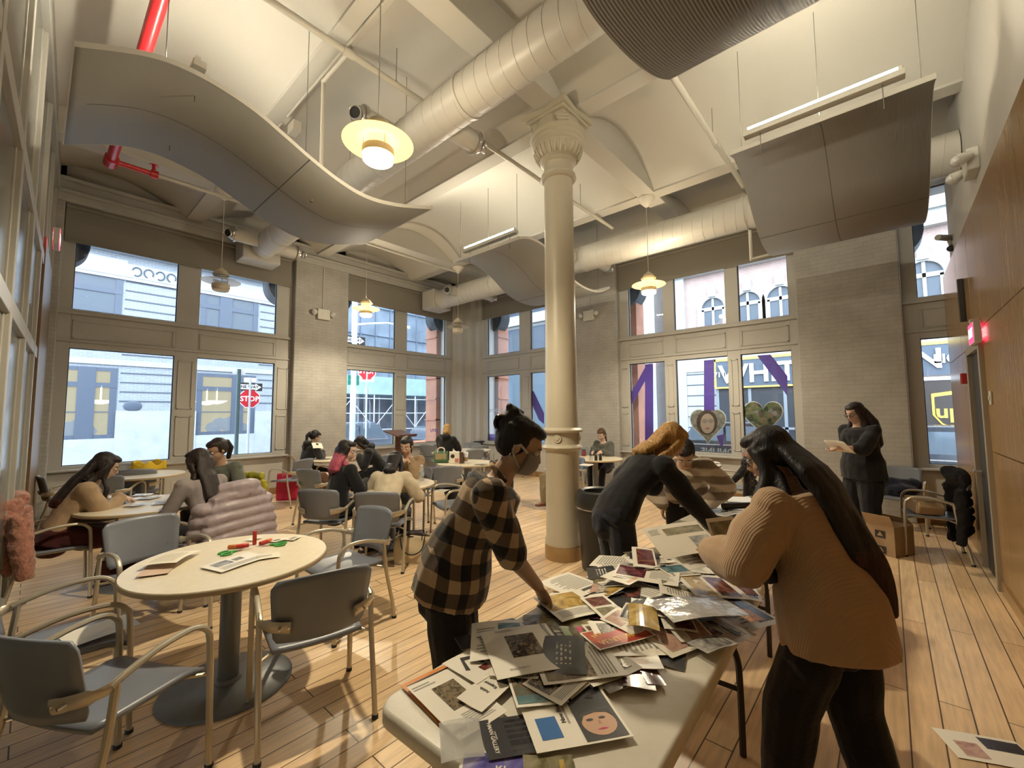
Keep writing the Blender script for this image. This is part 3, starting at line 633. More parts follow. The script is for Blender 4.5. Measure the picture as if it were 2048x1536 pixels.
def archwin(yc, w, z0, zs):
    pts = [(yc-w, z0), (yc+w, z0)]+[(yc+w*math.cos(a), zs+w*math.sin(a)) for a in [PI*j/14 for j in range(15)]]
    T = AM @ Matrix(((0, 0, 1, 0), (1, 0, 0, 0), (0, 1, 0, 0), (0, 0, 0, 1)))
    b = MB()
    big = [(yc+(w+.19)*math.cos(PI*j/16), zs+(w+.19)*math.sin(PI*j/16)) for j in range(17)]; sm = [(yc+w*math.cos(PI*j/16), zs+w*math.sin(PI*j/16)) for j in range(17)]
    for j in range(16): b.add(MB().prism([big[j], big[j+1], sm[j+1], sm[j]], RX-.16, RX, 0, T))
    b.box(RX-.14, RX, yc-w-.19, yc-w, z0, zs, 0, AM); b.box(RX-.14, RX, yc+w, yc+w+.19, z0, zs, 0, AM); b.box(RX-.24, RX-.003, yc-.16, yc+.16, zs+w+.05, zs+w+.55, 0, AM)
    f = b.build('arched_window', M_lime, ab)
    g = MB(); g.prism(pts, RX-.05, RX-.02, 0, T); g.build('pane', M_skyp, f)
    k = MB(); k.box(RX-.09, RX-.05, yc-.05, yc+.05, z0, zs+w, 0, AM); k.box(RX-.09, RX-.05, yc-w, yc+w, zs-.08, zs+.08, 0, AM); k.box(RX-.09, RX-.05, yc-w, yc-w+.1, z0, zs, 0, AM); k.box(RX-.09, RX-.05, yc+w-.1, yc+w, z0, zs, 0, AM); k.build('white_sash', M_lime, f)
for px in (1427, 1497, 1563): archwin(xny(px, 620)[0], .50, zbelt+.3, xny(1427, 618)[1])
for yy in (-1.2, -3.6): archwin(yy, .50, zbelt+.3, xny(1427, 618)[1])
for k in range(7):
    yy = yL-1.4-k*1.3; b = MB(); b.box(RX-.06, RX, yy-.45, yy+.45, zcor+1.2, zcor+2.6, 0, AM); f = b.build('upper_window', M_lime, ab); b = MB(); b.box(RX-.07, RX-.06, yy-.32, yy+.32, zcor+1.3, zcor+2.5, 0, AM); b.build('pane', M_skyp, f)
# storefront with sign
M_black = mat('black_shop_front', (.03, .033, .04), .4); M_gold = mat('gold_sign_line', (.65, .45, .10), .5); M_signblue = mat('dark_slate_sign', (.07, .09, .12), .5)
sh = thing('shop_front', 'dark shop front with white letters and gold lines across the right street', 'shop', (RX, 0, GZ)); HM = Matrix.Translation(-Vector(sh.location))
y0s, y1s = -12, xny(1440, 760)[0]; zs1, zs0 = xny(1530, 712)[1], xny(1530, 772)[1]
b = MB(); b.box(RX-.55, RX-.2, y0s, y1s, zs0, zs1-.15, 0, HM); b.build('sign_board', M_signblue, sh)
b = MB(); b.box(RX-.57, RX-.2, y0s, y1s+.06, zs1-.15, zs1-.03, 0, HM); b.box(RX-.57, RX-.2, y0s, y1s+.06, zs0-.07, zs0, 0, HM); b.box(RX-.57, RX-.2, y1s, y1s+.1, zs0, zs1-.03, 0, HM); b.build('gold_border', M_gold, sh)
b = MB(); b.box(RX-.45, RX-.2, y0s, y1s, GZ, zs0-.07, 0, HM); b.build('shop_windows', M_black, sh)
b = MB(); b.box(RX-.47, RX-.45, y0s, y1s, .9, 1.0, 0, HM)
for q in range(9): b.box(RX-.47, RX-.45, y1s-1.3*q-.06, y1s-1.3*q+.06, GZ, zs0-.1, 0, HM)
b.build('shop_mullion', mat('grey_mullion', (.2, .22, .24), .5), sh)
M_letter = mat('white_sign_letter', (.85, .86, .86), .5)
def sign_text(txt, y, z, size, par, M, x, m=M_letter, mirror=False, name='sign_lettering', bold=True):
    T = Matrix(((0, 0, -1, 0), (-1 if not mirror else 1, 0, 0, 0), (0, 1, 0, 0), (0, 0, 0, 1)))
    t = text_mb(txt, size, .02, bold); b = MB().add(t, M @ Matrix.Translation((x, y, z)) @ T); return b.build(name, m, par)
q = xny(1533, 748); sign_text('WHITE', q[0], q[1], 1.12, sh, HM, RX-.6)
q = xny(1862, 722); sign_text('N', q[0]+.1, q[1], .95, sh, HM, RX-.6)
q = xny(1898, 720); sign_text('LIQU', q[0]-.05, q[1], .42, sh, HM, RX-.6)
q = xny(1440, 752); sign_text('271 1', q[0]-.1, q[1], .3, sh, HM, RX-.6)
# pale ornamented building beyond the crossing (seen in the corner windows)
cb = thing('ornate_corner_building', 'white ornamented limestone building beyond the crossing left of the column', 'building', (24, 17, GZ)); CM_ = Matrix.Translation(-Vector(cb.location))
b = MB(); b.box(22.5, 30, 15.8, 22.6, GZ, 16, 0, CM_); b.build('stone_wall', M_lime, cb)
b = MB()
for z in (5.2, 7.8, 10.5): b.box(22.2, 22.5, 15.6, 22.6, z, z+.35, 0, CM_); b.box(22.35, 22.5, 15.6, 22.6, z+.35, z+.5, 0, CM_)
b.build('string_course', M_lime, cb)
for y in (17.4, 19.6, 21.8):
    for z in (1.2, 5.9, 8.6):
        b = MB(); b.box(22.42, 22.5, y-.6, y+.6, z, z+1.7, 0, CM_); f = b.build('window', M_navy, cb); b = MB(); b.box(22.4, 22.42, y-.45, y+.45, z+.12, z+1.6, 0, CM_); b.build('pane', M_skyp, f)
b = MB()
for j in range(60): b.ball(CM_ @ Vector((22.45, 15.9+random.random()*1.1, 5.8+random.random()*4.4)), .07, 6)
b.build('carved_ornament', M_groove, cb)
b = MB(); b.box(22.2, 22.45, 16.6, 22, GZ, 4.4, 0, CM_); b.build('dark_storefront', mat('slate_storefront', (.10, .13, .16), .4), cb)
fb = thing('far_stone_building', 'bright pale building far down the right street', 'building', (30, 12.5, GZ)); q_ = Matrix.Translation(-Vector(fb.location))
b = MB(); b.box(22, 40, 9.2, 13.8, GZ, 14, 0, q_); b.build('stone_wall', M_lime, fb)
for k in range(3):
    for z in (1.4, 4.4, 7.2): b = MB(); b.box(21.94, 22, 9.9+k*1.3, 10.7+k*1.3, z, z+1.6, 0, q_); b.build('window', M_skyp, fb)
# our own building's brownstone piers and arch corbels
M_brown = mat('brownstone', (.40, .19, .125), .85, noise=.12, nscale=3, bump=.2, bscale=20)
ep = MB()
L.box(ep, 7.95, 9.62, .5, 1.0, GZ, 7); R.box(ep, 8.70, 10.5, .5, .95, GZ, 7); R.box(ep, 4.28, 5.75, .5, .9, GZ, 7); R.box(ep, -.4, 1.2, .5, .72, GZ, 7); L.box(ep, 3.55, 4.9, .5, .75, GZ, 7); L.box(ep, -2, .1, .5, .75, GZ, 7)
z = .2
while z < 4.4:
    L.box(ep, 7.92, 9.64, .5, 1.03, z, z+.03); R.box(ep, 8.66, 10.5, .5, .98, z, z+.03); z += .62
struct(ep.build('wall_outer_pier', M_brown))
M_corb = mat('weathered_dark_corbel', (.085, .095, .11), .9, noise=.3, nscale=6)
ec = MB()
def corbel(S, a, sgn, d0=.42, d1=.8, z=4.12, r=.36):
    n_ = 10; P = [(a-sgn*.1, z)]+[(a+sgn*r*math.sin(t*PI/2/n_)*.95, z+r*(1-math.cos(t*PI/2/n_))*1.1) for t in range(n_+1)]+[(a+sgn*r, z+1.2), (a-sgn*.1, z+1.2)]
    if sgn < 0: P = P[::-1]
    k = len(P); n0 = ec.pts([S.P(x, d0, q) for x, q in P]+[S.P(x, d1, q) for x, q in P])
    ec.face([n0+i for i in range(k)]); ec.face([n0+k+i for i in range(k)][::-1])
    for i in range(k): j = (i+1) % k; ec.face((n0+i, n0+j, n0+k+j, n0+k+i))
for S, a, sg in ((L, .17, 1), (L, 3.62, -1), (L, 4.85, 1), (L, 8.10, -1), (R, 8.84, -1), (R, 4.47, -1), (R, -.22, -1)): corbel(S, a, sg)
struct(ec.build('trim_3', M_corb))
aw = MB(); R.box(aw, .5, 9, .4, .9, 4.95, 6); L.box(aw, 0, 9, .4, .9, 4.95, 6); struct(aw.build('wall_outer_head', M_corb))
# ---- street furniture ---------------------------------------------------------
M_pole = mat('galvanised_pole', (.45, .50, .52), .5, .3); M_polew = mat('pale_green_pole', (.62, .72, .72), .5)
M_red = mat('stop_sign_red', (.55, .02, .03), .4); M_blk = mat('sign_black', (.02, .02, .02), .5); M_wht = mat('sign_white', (.8, .82, .84), .5)
def facing(p):     # sign plate turned towards the room (its normal along -y or -x)
    return None
def sgn_text(txt, size, par, z, m, x=0, y=-.012): 
    b = MB().add(text_mb(txt, size, .002, True), Matrix.Translation((x, y, z)) @ Matrix.Rotation(PI/2, 4, 'X')); return b.build('sign_lettering', m, par)
def pole_sign(label, px, Y, parts, h, m=M_pole, r=.035, rz=0.0):
    p = at(px, 850, 1, Y); t = thing('street_sign_pole', label, 'street sign', (p.x, Y, GZ), rz); b = MB(); b.tube([(0, 0, 0), (0, 0, h-GZ)], r, 8); b.build('pole', m, t)
    for kind, z, s, txt in parts:
        z -= GZ
        if kind == 'oneway':
            b = MB(); b.box(-.46*s, .46*s, -.012, .0, z-.16*s, z+.16*s); o = b.build('one_way_plate', M_blk, t)
            b = MB(); b.prism([(-.4*s, -.1*s), (.2*s, -.1*s), (.2*s, -.15*s), (.42*s, 0), (.2*s, .15*s), (.2*s, .1*s), (-.4*s, .1*s)], 0, .004, 0, Matrix.Translation((0, -.012, z)) @ Matrix.Rotation(PI/2, 4, 'X')); b.build('arrow', M_wht, o)
            sgn_text(txt, .17*s, o, z, M_blk, -.08*s, -.018)
        elif kind == 'stop':
            b = MB(); b.prism([(.38*s*math.cos(PI/8+k*PI/4), .38*s*math.sin(PI/8+k*PI/4)) for k in range(8)], 0, .01, 0, Matrix.Translation((0, 0, z)) @ Matrix.Rotation(PI/2, 4, 'X')); o = b.build('stop_plate', M_wht, t)
            b = MB(); b.prism([(.35*s*math.cos(PI/8+k*PI/4), .35*s*math.sin(PI/8+k*PI/4)) for k in range(8)], 0, .004, 0, Matrix.Translation((0, -.01, z)) @ Matrix.Rotation(PI/2, 4, 'X')); b.build('red_face', M_red, o)
            sgn_text(txt, .27*s, o, z-.02*s, M_wht, 0, -.018)
        elif kind == 'plate':
            b = MB(); b.box(-.3*s, .3*s, -.01, 0, z-.12*s, z+.12*s); o = b.build('name_plate', M_wht if txt != 'g' else mat('street_green', (.02, .25, .18), .5), t)
            if len(txt) > 1: sgn_text(txt, .1*s, o, z, M_red, 0, -.014)
    return t
def zat(px, py, Y): return at(px, py, 1, Y).z
pole_sign('dark street pole with a white notice plate seen through the leftmost window', 474, 13.0, [('plate', zat(464, 743, 13), .5, 'w')], zat(474, 738, 13), mat('dark_green_pole', (.05, .09, .09), .5), .05)
pole_sign('street pole with ONE WAY arrow and STOP sign outside the leftmost window', 497, 14.2, [('oneway', zat(500, 774, 14.2), .72, 'ONE WAY'), ('plate', zat(498, 760, 14.2), .55, 'w'), ('stop', zat(495, 797, 14.2), .78, 'STOP')], zat(495, 755, 14.2), rz=0)
pole_sign('pole with red STOP sign at the crossing, behind the lectern window', 732, 15.0, [('stop', zat(733, 742, 15), .95, 'STOP'), ('plate', zat(731, 758, 15), .9, 'ALL WAY')], zat(733, 735, 15), rz=-.3)
t = pole_sign('tall pale street light pole with green name plates at the crossing', 705, 14.0, [('plate', zat(700, 755, 14), .7, 'g'), ('plate', zat(700, 765, 14), .7, 'g'), ('oneway', zat(729, 683, 14), .9, 'ONE WAY')], 9.5, M_polew, .10)
b = MB(); za = zat(712, 650, 14)-GZ; b.tube([(0, 0, za), (.5, -.1, za+.1), (1.2, -.2, za+.22), (1.7, -.25, za+.2)], [.045, .04, .035, .03], 8); b.box(1.6, 2.1, -.33, -.17, za+.12, za+.22); b.build('lamp_arm', M_polew, t)
# ---- vehicles ------------------------------------------------------------------
M_tyre = mat('tyre_rubber', (.015, .015, .016), .8); M_cglass = mat('car_window', (.10, .13, .16), .08, spec=.9); M_chrome = mat('car_chrome', (.6, .6, .6), .2, .9)
def car(name, label, x, y, rz, col, suv=False, Lc=4.6):
    M_body = mat('car_paint_'+name, col, .25, spec=.7); t = thing('car', label, 'car', (x, y, GZ-.12), rz)
    h = 1.72 if suv else 1.45; hl = Lc/2
    prof = [(-hl, .35), (-hl+.02, .85), (-hl+.25, .98), (-hl+.55, h-.08), (-hl+1.0, h), (.35, h), (1.05, 1.02), (hl-.35, .9), (hl-.02, .7), (hl, .35)]
    b = MB(); w = .88
    T = Matrix.Rotation(PI/2, 4, 'X')
    def sec(y, s, dz=0): return [Vector((px, y, .35+(pz-.35)*s+dz)) for px, pz in prof]
    rows = []
    for y_, s in ((-w, .62), (-w, .66), (-w*.8, 1), (w*.8, 1), (w, .66), (w, .62)):
        rows.append(b.pts([Vector((px, y_ if pz < 1.0 else y_*.9, min(pz, 1.0) if abs(y_) == w and s < .65 else (pz if abs(y_) < w else min(pz, 1.02)))) for px, pz in prof]))
    K = len(prof)
    for i in range(5):
        for k in range(K-1): b.face((rows[i]+k, rows[i]+k+1, rows[i+1]+k+1, rows[i+1]+k), 0, True)
        b.face((rows[i], rows[i+1], rows[i+1]+K-1, rows[i]+K-1), 0)
    b.face([rows[0]+k for k in range(K)][::-1]); b.face([rows[5]+k for k in range(K)])
    b.build('car_body', M_body, t, bevel=.04)
    for s in (-1, 1):
        g = MB(); q = s*(w*.86)
        for a0, a1 in ((-hl+.5, -.55), (-.47, .5)):
            zz = h-.12; g.add(MB().prism([(a0+.0, 1.03), (a1+(.32 if a1 > .4 else 0), 1.03), (a1, zz), (a0+.28 if a0 < -1 else a0, zz)], -.012, .012, 0, Matrix.Translation((0, q, 0)) @ T))
        g.build('side_window', M_cglass, t)
        b = MB(); b.box(-hl+.5, .85, s*w-.01, s*w+.012, .99, 1.02); b.build('chrome_strip', M_chrome, t)
    for sx in (-1, 1):
        for s in (-1, 1):
            b = MB(); b.lathe([(.2, -.11), (.32, -.11), (.34, -.08), (.34, .08), (.32, .11), (.2, .11)], 20, M=Matrix.Rotation(PI/2, 4, 'X')); b2 = MB().add(b, Matrix.Translation((sx*hl*.62, s*(w-.06), .34))); wv = b2.build('wheel', M_tyre, t)
            b = MB(); b.tube([(sx*hl*.62, s*(w+.03), .34), (sx*hl*.62, s*(w+.06), .34)], .19, 14); b.build('hub_cap', M_chrome, wv)
    return t
car('black', 'black car parked outside the purple-lettered window', 15.6, 4.5, PI/2+.0, (.015, .018, .022), True)
car('dark', 'dark car parked outside the far right window', 13.6, -.9, PI/2, (.03, .035, .045), True)
car('grey', 'dark grey car at the crossing outside the corner window', 14.6, 17.6, .1, (.05, .06, .075), False)
car('slate', 'blue-grey car near the crossing beside the orange barrier', 9.4, 17.2, .1, (.08, .10, .13), True)
# delivery van seen in the far right window
vt = thing('delivery_van', 'dark brown delivery van with gold shield outside the far right window', 'van', (16.8, -2.2, GZ-.12))
b = MB(); b.box(-1.0, 1.0, -3.0, 2.9, .45, 3.0); b.build('van_body', mat('van_brown', (.045, .035, .03), .4), vt, bevel=.05)
b = MB(); b.box(-1.015, -1.0, -3.0, 2.9, 1.18, 1.23); b.build('gold_stripe', M_gold, vt)
b = MB(); b.box(-1.015, -1.0, -3.0, 2.9, 2.86, 2.95); b.build('white_strip', M_wht, vt)
q = at(1908, 822, 0, 15.8); yy, zz = q.y+2.2, q.z-(GZ-.12)
shield = [(-.40, .46), (0, .52), (.40, .46), (.40, -.1), (.25, -.34), (0, -.50), (-.25, -.34), (-.40, -.1)]
TY = Matrix(((0, 0, -1, 0), (-1, 0, 0, 0), (0, 1, 0, 0), (0, 0, 0, 1)))
b = MB(); b.prism(shield, 0, .02, 0, Matrix.Translation((-1.0, yy, zz)) @ TY); sd = b.build('gold_shield', mat('shield_gold', (.75, .48, .08), .5), vt)
b = MB(); b.prism([(x*.86, y*.86-.02) for x, y in shield], 0, .012, 0, Matrix.Translation((-1.02, yy, zz)) @ TY); b.build('shield_field', mat('van_brown', (.045, .035, .03), .4), sd)
b = MB().add(text_mb('ups', .5, .004, True), Matrix.Translation((-1.04, yy-.0, zz-.02)) @ TY); b.build('sign_lettering', mat('shield_gold', (.75, .48, .08), .5), sd)
for sy in (-2, 2): b = MB(); b.tube([(-1.02, sy, .42), (-.7, sy, .42)], .42, 18); b.build('wheel', M_tyre, vt)
t = thing('road_barrier', 'orange plastic road barrier with white dots at the crossing', 'barrier', (10.7, 13.9, GZ-.12))
b = MB(); b.prism([(-.28, 0), (.28, 0), (.2, .35), (.14, 1.0), (-.14, 1.0), (-.2, .35)], -.75, .75, 0, Matrix.Rotation(PI/2, 4, 'X') @ Matrix.Rotation(PI/2, 4, 'Y')); b.build('barrier_body', mat('barrier_orange', (.75, .16, .07), .5), t, bevel=.03)
b = MB()
for k in range(3): b.lathe([(.001, 0), (.09, 0), (.09, .02), (.001, .02)], 14, (-.45+k*.45, -.24, .65), M=Matrix.Rotation(PI/2, 4, 'X'))
b.build('white_roundel', M_wht, t)
# ---- purple lettering and stickers on the window glass ------------------------------
M_purple = mat('purple_vinyl', (.17, .09, .52), .5)
def decal(name, label, polys, m=M_purple, d=.067, cat='window sticker'):
    """flat vinyl on the outside of the glass, given by photograph outlines on the glass plane"""
    P = [[at(x, y, 0, X0+d) for x, y in q] for q in polys]; c = P[0][0].copy()
    t = MB()
    for q in P:
        n_ = t.pts([v-c for v in q]); k = len(q); m2 = t.pts([v-c+Vector((.003, 0, 0)) for v in q]); t.face([n_+i for i in range(k)]); t.face([m2+i for i in range(k)][::-1])
        for i in range(k): j = (i+1) % k; t.face((n_+i, n_+j, m2+j, m2+i))
    o = t.build(name, m); o.location = c; return tag(o, label, cat)
decal('purple_letter', 'purple letter with a slanting stroke on the left pane of the lettered window', [[(1290, 729), (1306, 727), (1307, 915), (1290, 916)], [(1262, 786), (1290, 735), (1290, 762), (1262, 812)]])
decal('purple_letter', 'straight purple bar on the middle pane of the lettered window', [[(1408, 721), (1428, 719), (1429, 822), (1408, 822)]])
decal('purple_letter', 'slanting purple stroke on the right pane of the lettered window', [[(1514, 711), (1541, 709), (1575, 752), (1575, 792)]])
def heart(cx, cy, w, h, f=1.0):
    out = []
    for k in range(36):
        a = 2*PI*k/36; out.append((cx+f*w*(math.sin(a)**3), cy-f*h*(13*math.cos(a)-5*math.cos(2*a)-2*math.cos(3*a)-math.cos(4*a))/16))
    return out
M_photo1 = mat('sticker_photo_face', (.30, .27, .23), .5, noise=.5, nscale=14); M_photo2 = mat('sticker_photo_garden', (.16, .17, .10), .5); n, l, b_ = nodes(M_photo2); tc = n.new('ShaderNodeTexCoord'); vo = n.new('ShaderNodeTexVoronoi'); vo.inputs['Scale'].default_value = 17; l.new(tc.outputs['Object'], vo.inputs['Vector']); cr = n.new('ShaderNodeValToRGB'); el = cr.color_ramp.elements; el[0].position = .15; el[0].color = (.03, .045, .02, 1); el[1].position = .95; el[1].color = (.50, .48, .46, 1)
for pos, cc in ((.35, (.10, .14, .04)), (.55, (.20, .22, .10)), (.7, (.30, .16, .13)), (.8, (.06, .05, .06))): e_ = el.new(pos); e_.color = (*cc, 1)
l.new(vo.outputs['Color'], cr.inputs[0]); l.new(cr.outputs[0], b_.inputs['Base Color'])
h1 = decal('heart_sticker', 'heart-shaped photo sticker with a face in glasses on the middle pane', [heart(1416, 848, 37, 40)], M_wht)
h2 = decal('heart_sticker', 'heart-shaped photo sticker of a group in a garden on the right pane', [heart(1526, 832, 41, 40)], M_wht)
def sub(o, name, polys, m, d):
    t = MB(); c = o.location
    for q in polys:
        P = [at(x, y, 0, X0+d)-c for x, y in q]; n_ = t.pts(P); t.face([n_+i for i in range(len(P))])
    return t.build(name, m, o)
sub(h1, 'photo', [heart(1416, 848, 37, 40, .94)], M_photo1, .0655); sub(h2, 'photo', [heart(1526, 832, 41, 40, .94)], M_photo2, .0655)
def ell(cx, cy, a, b_, n_=20): return [(cx+a*math.cos(2*PI*k/n_), cy+b_*math.sin(2*PI*k/n_)) for k in range(n_)]
sub(h1, 'hair', [ell(1414, 845, 21, 25)], mat('sticker_hair', (.10, .06, .04), .6), .065); sub(h1, 'face', [ell(1415, 847, 14, 20)], mat('sticker_skin', (.55, .40, .32), .6), .0645)
sub(h1, 'glasses', [ell(1409, 842, 6, 4.5), ell(1422, 842, 6, 4.5)], mat('sticker_lens', (.35, .27, .23), .5), .064); sub(h1, 'lips', [ell(1415, 857, 4, 1.6)], mat('sticker_lips', (.45, .12, .12), .5), .064)
decal('purple_swoosh', 'curved purple ribbon on the middle pane below the face sticker', [[(1433, 872), (1447, 868), (1446, 893), (1440, 890)]])
decal('purple_swoosh', 'curved purple ribbon under the garden sticker', [[(1484, 868), (1500, 873), (1530, 882), (1560, 880), (1572, 884), (1540, 896), (1505, 893), (1484, 890)]])
decal('purple_letter', 'slanting purple stroke in the corner window beside the column', [[(1059, 782), (1067, 782), (1088, 826), (1088, 848), (1078, 840), (1059, 798)]])
decal('purple_shape', 'round purple shape on the corner window left of the column', [ell(1018, 838, 17, 15)])
decal('purple_swoosh', 'flat purple band low on the corner window', [[(974, 868), (1010, 868), (1010, 880), (974, 881)]])
def glass_text(txt, px, py, size, label, m=M_wht):
    p = at(px, py, 0, X0+.066); T = Matrix(((0, 0, 1, 0), (1, 0, 0, 0), (0, 1, 0, 0), (0, 0, 0, 1)))
    b = MB().add(text_mb(txt, size, .001, True), T); o = b.build('window_lettering', m); o.location = p; tag(o, label, 'window lettering')
glass_text('ONLINE, A', 1424, 903, .17, 'white mirrored words ONLINE on the middle pane')
glass_text('OF OUR SCHOOL', 1000, 821, .125, 'white mirrored words OF OUR SCHOOL on the corner window')
p = at(868, 861, 1, Y0+.066); b = MB().add(text_mb('NYU', .13, .001, True), Matrix(((-1, 0, 0, 0), (0, 0, 1, 0), (0, 1, 0, 0), (0, 0, 0, 1)))); o = b.build('window_lettering', M_purple); o.location = p; tag(o, 'small purple mirrored lettering low on the window left of the corner', 'window lettering')
# ================================================================ furniture
M_seat = mat('blue_grey_plastic', (.185, .20, .235), .34, noise=.06, nscale=5)
M_frame = mat('champagne_metal', (.52, .47, .37), .36, .55)
M_foot = mat('black_glide', (.015, .015, .015), .6)
def make_chair():
    t = thing('armchair', 'x', 'chair')
    b = MB()
    def back(u, v):
        w = .215+.028*v; x = (2*u-1)*w; cv = .055*(1-(2*u-1)**2)
        rz = 0
        if v > .85: x *= 1-.12*((v-.85)/.15)**2
        if v < .15: x *= 1-.08*((.15-v)/.15)**2
        return (x, -.205-.075*v-cv+.0, .50+.335*v-.018*(2*u-1)**2*v)
    b.grid(back, 14, 10); b.build('backrest', M_seat, t, solid=.013)
    b = MB()
    def seat(u, v):
        w = .215+.02*v; x = (2*u-1)*w
        return (x, -.20+.43*v, .455-.012*(1-(2*u-1)**2)-.02*max(0, (v-.8)/.2)**2)
    b.grid(seat, 12, 10); b.build('seat', M_seat, t, solid=.022)
    for s in (-1, 1):
        X = s*.272
        b = MB(); P = spline([(X, .245, 0), (X, .235, .30), (X, .225, .56), (X, .205, .63), (X, .14, .668), (X, 0, .665), (X, -.13, .632), (X, -.185, .612)], 5)
        b.tube(P, [.0155]*len(P), 8, flat=(1, .85)); b.build('arm_and_front_leg', M_frame, t)
        b = MB(); b.tube(spline([(X, -.165, .615), (X, -.19, .40), (X, -.25, .15), (X, -.275, 0)], 4), .0145, 8); b.build('rear_leg', M_frame, t)
        b = MB()
        P = [(X, -.14, .628), (X*1.0, -.20, .608), (s*.235, -.245, .60), (s*.185, -.272, .592), (s*.15, -.286, .588)]
        b.tube(spline(P, 4), [.016]*3+[.02]*4+[.028]*6+[.03]*4, 8, flat=(1.1, .35), up=Vector((0, 0, 1))); p = b.build('back_bracket', M_frame, t)
        b = MB()
        for q in (.16, .20): b.tube([(s*q, -.30, .594), (s*q, -.245, .60)], .006, 6)
        b.build('bolt', mat('bolt_steel', (.6, .6, .6), .3, .9), p)
        b = MB(); b.tube([(X, .236, .42), (s*.18, .15, .435), (s*.18, -.12, .435), (X, -.19, .42)], .009, 6); b.build('seat_support', M_frame, t)
        for y in (.245, -.275): b = MB(); b.tube([(X, y, .0), (X, y, .018)], .018, 8); b.build('glide', M_foot, t)
    return t
CH0 = make_chair(); used = [False]
def chair(x, y, deg, label, group=None):
    """deg: the way a sitter would look, measured from the x axis"""
    rz = math.radians(deg-90)
    if not used[0]: o = CH0; used[0] = True; o.location = (x, y, 0); o.rotation_euler = (0, 0, rz); o['label'] = label
    else: o = dup(CH0, (x, y, 0), rz, label)
    o['group'] = group or 'blue-grey armchairs around the tables'
    return o
def chair_px(px, py, deg, label, z=.68):
    p = onz(px, py, z); a = math.radians(deg); return chair(p.x+.255*math.cos(a), p.y+.255*math.sin(a), deg, label)
chair(.27, 2.55, 29, 'blue-grey armchair in the lower left corner, nearest to the viewer')
chair(.16, 3.27, 0, 'blue-grey armchair at the left edge with a sheet of paper on its seat')
chair(.66, 4.14, -80, 'blue-grey armchair facing the viewer behind the empty round table')
chair(1.09, 2.47, 77, 'dark-backed armchair pushed in at the near right of the empty round table')
chair(1.69, 3.28, 186, 'blue-grey armchair at the right of the empty round table, turned to it')
C_P1 = chair(.17, 5.50, 0, 'armchair of the woman in tan at far left, under the pink coat')
C_P2 = chair(1.20, 4.78, 112, 'armchair under the lilac puffer coat')
C_P3 = chair(1.83, 6.10, 170, 'armchair under the yellow-green jacket')
C_P5 = chair_px(676, 1004, 62, 'dark-backed armchair of the woman with pink hair')
C_BAG = chair_px(618, 958, 20, 'shiny pale armchair with the brown leather bag on its seat')
C_P7 = chair(2.50, 4.35, 35, 'armchair of the woman in the cream sweater')
C_P8 = chair(3.75, 5.16, 215, 'armchair of the woman in beige facing the viewer')
chair_px(893, 951, 60, 'dark-backed armchair at the table with the green paper bag')
chair(3.72, 4.30, 160, 'armchair with blue seat beside the plaid woman, turned to the left')
chair_px(273, 958, 75, 'dark-backed armchair before the far left table')
chair_px(206, 972, 60, 'grey armchair right behind the woman in tan')
chair(1.05, 9.02, -85, 'armchair by the leftmost window behind the yellow bag') if False else chair(1.02, 9.12, -88, 'armchair backed against the leftmost window sill')
chair(.40, 8.55, 5, 'pale armchair in the far left corner')
C_PINK = chair_px(588, 948, 115, 'armchair with the bright pink tote bag hanging on it')
chair_px(583, 915, 60, 'grey armchair behind the one with the pink bag')
chair_px(785, 925, 205, 'grey armchair between the beige woman and the lectern')
chair_px(855, 900, 20, 'grey armchair seen in profile left of the blond person')
chair(7.9, 8.45, 225, 'blue-backed armchair in the room corner facing the viewer')
chair_px(959, 902, 60, 'dark armchair at the corner table, right of the paper cup')
chair_px(949, 912, 75, 'grey armchair just behind the paper cup')
chair(8.05, 7.3, 190, 'armchair in profile before the corner window')
chair(8.25, 5.1, 205, 'armchair of the small woman right of the column')
chair_px(1625, 925, 140, 'grey armchair by the wall behind the woman in the tan sweater')
chair(7.35, 1.9, 100, 'armchair with black coat over it near the lettered window')
chair(5.35, .95, 165, 'armchair with pale arms behind the second folding table')
chair(8.05, -.05, 175, 'dark armchair under the far right window')
C_RIGHT = chair(6.85, -.30, 92, 'armchair with brown paper bag and black coat by the wood wall')
chair(6.33, 4.37, 165, 'armchair of the person hidden behind the column')
# ---- round tables -----------------------------------------------------------
M_lam = mat('cream_laminate', (.74, .66, .50), .32, noise=.04, nscale=30)
M_edge = mat('tan_table_edge', (.44, .34, .20), .4)
M_post = mat('grey_table_post', (.17, .185, .20), .35, .2)
def make_table():
    t = thing('round_table', 'x', 'table')
    b = MB(); b.lathe([(.001, .712), (.52, .712), (.53, .718), (.53, .738), (.525, .744), (.001, .745)], 56); b.build('tabletop', M_lam, t)
    b = MB(); b.lathe([(.5305, .716), (.533, .72), (.533, .737), (.5305, .74)], 56, close=True); b.build('edge_band', M_edge, t)
    b = MB(); b.lathe([(.055, .02), (.055, .71)], 24); b.lathe([(.16, .70), (.16, .712)], 20); b.build('post', M_post, t)
    b = MB(); b.lathe([(.345, 0), (.345, .008), (.33, .02), (.07, .03), (.06, .05)], 48); b.build('base_disc', M_post, t)
    return t
TB0 = make_table(); tused = [False]
def table(x, y, label):
    if not tused[0]: o = TB0; tused[0] = True; o.location = (x, y, 0); o['label'] = label
    else: o = dup(TB0, (x, y, 0), 0, label)
    o['group'] = 'round cream tables'; return o
table(.86, 3.07, 'empty round cream table in the left foreground with scissors on it')
table(.80, 5.62, 'round table of the woman in tan and the two friends at left')
table(3.08, 4.78, 'round table of the women with pink hair and cream sweater')
table(1.12, 8.45, 'round table with the yellow bag below the leftmost window')
table(4.05, 8.35, 'round table by the brick pier with the woman in dark grey')
table(5.25, 5.75, 'round table with green paper bag and paper cup')
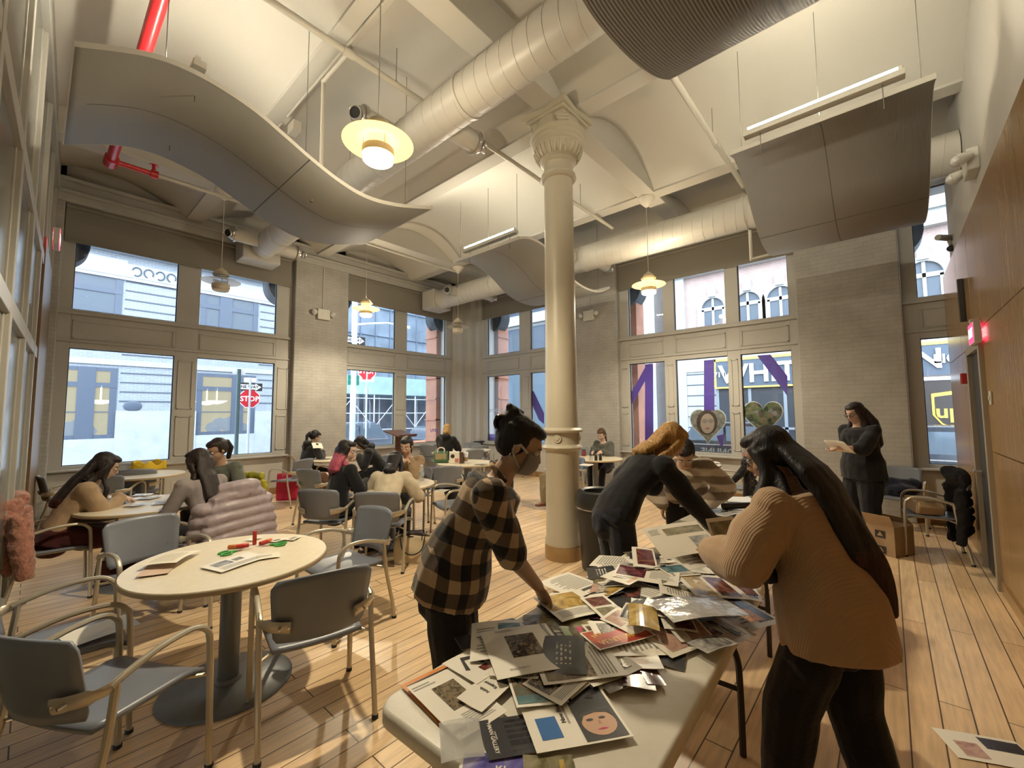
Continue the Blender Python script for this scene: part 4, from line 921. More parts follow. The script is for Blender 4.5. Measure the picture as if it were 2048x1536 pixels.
table(7.15, 7.75, 'round table in the room corner with the blond person')
table(7.35, 4.35, 'round table right of the column with small bottles on it')
table(7.55, 2.65, 'round table by the lettered window')
# ---- folding tables ------------------------------------------------------------
M_fold = mat('beige_plastic_top', (.70, .66, .56), .40, noise=.03, nscale=20, bump=.06, bscale=150)
M_leg = mat('dark_bronze_legs', (.035, .028, .022), .4, .4)
def folding_table(x0, x1, yc, label, rz=0.0, hw=.385):
    L_ = (x1-x0)/2; t = thing('folding_table', label, 'table', ((x0+x1)/2, yc, 0), rz)
    def rr(r, k=6, ins=0): 
        out = []
        for cx, cyy, a0 in ((L_-r, hw-r, 0), (-L_+r, hw-r, PI/2), (-L_+r, -hw+r, PI), (L_-r, -hw+r, 1.5*PI)):
            for j in range(k+1): a = a0+j*PI/2/k; out.append((cx+(r-ins)*math.cos(a), cyy+(r-ins)*math.sin(a)))
        return out
    b = MB(); P0, P1, P2 = rr(.07), rr(.07, ins=.006), rr(.07, ins=.014); k = len(P0)
    n0 = b.pts([(x, y, .688) for x, y in P1]+[(x, y, .696) for x, y in P0]+[(x, y, .728) for x, y in P0]+[(x, y, .738) for x, y in P1]+[(x, y, .741) for x, y in P2])
    for l_ in range(4):
        for i in range(k): j = (i+1) % k; b.face((n0+l_*k+i, n0+l_*k+j, n0+(l_+1)*k+j, n0+(l_+1)*k+i), 0, True)
    b.face([n0+4*k+i for i in range(k)]); b.face([n0+i for i in range(k)][::-1]); b.build('tabletop', M_fold, t)
    for s in (-1, 1):
        b = MB(); xs = s*(L_-.32)
        for e in (-1, 1):
            b.tube(spline([(xs-s*.30, e*.23, .69), (xs-s*.06, e*.24, .60), (xs+s*.02, e*.29, .46), (xs+s*.03, e*.30, .3), (xs+s*.035, e*.30, 0)], 5), .0155, 8)
        b.tube([(xs+s*.03, -.30, .3), (xs+s*.03, .30, .3)], .012, 8); b.build('leg', M_leg, t)
        b = MB(); b.tube([(xs+s*.02, 0, .30), (xs-s*.28, 0, .66)], .010, 6); b.tube([(xs-s*.1, -.3, .66), (xs-s*.1, .3, .66)], .012, 6); b.build('brace', M_leg, t)
    return t
folding_table(.745, 2.58, .872, 'long folding table in the foreground covered in magazine pages', math.radians(2.2))
folding_table(3.05, 4.88, .95, 'second folding table beyond, under pale sheets of paper', math.radians(-2))
# ---- lectern, bin ------------------------------------------------------------------
M_wood = mat('dark_walnut', (.11, .045, .02), .4, noise=.2, nscale=8)
p = at(800, 880, 1, 8.9); t = thing('lectern', 'dark wooden lectern standing before the window left of the corner', 'lectern', (p.x, 8.9, 0), .3)
b = MB(); b.box(-.09, .09, -.07, .07, .03, 1.12); b.build('post', M_wood, t); b = MB(); b.box(-.26, .26, -.22, .22, 0, .03); b.build('foot', M_wood, t, bevel=.006)
b = MB(); b.box(-.33, .33, -.24, .24, -.012, .012, 0, xform((0, 0, 1.16), 0, .28)); b.box(-.33, .33, -.26, -.24, -.012, .05, 0, xform((0, 0, 1.16), 0, .28)); b.build('reading_board', M_wood, t, bevel=.004)
t = thing('waste_bin', 'black round waste bin right of the cream column', 'bin', (4.02, 2.33, 0))
M_bin = mat('black_bin_plastic', (.018, .018, .018), .38)
b = MB(); b.lathe([(.19, 0), (.20, .02), (.235, .60), (.238, .64)], 36); b.build('bin_body', M_bin, t)
b = MB(); b.lathe([(.245, .63), (.255, .65), (.25, .74), (.235, .80), (.20, .815), (.165, .80), (.165, .70)], 36, close=True); b.build('bin_lid', M_bin, t)
b = MB(); b.lathe([(.247, .625), (.2515, .63), (.2515, .64), (.247, .645)], 36, close=True); b.build('steel_band', mat('bin_band', (.4, .4, .4), .25, .9), t)
# ================================================================ people
from mathutils import noise as mnoise
def melt(name, mb, m, parent, vox=.012, smooth=3, rumple=0.0, rs=7.0, stretch=(1, 1, 1), keep=None):
    """one continuous surface out of overlapping rounded solids"""
    me = bpy.data.meshes.new(name); me.from_pydata(mb.v, [], mb.f); me.update()
    o = bpy.data.objects.new(name, me); COL.objects.link(o)
    r = o.modifiers.new('r', 'REMESH'); r.mode = 'VOXEL'; r.voxel_size = vox; r.use_smooth_shade = True
    s = o.modifiers.new('s', 'SMOOTH'); s.iterations = smooth; s.factor = .5
    me2 = bpy.data.meshes.new_from_object(o.evaluated_get(bpy.context.evaluated_depsgraph_get()))
    o.modifiers.clear(); o.data = me2; bpy.data.meshes.remove(me); me2.name = name
    me2.materials.clear()
    for q in (m if isinstance(m, (list, tuple)) else [m]): me2.materials.append(q)
    if rumple:
        off = Vector((random.random()*9, random.random()*9, 0)); cs = []
        for v in me2.vertices:
            q = Vector((v.co.x*stretch[0], v.co.y*stretch[1], v.co.z*stretch[2]))*rs+off
            d = mnoise.noise(q)+.5*mnoise.noise(q*2.1)
            d = d if d > 0 else d*.6
            cs += list(v.co+v.normal*d*rumple)
        me2.vertices.foreach_set('co', cs)
    me2.polygons.foreach_set('use_smooth', [True]*len(me2.polygons)); me2.update()
    o.parent = parent; return o
def limb(b, P, R, n=12, flat=None, up=None):
    b.tube(P, R, n, flat=flat, up=up)
    fx = max(flat) if flat else 1
    for i in (0, -1): b.ball(P[i], R[i]*(min(flat) if flat else 1), 10)
    return b
def ik(a, t, l1, l2, pole):
    a, t, pole = Vector(a), Vector(t), Vector(pole); d = t-a; L_ = d.length
    if L_ > (l1+l2)*.995: t = a+d*((l1+l2)*.995/L_); d = t-a; L_ = d.length
    x = (l1*l1-l2*l2+L_*L_)/(2*L_); h = math.sqrt(max(0, l1*l1-x*x)); dn = d/L_
    p = (pole-dn*pole.dot(dn)); p = p.normalized() if p.length > 1e-5 else dn.orthogonal().normalized()
    return a+dn*x+p*h, t
def hairmat(name, col):
    if name in MATS: return MATS[name]
    m = mat(name, col, .5, spec=.35); n, l, b = nodes(m); tc = n.new('ShaderNodeTexCoord'); mp = n.new('ShaderNodeMapping'); mp.inputs['Scale'].default_value = (95, 95, 7); l.new(tc.outputs['Object'], mp.inputs[0])
    ns = n.new('ShaderNodeTexNoise'); ns.inputs['Scale'].default_value = 1; ns.inputs['Detail'].default_value = 4; ns.inputs['Distortion'].default_value = .8; l.new(mp.outputs[0], ns.inputs['Vector'])
    r = n.new('ShaderNodeMapRange'); r.inputs[1].default_value = .3; r.inputs[2].default_value = .7; r.inputs[3].default_value = .45; r.inputs[4].default_value = 1.6; l.new(ns.outputs[0], r.inputs[0])
    v = n.new('ShaderNodeVectorMath'); v.operation = 'SCALE'; v.inputs[0].default_value = col; l.new(r.outputs[0], v.inputs[3]); l.new(v.outputs[0], b.inputs['Base Color'])
    bp = n.new('ShaderNodeBump'); bp.inputs['Strength'].default_value = .55; bp.inputs['Distance'].default_value = .008; l.new(ns.outputs[0], bp.inputs['Height']); l.new(bp.outputs[0], b.inputs['Normal']); return m
SKIN = {}
def skin(c): 
    k = 'skin_%d' % (int(c[0]*1000)); return mat(k, c, .5, noise=.05, nscale=12)
def hand(b, w, d, palm, k=1.0, curl=.5, side=1, point=False):
    """palm, four jointed fingers and a thumb; w wrist, d pointing direction, palm = palm normal"""
    d = Vector(d).normalized(); palm = Vector(palm); palm = (palm-d*palm.dot(d)).normalized(); x = d.cross(palm)*side
    c = Vector(w)
    b.tube([c-d*.01, c+d*.035*k, c+d*.08*k], [.024*k, .036*k, .038*k], 10, flat=(1.05, .48), up=x)
    for i, (o, L_) in enumerate(((-.029, .062), (-.010, .072), (.010, .068), (.028, .054))):
        p = c+d*.078*k-x*o*k; q = d; P = [p-d*.02]; cc = curl*(.4 if point and i == 0 else 1)
        P.append(p)
        for j, f in enumerate((.45, .32, .25)):
            a = cc*(.55+.35*j); q2 = (d*math.cos(a*(j+1)*.55)+palm*math.sin(a*(j+1)*.55)).normalized(); p = p+q2*L_*f*k; P.append(p)
        b.tube(P, [.0085*k, .0092*k, .0088*k, .008*k, .0068*k], 8); b.ball(P[-1], .0068*k, 8)
    p = c+d*.02*k+x*.026*k; P = [p, p+(x*.7+d*.6+palm*.3).normalized()*.032*k]; P.append(P[-1]+(x*.25+d*.9+palm*.4).normalized()*.028*k); P.append(P[-1]+(d*.95+palm*.5-x*.1).normalized()*.022*k)
    b.tube(P, [.013*k, .0105*k, .0095*k, .008*k], 8); b.ball(P[-1], .008*k, 8)
def person(label, x, y, yaw, H=1.65, sit=False, hz=None, lean=8, side=0, hp=10, hy=0, hands=None, feet=None, sk=(.46, .29, .20), top=None, legs=None, shoe=(.02, .02, .02), hair=None, vox=.012, curl=.5, fat=1.0, face=True, sleeve=1.0, palms=None, point=False):
    k = H/1.65; t = thing('person', label, 'person', (x, y, 0), math.radians(yaw)); F, Lf, U = Vector((1, 0, 0)), Vector((0, 1, 0)), Vector((0, 0, 1))
    hz = hz or (.545 if sit else .885*k); P = Vector((0, 0, hz)); a = math.radians(lean); sd = math.radians(side)
    S1 = Vector((math.sin(a*.8), math.sin(sd), math.cos(a*.8))).normalized(); S2 = Vector((math.sin(a*1.25), math.sin(sd), math.cos(a*1.25))).normalized()
    W_ = P+S1*.20*k; CH = W_+S2*.20*k; SH = CH+S2*.065*k; NB = CH+S2*.115*k; Nf = S2.cross(Lf)*-1; Nf = Lf.cross(S2)     # Nf points forward off the chest
    ha = a*.55+math.radians(hp)*.35; ND = Vector((math.sin(ha), 0, math.cos(ha))); HC = NB+ND*.055*k+Vector((math.sin(math.radians(hp)*.9+a*.3)*.03, 0, 0))+ND*.085*k
    HR = Matrix.Rotation(math.radians(hy), 3, 'Z') @ Matrix.Rotation(math.radians(hp), 3, 'Y'); hk = k*1.0
    def hd(f, l, u): return HC+HR @ Vector((f, l, u))*hk
    hands = hands or {}; feet = feet or {}
    sw = .168*k*(.5+.5*fat)
    J = {}
    for s, n_ in ((1, 'L'), (-1, 'R')):
        sh = SH+Lf*s*sw-S2*.02*k
        tg = hands.get(n_)
        if tg is None: tg = (W_.x+.05, s*.27, hz-.02) if not sit else (.30, s*.13, hz+.13)
        tg = Vector(tg); tw = tg+(sh-tg).normalized()*.05
        el, wr = ik(sh, tw, .275*k, .245*k, (-.35, s*.55, -.75))
        hp_ = P+Lf*s*.088*k
        ft = feet.get(n_)
        if ft is None: ft = (.42, s*.12, 0) if sit else (0, s*.11, 0)
        ft = Vector((ft[0], ft[1], ft[2] if len(ft) > 2 else 0)); an = ft+U*.075
        kn, an = ik(hp_, an, .405*k, .40*k, (1, s*.18, .25) if sit else (1, s*.1, 0))
        toe = (feet.get('toe'+n_) or (1, s*.15, 0)); toe = Vector(toe).normalized()
        J[n_] = (sh, el, wr, hp_, kn, an, toe, s, tg)
    # ---- body: one surface with head, neck, hands
    b = MB()
    limb(b, [P-S1*.05, P+S1*.08*k, W_, W_+S2*.11*k, CH, SH, NB-S2*.02], [.155*k*fat, .148*k*fat, .118*k*fat, .132*k*fat, .145*k*fat, .12*k, .055*k], 16, (1, .66), Lf)
    b.tube([NB-S2*.03, NB+ND*.03, HC-ND*.04], [.056*k, .05*k, .048*k], 12)
    b.ball(hd(-.012, 0, .028), .001, 6)
    MH = Matrix.Identity(3); MH = HR.copy()
    def hb(f, l, u, r): b.ball(hd(f, l, u), tuple(q*hk for q in r), 14, M=HR.to_4x4())
    hb(-.012, 0, .03, (.096, .076, .088)); hb(.022, 0, -.035, (.07, .064, .08)); hb(.055, 0, -.088, (.03, .028, .024)); hb(.052, .03, -.03, (.03, .026, .03)); hb(.052, -.03, -.03, (.03, .026, .03)); hb(.05, 0, .03, (.042, .05, .03))
    b.tube([hd(.083, 0, .018), hd(.098, 0, -.005), hd(.110, 0, -.026)], [.009*k, .011*k, .014*k], 8); b.ball(hd(.100, 0, -.03), (.013*k, .017*k, .01*k), 8)
    for s in (-1, 1): hb(-.008, s*.078, -.012, (.020, .010, .031))
    b.tube([hd(.082, -.02, -.058), hd(.09, 0, -.056), hd(.082, .02, -.058)], .009*k, 8)
    for n_ in 'LR':
        sh, el, wr, hp_, kn, an, toe, s, tg = J[n_]
        limb(b, [sh, sh.lerp(el, .5), el], [.046*k, .043*k, .035*k]); limb(b, [el, el.lerp(wr, .3), wr], [.036*k, .037*k, .025*k])
        pal = (palms or {}).get(n_) or (0, -s*.4, -1); hand(b, wr, (tg-wr).normalized() if (tg-wr).length > .02 else (wr-el), pal, k, curl, s, point)
        limb(b, [hp_, hp_.lerp(kn, .5), kn], [.082*k*fat, .07*k*fat, .05*k]); limb(b, [kn, kn.lerp(an, .3), kn.lerp(an, .7), an], [.05*k, .055*k, .042*k, .034*k])
        limb(b, [an-U*.03-toe*.04, an-U*.035+toe*.14], [.034*k, .026*k])
    melt('body', b, skin(sk), t, vox, 3)
    if face:
        for s in (-1, 1): e = MB(); e.ball(hd(.078, s*.031, .008), .0125*hk, 10); e.ball(hd(.0855, s*.031, .006), .0068*hk, 8, 1); e.build('eye', [mat('eye_white', (.62, .60, .58), .3), mat('eye_dark', (.03, .02, .015), .2)], t)
        for s in (-1, 1): e = MB(); e.tube([hd(.084, s*.014, .03), hd(.086, s*.032, .036), hd(.074, s*.05, .03)], [.0035, .004, .002], 6); e.build('eyebrow', mat('brow_'+str(int(hair['col'][0]*999)), hair['col'], .7), t)
        e = MB(); e.tube([hd(.087, -.02, -.0575), hd(.097, -.007, -.0545), hd(.0975, 0, -.056), hd(.097, .007, -.0545), hd(.087, .02, -.0575)], [.003, .0055, .0055, .0055, .003], 8); e.build('lips', mat('lips_rose', (.36, .13, .11), .4), t)
    # ---- trousers or skirt
    if legs:
        m, kind, th = legs.get('m'), legs.get('kind', 'trousers'), legs.get('t', .014); b = MB()
        limb(b, [P-S1*.07, P+S1*.02*k, P+S1*.09*k], [(.165*fat+th)*k, (.158*fat+th)*k, (.135*fat+th*.6)*k], 16, (1, .72), Lf)
        for n_ in 'LR':
            sh, el, wr, hp_, kn, an, toe, s, tg = J[n_]; w = legs.get('w', 1.0)
            end = kn.lerp(an, legs.get('len', .96))
            limb(b, [hp_+U*.02, hp_.lerp(kn, .5), kn, kn.lerp(end, .5), end], [(.090*fat+th*.4)*k, (.078*fat*(.6+.4*w)+th)*k, (.06*w+th)*k, (.054*w+th)*k, (.042*w+th*1.1)*k])
        if kind == 'skirt':
            kl, kr = J['L'][4], J['R'][4]; mid = (kl+kr)/2
            limb(b, [P+F*.05, mid*.5+P*.5, mid], [.15*k, .15*k, .13*k], 14, (1.05, .62), Lf); limb(b, [mid, mid-U*.18+F*.0], [.12, .13], 14, (1.1, .6), Lf)
        melt('skirt' if kind == 'skirt' else 'trousers', b, m, t, vox, 3, .008, 9, (1, 1, .6))
    for n_ in 'LR':
        sh, el, wr, hp_, kn, an, toe, s, tg = J[n_]; b = MB(); g = an-U*.05
        up = (an-kn).normalized()*-1; 
        limb(b, [g-toe*.055, g+toe*.03, g+toe*.13, g+toe*.165], [.038*k, .04*k, .036*k, .026*k], 10, (1, .82), Lf)
        if legs and legs.get('boot'): limb(b, [an, an+(kn-an).normalized()*.16], [.046*k, .05*k])
        melt('shoe', b, mat('shoe_%d_%d' % (int(shoe[0]*999), int(shoe[2]*999)), shoe, .45), t, max(.009, vox*.9), 2)
    # ---- top
    if top:
        th = top.get('t', .016); dr = top.get('drop', .08); b = MB()
        low = P-(U*.6+S1*.4)*dr*k if not sit else P-S1*min(dr, .03)
        hw = top.get('hem', 1.0)
        b.tube([low, P+S1*.08*k, W_, W_+S2*.11*k, CH, SH, NB-S2*.03], [(.165*fat*hw+th)*k, (.158*fat*hw+th)*k, (.128*fat*(.5+.5*hw)+th)*k, (.138*fat+th)*k, (.15*fat+th)*k, (.135+th)*k, (.055+th*.6)*k], 16, flat=(1, top.get('deep', .70)), up=Lf)
        if top.get('bust', 1): 
            for s in (-1, 1): b.ball(W_+S2*.13*k+Nf*.075*k*fat+Lf*s*.065*k, (.062+th*.7)*k, 10)
        for n_ in 'LR':
            sh, el, wr, hp_, kn, an, toe, s, tg = J[n_]; sv = sleeve
            limb(b, [CH+Lf*s*.06*k, sh], [.075*k, (.056+th)*k]); 
            if top.get('short'): limb(b, [sh, sh.lerp(el, .6)], [(.056+th)*k, (.055+th)*k])
            else:
                limb(b, [sh-S2*.012, sh.lerp(el, .5), el], [(.052+th*.8)*k, (.05*sv+th)*k, (.045*sv+th)*k])
                e = top.get('cuff', .93); w2 = el.lerp(wr, e); limb(b, [el, el.lerp(w2, .5), w2], [(.045*sv+th)*k, (.042*sv+th)*k, (.032*(.4+.6*sv)+th*.9)*k])
        if top.get('hood'): limb(b, [NB-Nf*.08+Lf*.09, NB-Nf*.12-S2*.03, NB-Nf*.08-Lf*.09], [.045*k, .065*k, .045*k])
        if top.get('neck'): b.tube([NB-S2*.02, NB+ND*.035], [.068*k, .060*k], 14)
        if top.get('extra'): top['extra'](b, locals())
        melt(top.get('name', 'sweater'), b, top['m'], t, vox, top.get('smooth', 7), top.get('rumple', .011), top.get('rs', 8), (1, 1, .7))
    # ---- hair
    if hair:
        m = hairmat('hair_%s' % hair['name'], hair['col']); b = MB(); kind = hair['kind']
        th = .016
        def hh(f, l, u, r): b.ball(hd(f, l, u), tuple(q*hk for q in r), 14, M=HR.to_4x4())
        hh(-.032, 0, .044, (.096, .086, .086)); hh(-.05, 0, .0, (.07, .084, .08)); hh(.02, .0, .088, (.062, .066, .034))
        for s in (-1, 1): hh(-.03, s*.055, .015, (.062, .034, .068))
        if kind in ('long', 'half'):
            ln = hair.get('len', .45); w = hair.get('w', .095); back = hair.get('back', .0)
            B0 = hd(-.085, 0, .0); P0 = [hd(-.05, 0, .07), B0, NB-Nf*(.075+back)+U*.03]
            q = P0[-1].copy(); n = 5
            for j in range(n): q = q-S2*(ln/n)-Nf*(.018 if j == 0 else .004)+Vector(hair.get('drift', (0, 0, 0)))*(1/n); P0.append(q)
            R0 = [.07, .085]+[w]*n+[w*.55]; b.tube(P0, [r*k for r in R0[:len(P0)]], 14, flat=(1, hair.get('thick', .48)), up=Lf)
            for s in hair.get('front', (-1, 1)):
                A = [hd(.03, s*.062, .06), hd(.018, s*.082, -.02), hd(.0, s*.085, -.10), SH+Lf*s*.10*k+Nf*(.03 if hair.get('fwd') else -.03)]
                if hair.get('fwd'): A += [SH+Lf*s*.10*k+Nf*.10-S2*.12, SH+Lf*s*.10*k+Nf*.12-S2*.26]
                b.tube(A, [.028*k, .034*k, .036*k, .036*k, .034*k, .02*k][:len(A)], 8, flat=(1, .7))
        if kind == 'pony':
            A = [hd(-.095, 0, hair.get('h', .03)), hd(-.135, 0, hair.get('h', .03)-.02), hd(-.15, 0, -.06), NB-Nf*.12-U*.02]; 
            if hair.get('len', 0) > .2: A += [NB-Nf*.13-S2*.16]
            b.tube(A, [.026*k, .034*k, .032*k, .024*k, .014*k][:len(A)], 10); b.ball(A[0], .03*k, 10)
        if kind == 'bun':
            hh(-.115, 0, .06, (.035, .05, .05)); hh(-.105, 0, .105, (.03, .045, .03)); hh(-.10, 0, .02, (.03, .05, .05))
            for j in range(14): q = hd(-.10+random.uniform(-.03, .02), random.uniform(-.04, .04), .115); b.tube([q, q+HR @ Vector((random.uniform(-.03, .02), random.uniform(-.03, .03), .022))*k], [.016, .007], 6)
        if kind == 'bob':
            hh(-.05, 0, -.06, (.06, .085, .07)); 
            for s in (-1, 1): hh(-.01, s*.066, -.05, (.045, .028, .07))
        for lk in hair.get('locks', ()): b.tube([Vector(q[:3]) for q in spline([tuple(p_) for p_ in lk['p'](hd, SH, NB, S2, Nf, Lf, U)], 4)], lk.get('r', .012), 7)
        hob = melt('hair', b, m, t, min(vox, .010), 2, .0035, 22, (1, 1, .12))
        if kind in ('long', 'half') and vox < .011:
            wb = MB(); q0 = P0[-1]
            for j in range(26):
                a_ = q0+Lf*random.uniform(-1, 1)*w*.8+Nf*random.uniform(-.02, .03)+S2*.10; wb.tube(spline([tuple(a_), tuple(a_-U*.06+Lf*random.uniform(-.01, .01)), tuple(a_-U*random.uniform(.11, .17)+Lf*random.uniform(-.03, .03)+Nf*random.uniform(-.02, .02))], 3), [.006]*3+[.0045]*2+[.002]*2, 5)
            wb.build('hair_wisp', hairmat('hair_tip_%s' % hair['name'], hair['tips'][0]) if hair.get('tips') else m, t)
        if hair.get('tips'):
            c2, z0 = hair['tips']; o = hob; o.data.materials.append(hairmat('hair_tip_%s' % hair['name'], c2))
            for p_ in o.data.polygons:
                if (p_.center-HC).dot(HR @ Vector((0, 0, 1))) < z0+random.uniform(-.015, .015): p_.material_index = 1
    t['_'] = 0; del t['_']
    return t, dict(J=J, P=P, NB=NB, SH=SH, HC=HC, hd=hd, S2=S2, Nf=Nf, CH=CH, W=W_, k=k)
def cloth(name, c, rough=.85, noise=.12, ns=14, bump=.25, bs=160): return mat(name, c, rough, noise=noise, nscale=ns, bump=bump, bscale=bs, spec=.2, sheen=.2)
BLACKCOL = (.012, .010, .010)
def glasses(t, D, col=(.02, .02, .02), big=1.0):
    hd = D['hd']; b = MB()
    for s in (-1, 1):
        b.tube([hd(.098, s*.033+.021*big*math.cos(q), .006+.017*big*math.sin(q)) for q in [2*PI*j/14 for j in range(15)]], .0028, 6)
        b.tube([hd(.097, s*.054, .01), hd(.03, s*.078, .012), hd(-.02, s*.082, .0)], .0022, 6)
    b.tube([hd(.1, -.012, .01), hd(.1, .012, .01)], .0025, 6); b.build('glasses', mat('glasses_%d' % int(col[0]*100), col, .3), t)
# --- plaid woman ----------------------------------------------------------------------
def plaid():
    m = mat('buffalo_plaid_flannel', (.3, .2, .1), .9, sheen=.2, spec=.2); n, l, b = nodes(m); tc = n.new('ShaderNodeTexCoord'); mp = n.new('ShaderNodeMapping'); l.new(tc.outputs['Object'], mp.inputs[0])
    mp.inputs['Rotation'].default_value = (0, math.radians(-14), 0); sp = n.new('ShaderNodeSeparateXYZ'); l.new(mp.outputs[0], sp.inputs[0])
    ns = n.new('ShaderNodeTexNoise'); ns.inputs['Scale'].default_value = 5; l.new(tc.outputs['Object'], ns.inputs['Vector'])
    def band(sock, per):
        w = n.new('ShaderNodeMath'); w.operation = 'MULTIPLY_ADD'; l.new(ns.outputs[0], w.inputs[0]); w.inputs[1].default_value = .05; l.new(sock, w.inputs[2])
        d = n.new('ShaderNodeMath'); d.operation = 'DIVIDE'; l.new(w.outputs[0], d.inputs[0]); d.inputs[1].default_value = per
        f = n.new('ShaderNodeMath'); f.operation = 'FRACT'; l.new(d.outputs[0], f.inputs[0]); g = n.new('ShaderNodeMath'); g.operation = 'GREATER_THAN'; g.inputs[1].default_value = .5; l.new(f.outputs[0], g.inputs[0]); return g.outputs[0]
    ad = n.new('ShaderNodeMath'); ad.operation = 'ADD'; l.new(sp.outputs[0], ad.inputs[0]); s2 = n.new('ShaderNodeMath'); s2.operation = 'MULTIPLY'; s2.inputs[1].default_value = .75; l.new(sp.outputs[1], s2.inputs[0]); l.new(s2.outputs[0], ad.inputs[1])
    a = band(ad.outputs[0], .105); c = band(sp.outputs[2], .115); sm = n.new('ShaderNodeMath'); sm.operation = 'ADD'; l.new(a, sm.inputs[0]); l.new(c, sm.inputs[1])
    dv = n.new('ShaderNodeMath'); dv.operation = 'MULTIPLY'; dv.inputs[1].default_value = .5; l.new(sm.outputs[0], dv.inputs[0])
    r = n.new('ShaderNodeValToRGB'); r.color_ramp.interpolation = 'CONSTANT'; e = r.color_ramp.elements; e[0].position = 0; e[0].color = (.42, .30, .185, 1); e[1].position = .75; e[1].color = (.014, .012, .012, 1); e2 = e.new(.25); e2.color = (.10, .07, .045, 1)
    l.new(dv.outputs[0], r.inputs[0]); l.new(r.outputs[0], b.inputs['Base Color'])
    n2 = n.new('ShaderNodeTexNoise'); n2.inputs['Scale'].default_value = 220; l.new(tc.outputs['Object'], n2.inputs['Vector']); bp = n.new('ShaderNodeBump'); bp.inputs['Strength'].default_value = .3; bp.inputs['Distance'].default_value = .004; l.new(n2.outputs[0], bp.inputs['Height']); l.new(bp.outputs[0], b.inputs['Normal']); return m
def loc2(x, y, yaw, p):       # world point into a person's frame
    a = math.radians(yaw); dx, dy = p[0]-x, p[1]-y; return (dx*math.cos(a)+dy*math.sin(a), -dx*math.sin(a)+dy*math.cos(a), p[2])
hx = onz(1085, 1196, .80)
def collar(b, q):
    NB, S2, Nf, Lf, ND, k = q['NB'], q['S2'], q['Nf'], q['Lf'], q['ND'], q['k']
    b.tube([NB+Lf*.075-S2*.01+Nf*.03, NB+Lf*.05-Nf*.06+S2*.015, NB-Nf*.075+S2*.02, NB-Lf*.05-Nf*.06+S2*.015, NB-Lf*.075-S2*.01+Nf*.03], .016*k, 8)
X_, Y_, A_ = 1.255, 1.48, -52
t, D = person('woman in a plaid flannel shirt and grey face mask bending over the long table', X_, Y_, A_, H=1.66, lean=25, hp=32, hy=0,
    hands={'R': loc2(X_, Y_, A_, (hx.x, hx.y, hx.z+.015)), 'L': (.02, .25, .86)}, sk=(.44, .28, .19), vox=.007, curl=.42,
    top=dict(m=plaid(), name='plaid_shirt', t=.022, drop=.05, hem=1.12, deep=.80, cuff=.12, rumple=.013, rs=7, extra=collar, bust=1), legs=dict(m=cloth('black_trousers', (.012, .012, .014)), w=.95),
    hair=dict(kind='bun', name='black_bun', col=BLACKCOL), palms={'R': (.1, .1, -1), 'L': (0, -.4, -1)})
hd = D['hd']; b = MB()
def mask(u, v):
    l = (2*u-1)*.072; c = math.cos((2*u-1)*1.25); z = .004-.098*v
    f = .028+.088*c*(.55+.45*math.sin(PI*(v*.72+.14)))
    return hd(f, l, z-.006*(1-c))
b.grid(mask, 18, 12); b.build('face_mask', mat('grey_face_mask', (.24, .22, .21), .8, bump=.2, bscale=300), t, solid=.003)
b = MB()
for s in (-1, 1): b.tube([hd(.045, s*.071, -.005), hd(.0, s*.084, .012), hd(-.022, s*.086, -.005), hd(-.012, s*.084, -.035), hd(.045, s*.066, -.075)], .006, 6, flat=(1, .4))
b.build('mask_loop', mat('pale_mask_loop', (.5, .46, .42), .8), t)
b = MB(); b.lathe([(.010, -.0015), (.0125, 0), (.010, .0015)], 16, tuple(hd(-.008, -.093, -.045)), M=Matrix.Rotation(PI/2, 4, 'X'), close=True); b.build('hoop_earring', mat('silver_hoop', (.7, .7, .7), .2, 1), t)
b = MB()
for j in range(5): b.tube(spline([tuple(hd(-.125, -.036+.018*j, .075)), tuple(hd(-.150, -.034+.017*j, .06)), tuple(hd(-.148, -.03+.015*j, .03)), tuple(hd(-.128, -.03+.015*j, .012))], 3), .0075, 6)
b.tube([hd(-.15, -.04, .056), hd(-.15, .036, .056)], .010, 6)
b.build('claw_clip', mat('dark_claw_clip', (.03, .015, .01), .25), t)
# --- woman in the tan sweater, back to the viewer ---------------------------------------
def ribknit():
    m = mat('tan_rib_knit', (.43, .29, .175), .9, spec=.15, sheen=.3, noise=.06, nscale=6); n, l, b = nodes(m); tc = n.new('ShaderNodeTexCoord'); mp = n.new('ShaderNodeMapping'); mp.inputs['Rotation'].default_value = (0, .25, .5); l.new(tc.outputs['Object'], mp.inputs[0])
    w = n.new('ShaderNodeTexWave'); w.inputs['Scale'].default_value = 34; w.inputs['Distortion'].default_value = .8; l.new(mp.outputs[0], w.inputs['Vector']); bp = n.new('ShaderNodeBump'); bp.inputs['Strength'].default_value = .35; bp.inputs['Distance'].default_value = .004; l.new(w.outputs[0], bp.inputs['Height']); l.new(bp.outputs[0], b.inputs['Normal']); return m
X_, Y_, A_ = 2.10, .20, 74
hl, hr_ = dep(1400, 1108, 1.95), dep(1470, 1120, 1.9)
def back_locks(hd, SH, NB, S2, Nf, Lf, U): return [hd(-.06, -.02, .04), NB-Nf*.12-Lf*.02, SH-Nf*.15-S2*.15-Lf*.03, SH-Nf*.16-S2*.28-Lf*.05, SH-Nf*.14-S2*.38-Lf*.06, SH-Nf*.11-S2*.46-Lf*.06]
def side_lock(hd, SH, NB, S2, Nf, Lf, U): return [hd(.0, .08, .03), hd(.035, .095, -.08), SH+Lf*.15+Nf*.07-S2*.02, SH+Lf*.15+Nf*.12-S2*.16, SH+Lf*.14+Nf*.13-S2*.30]
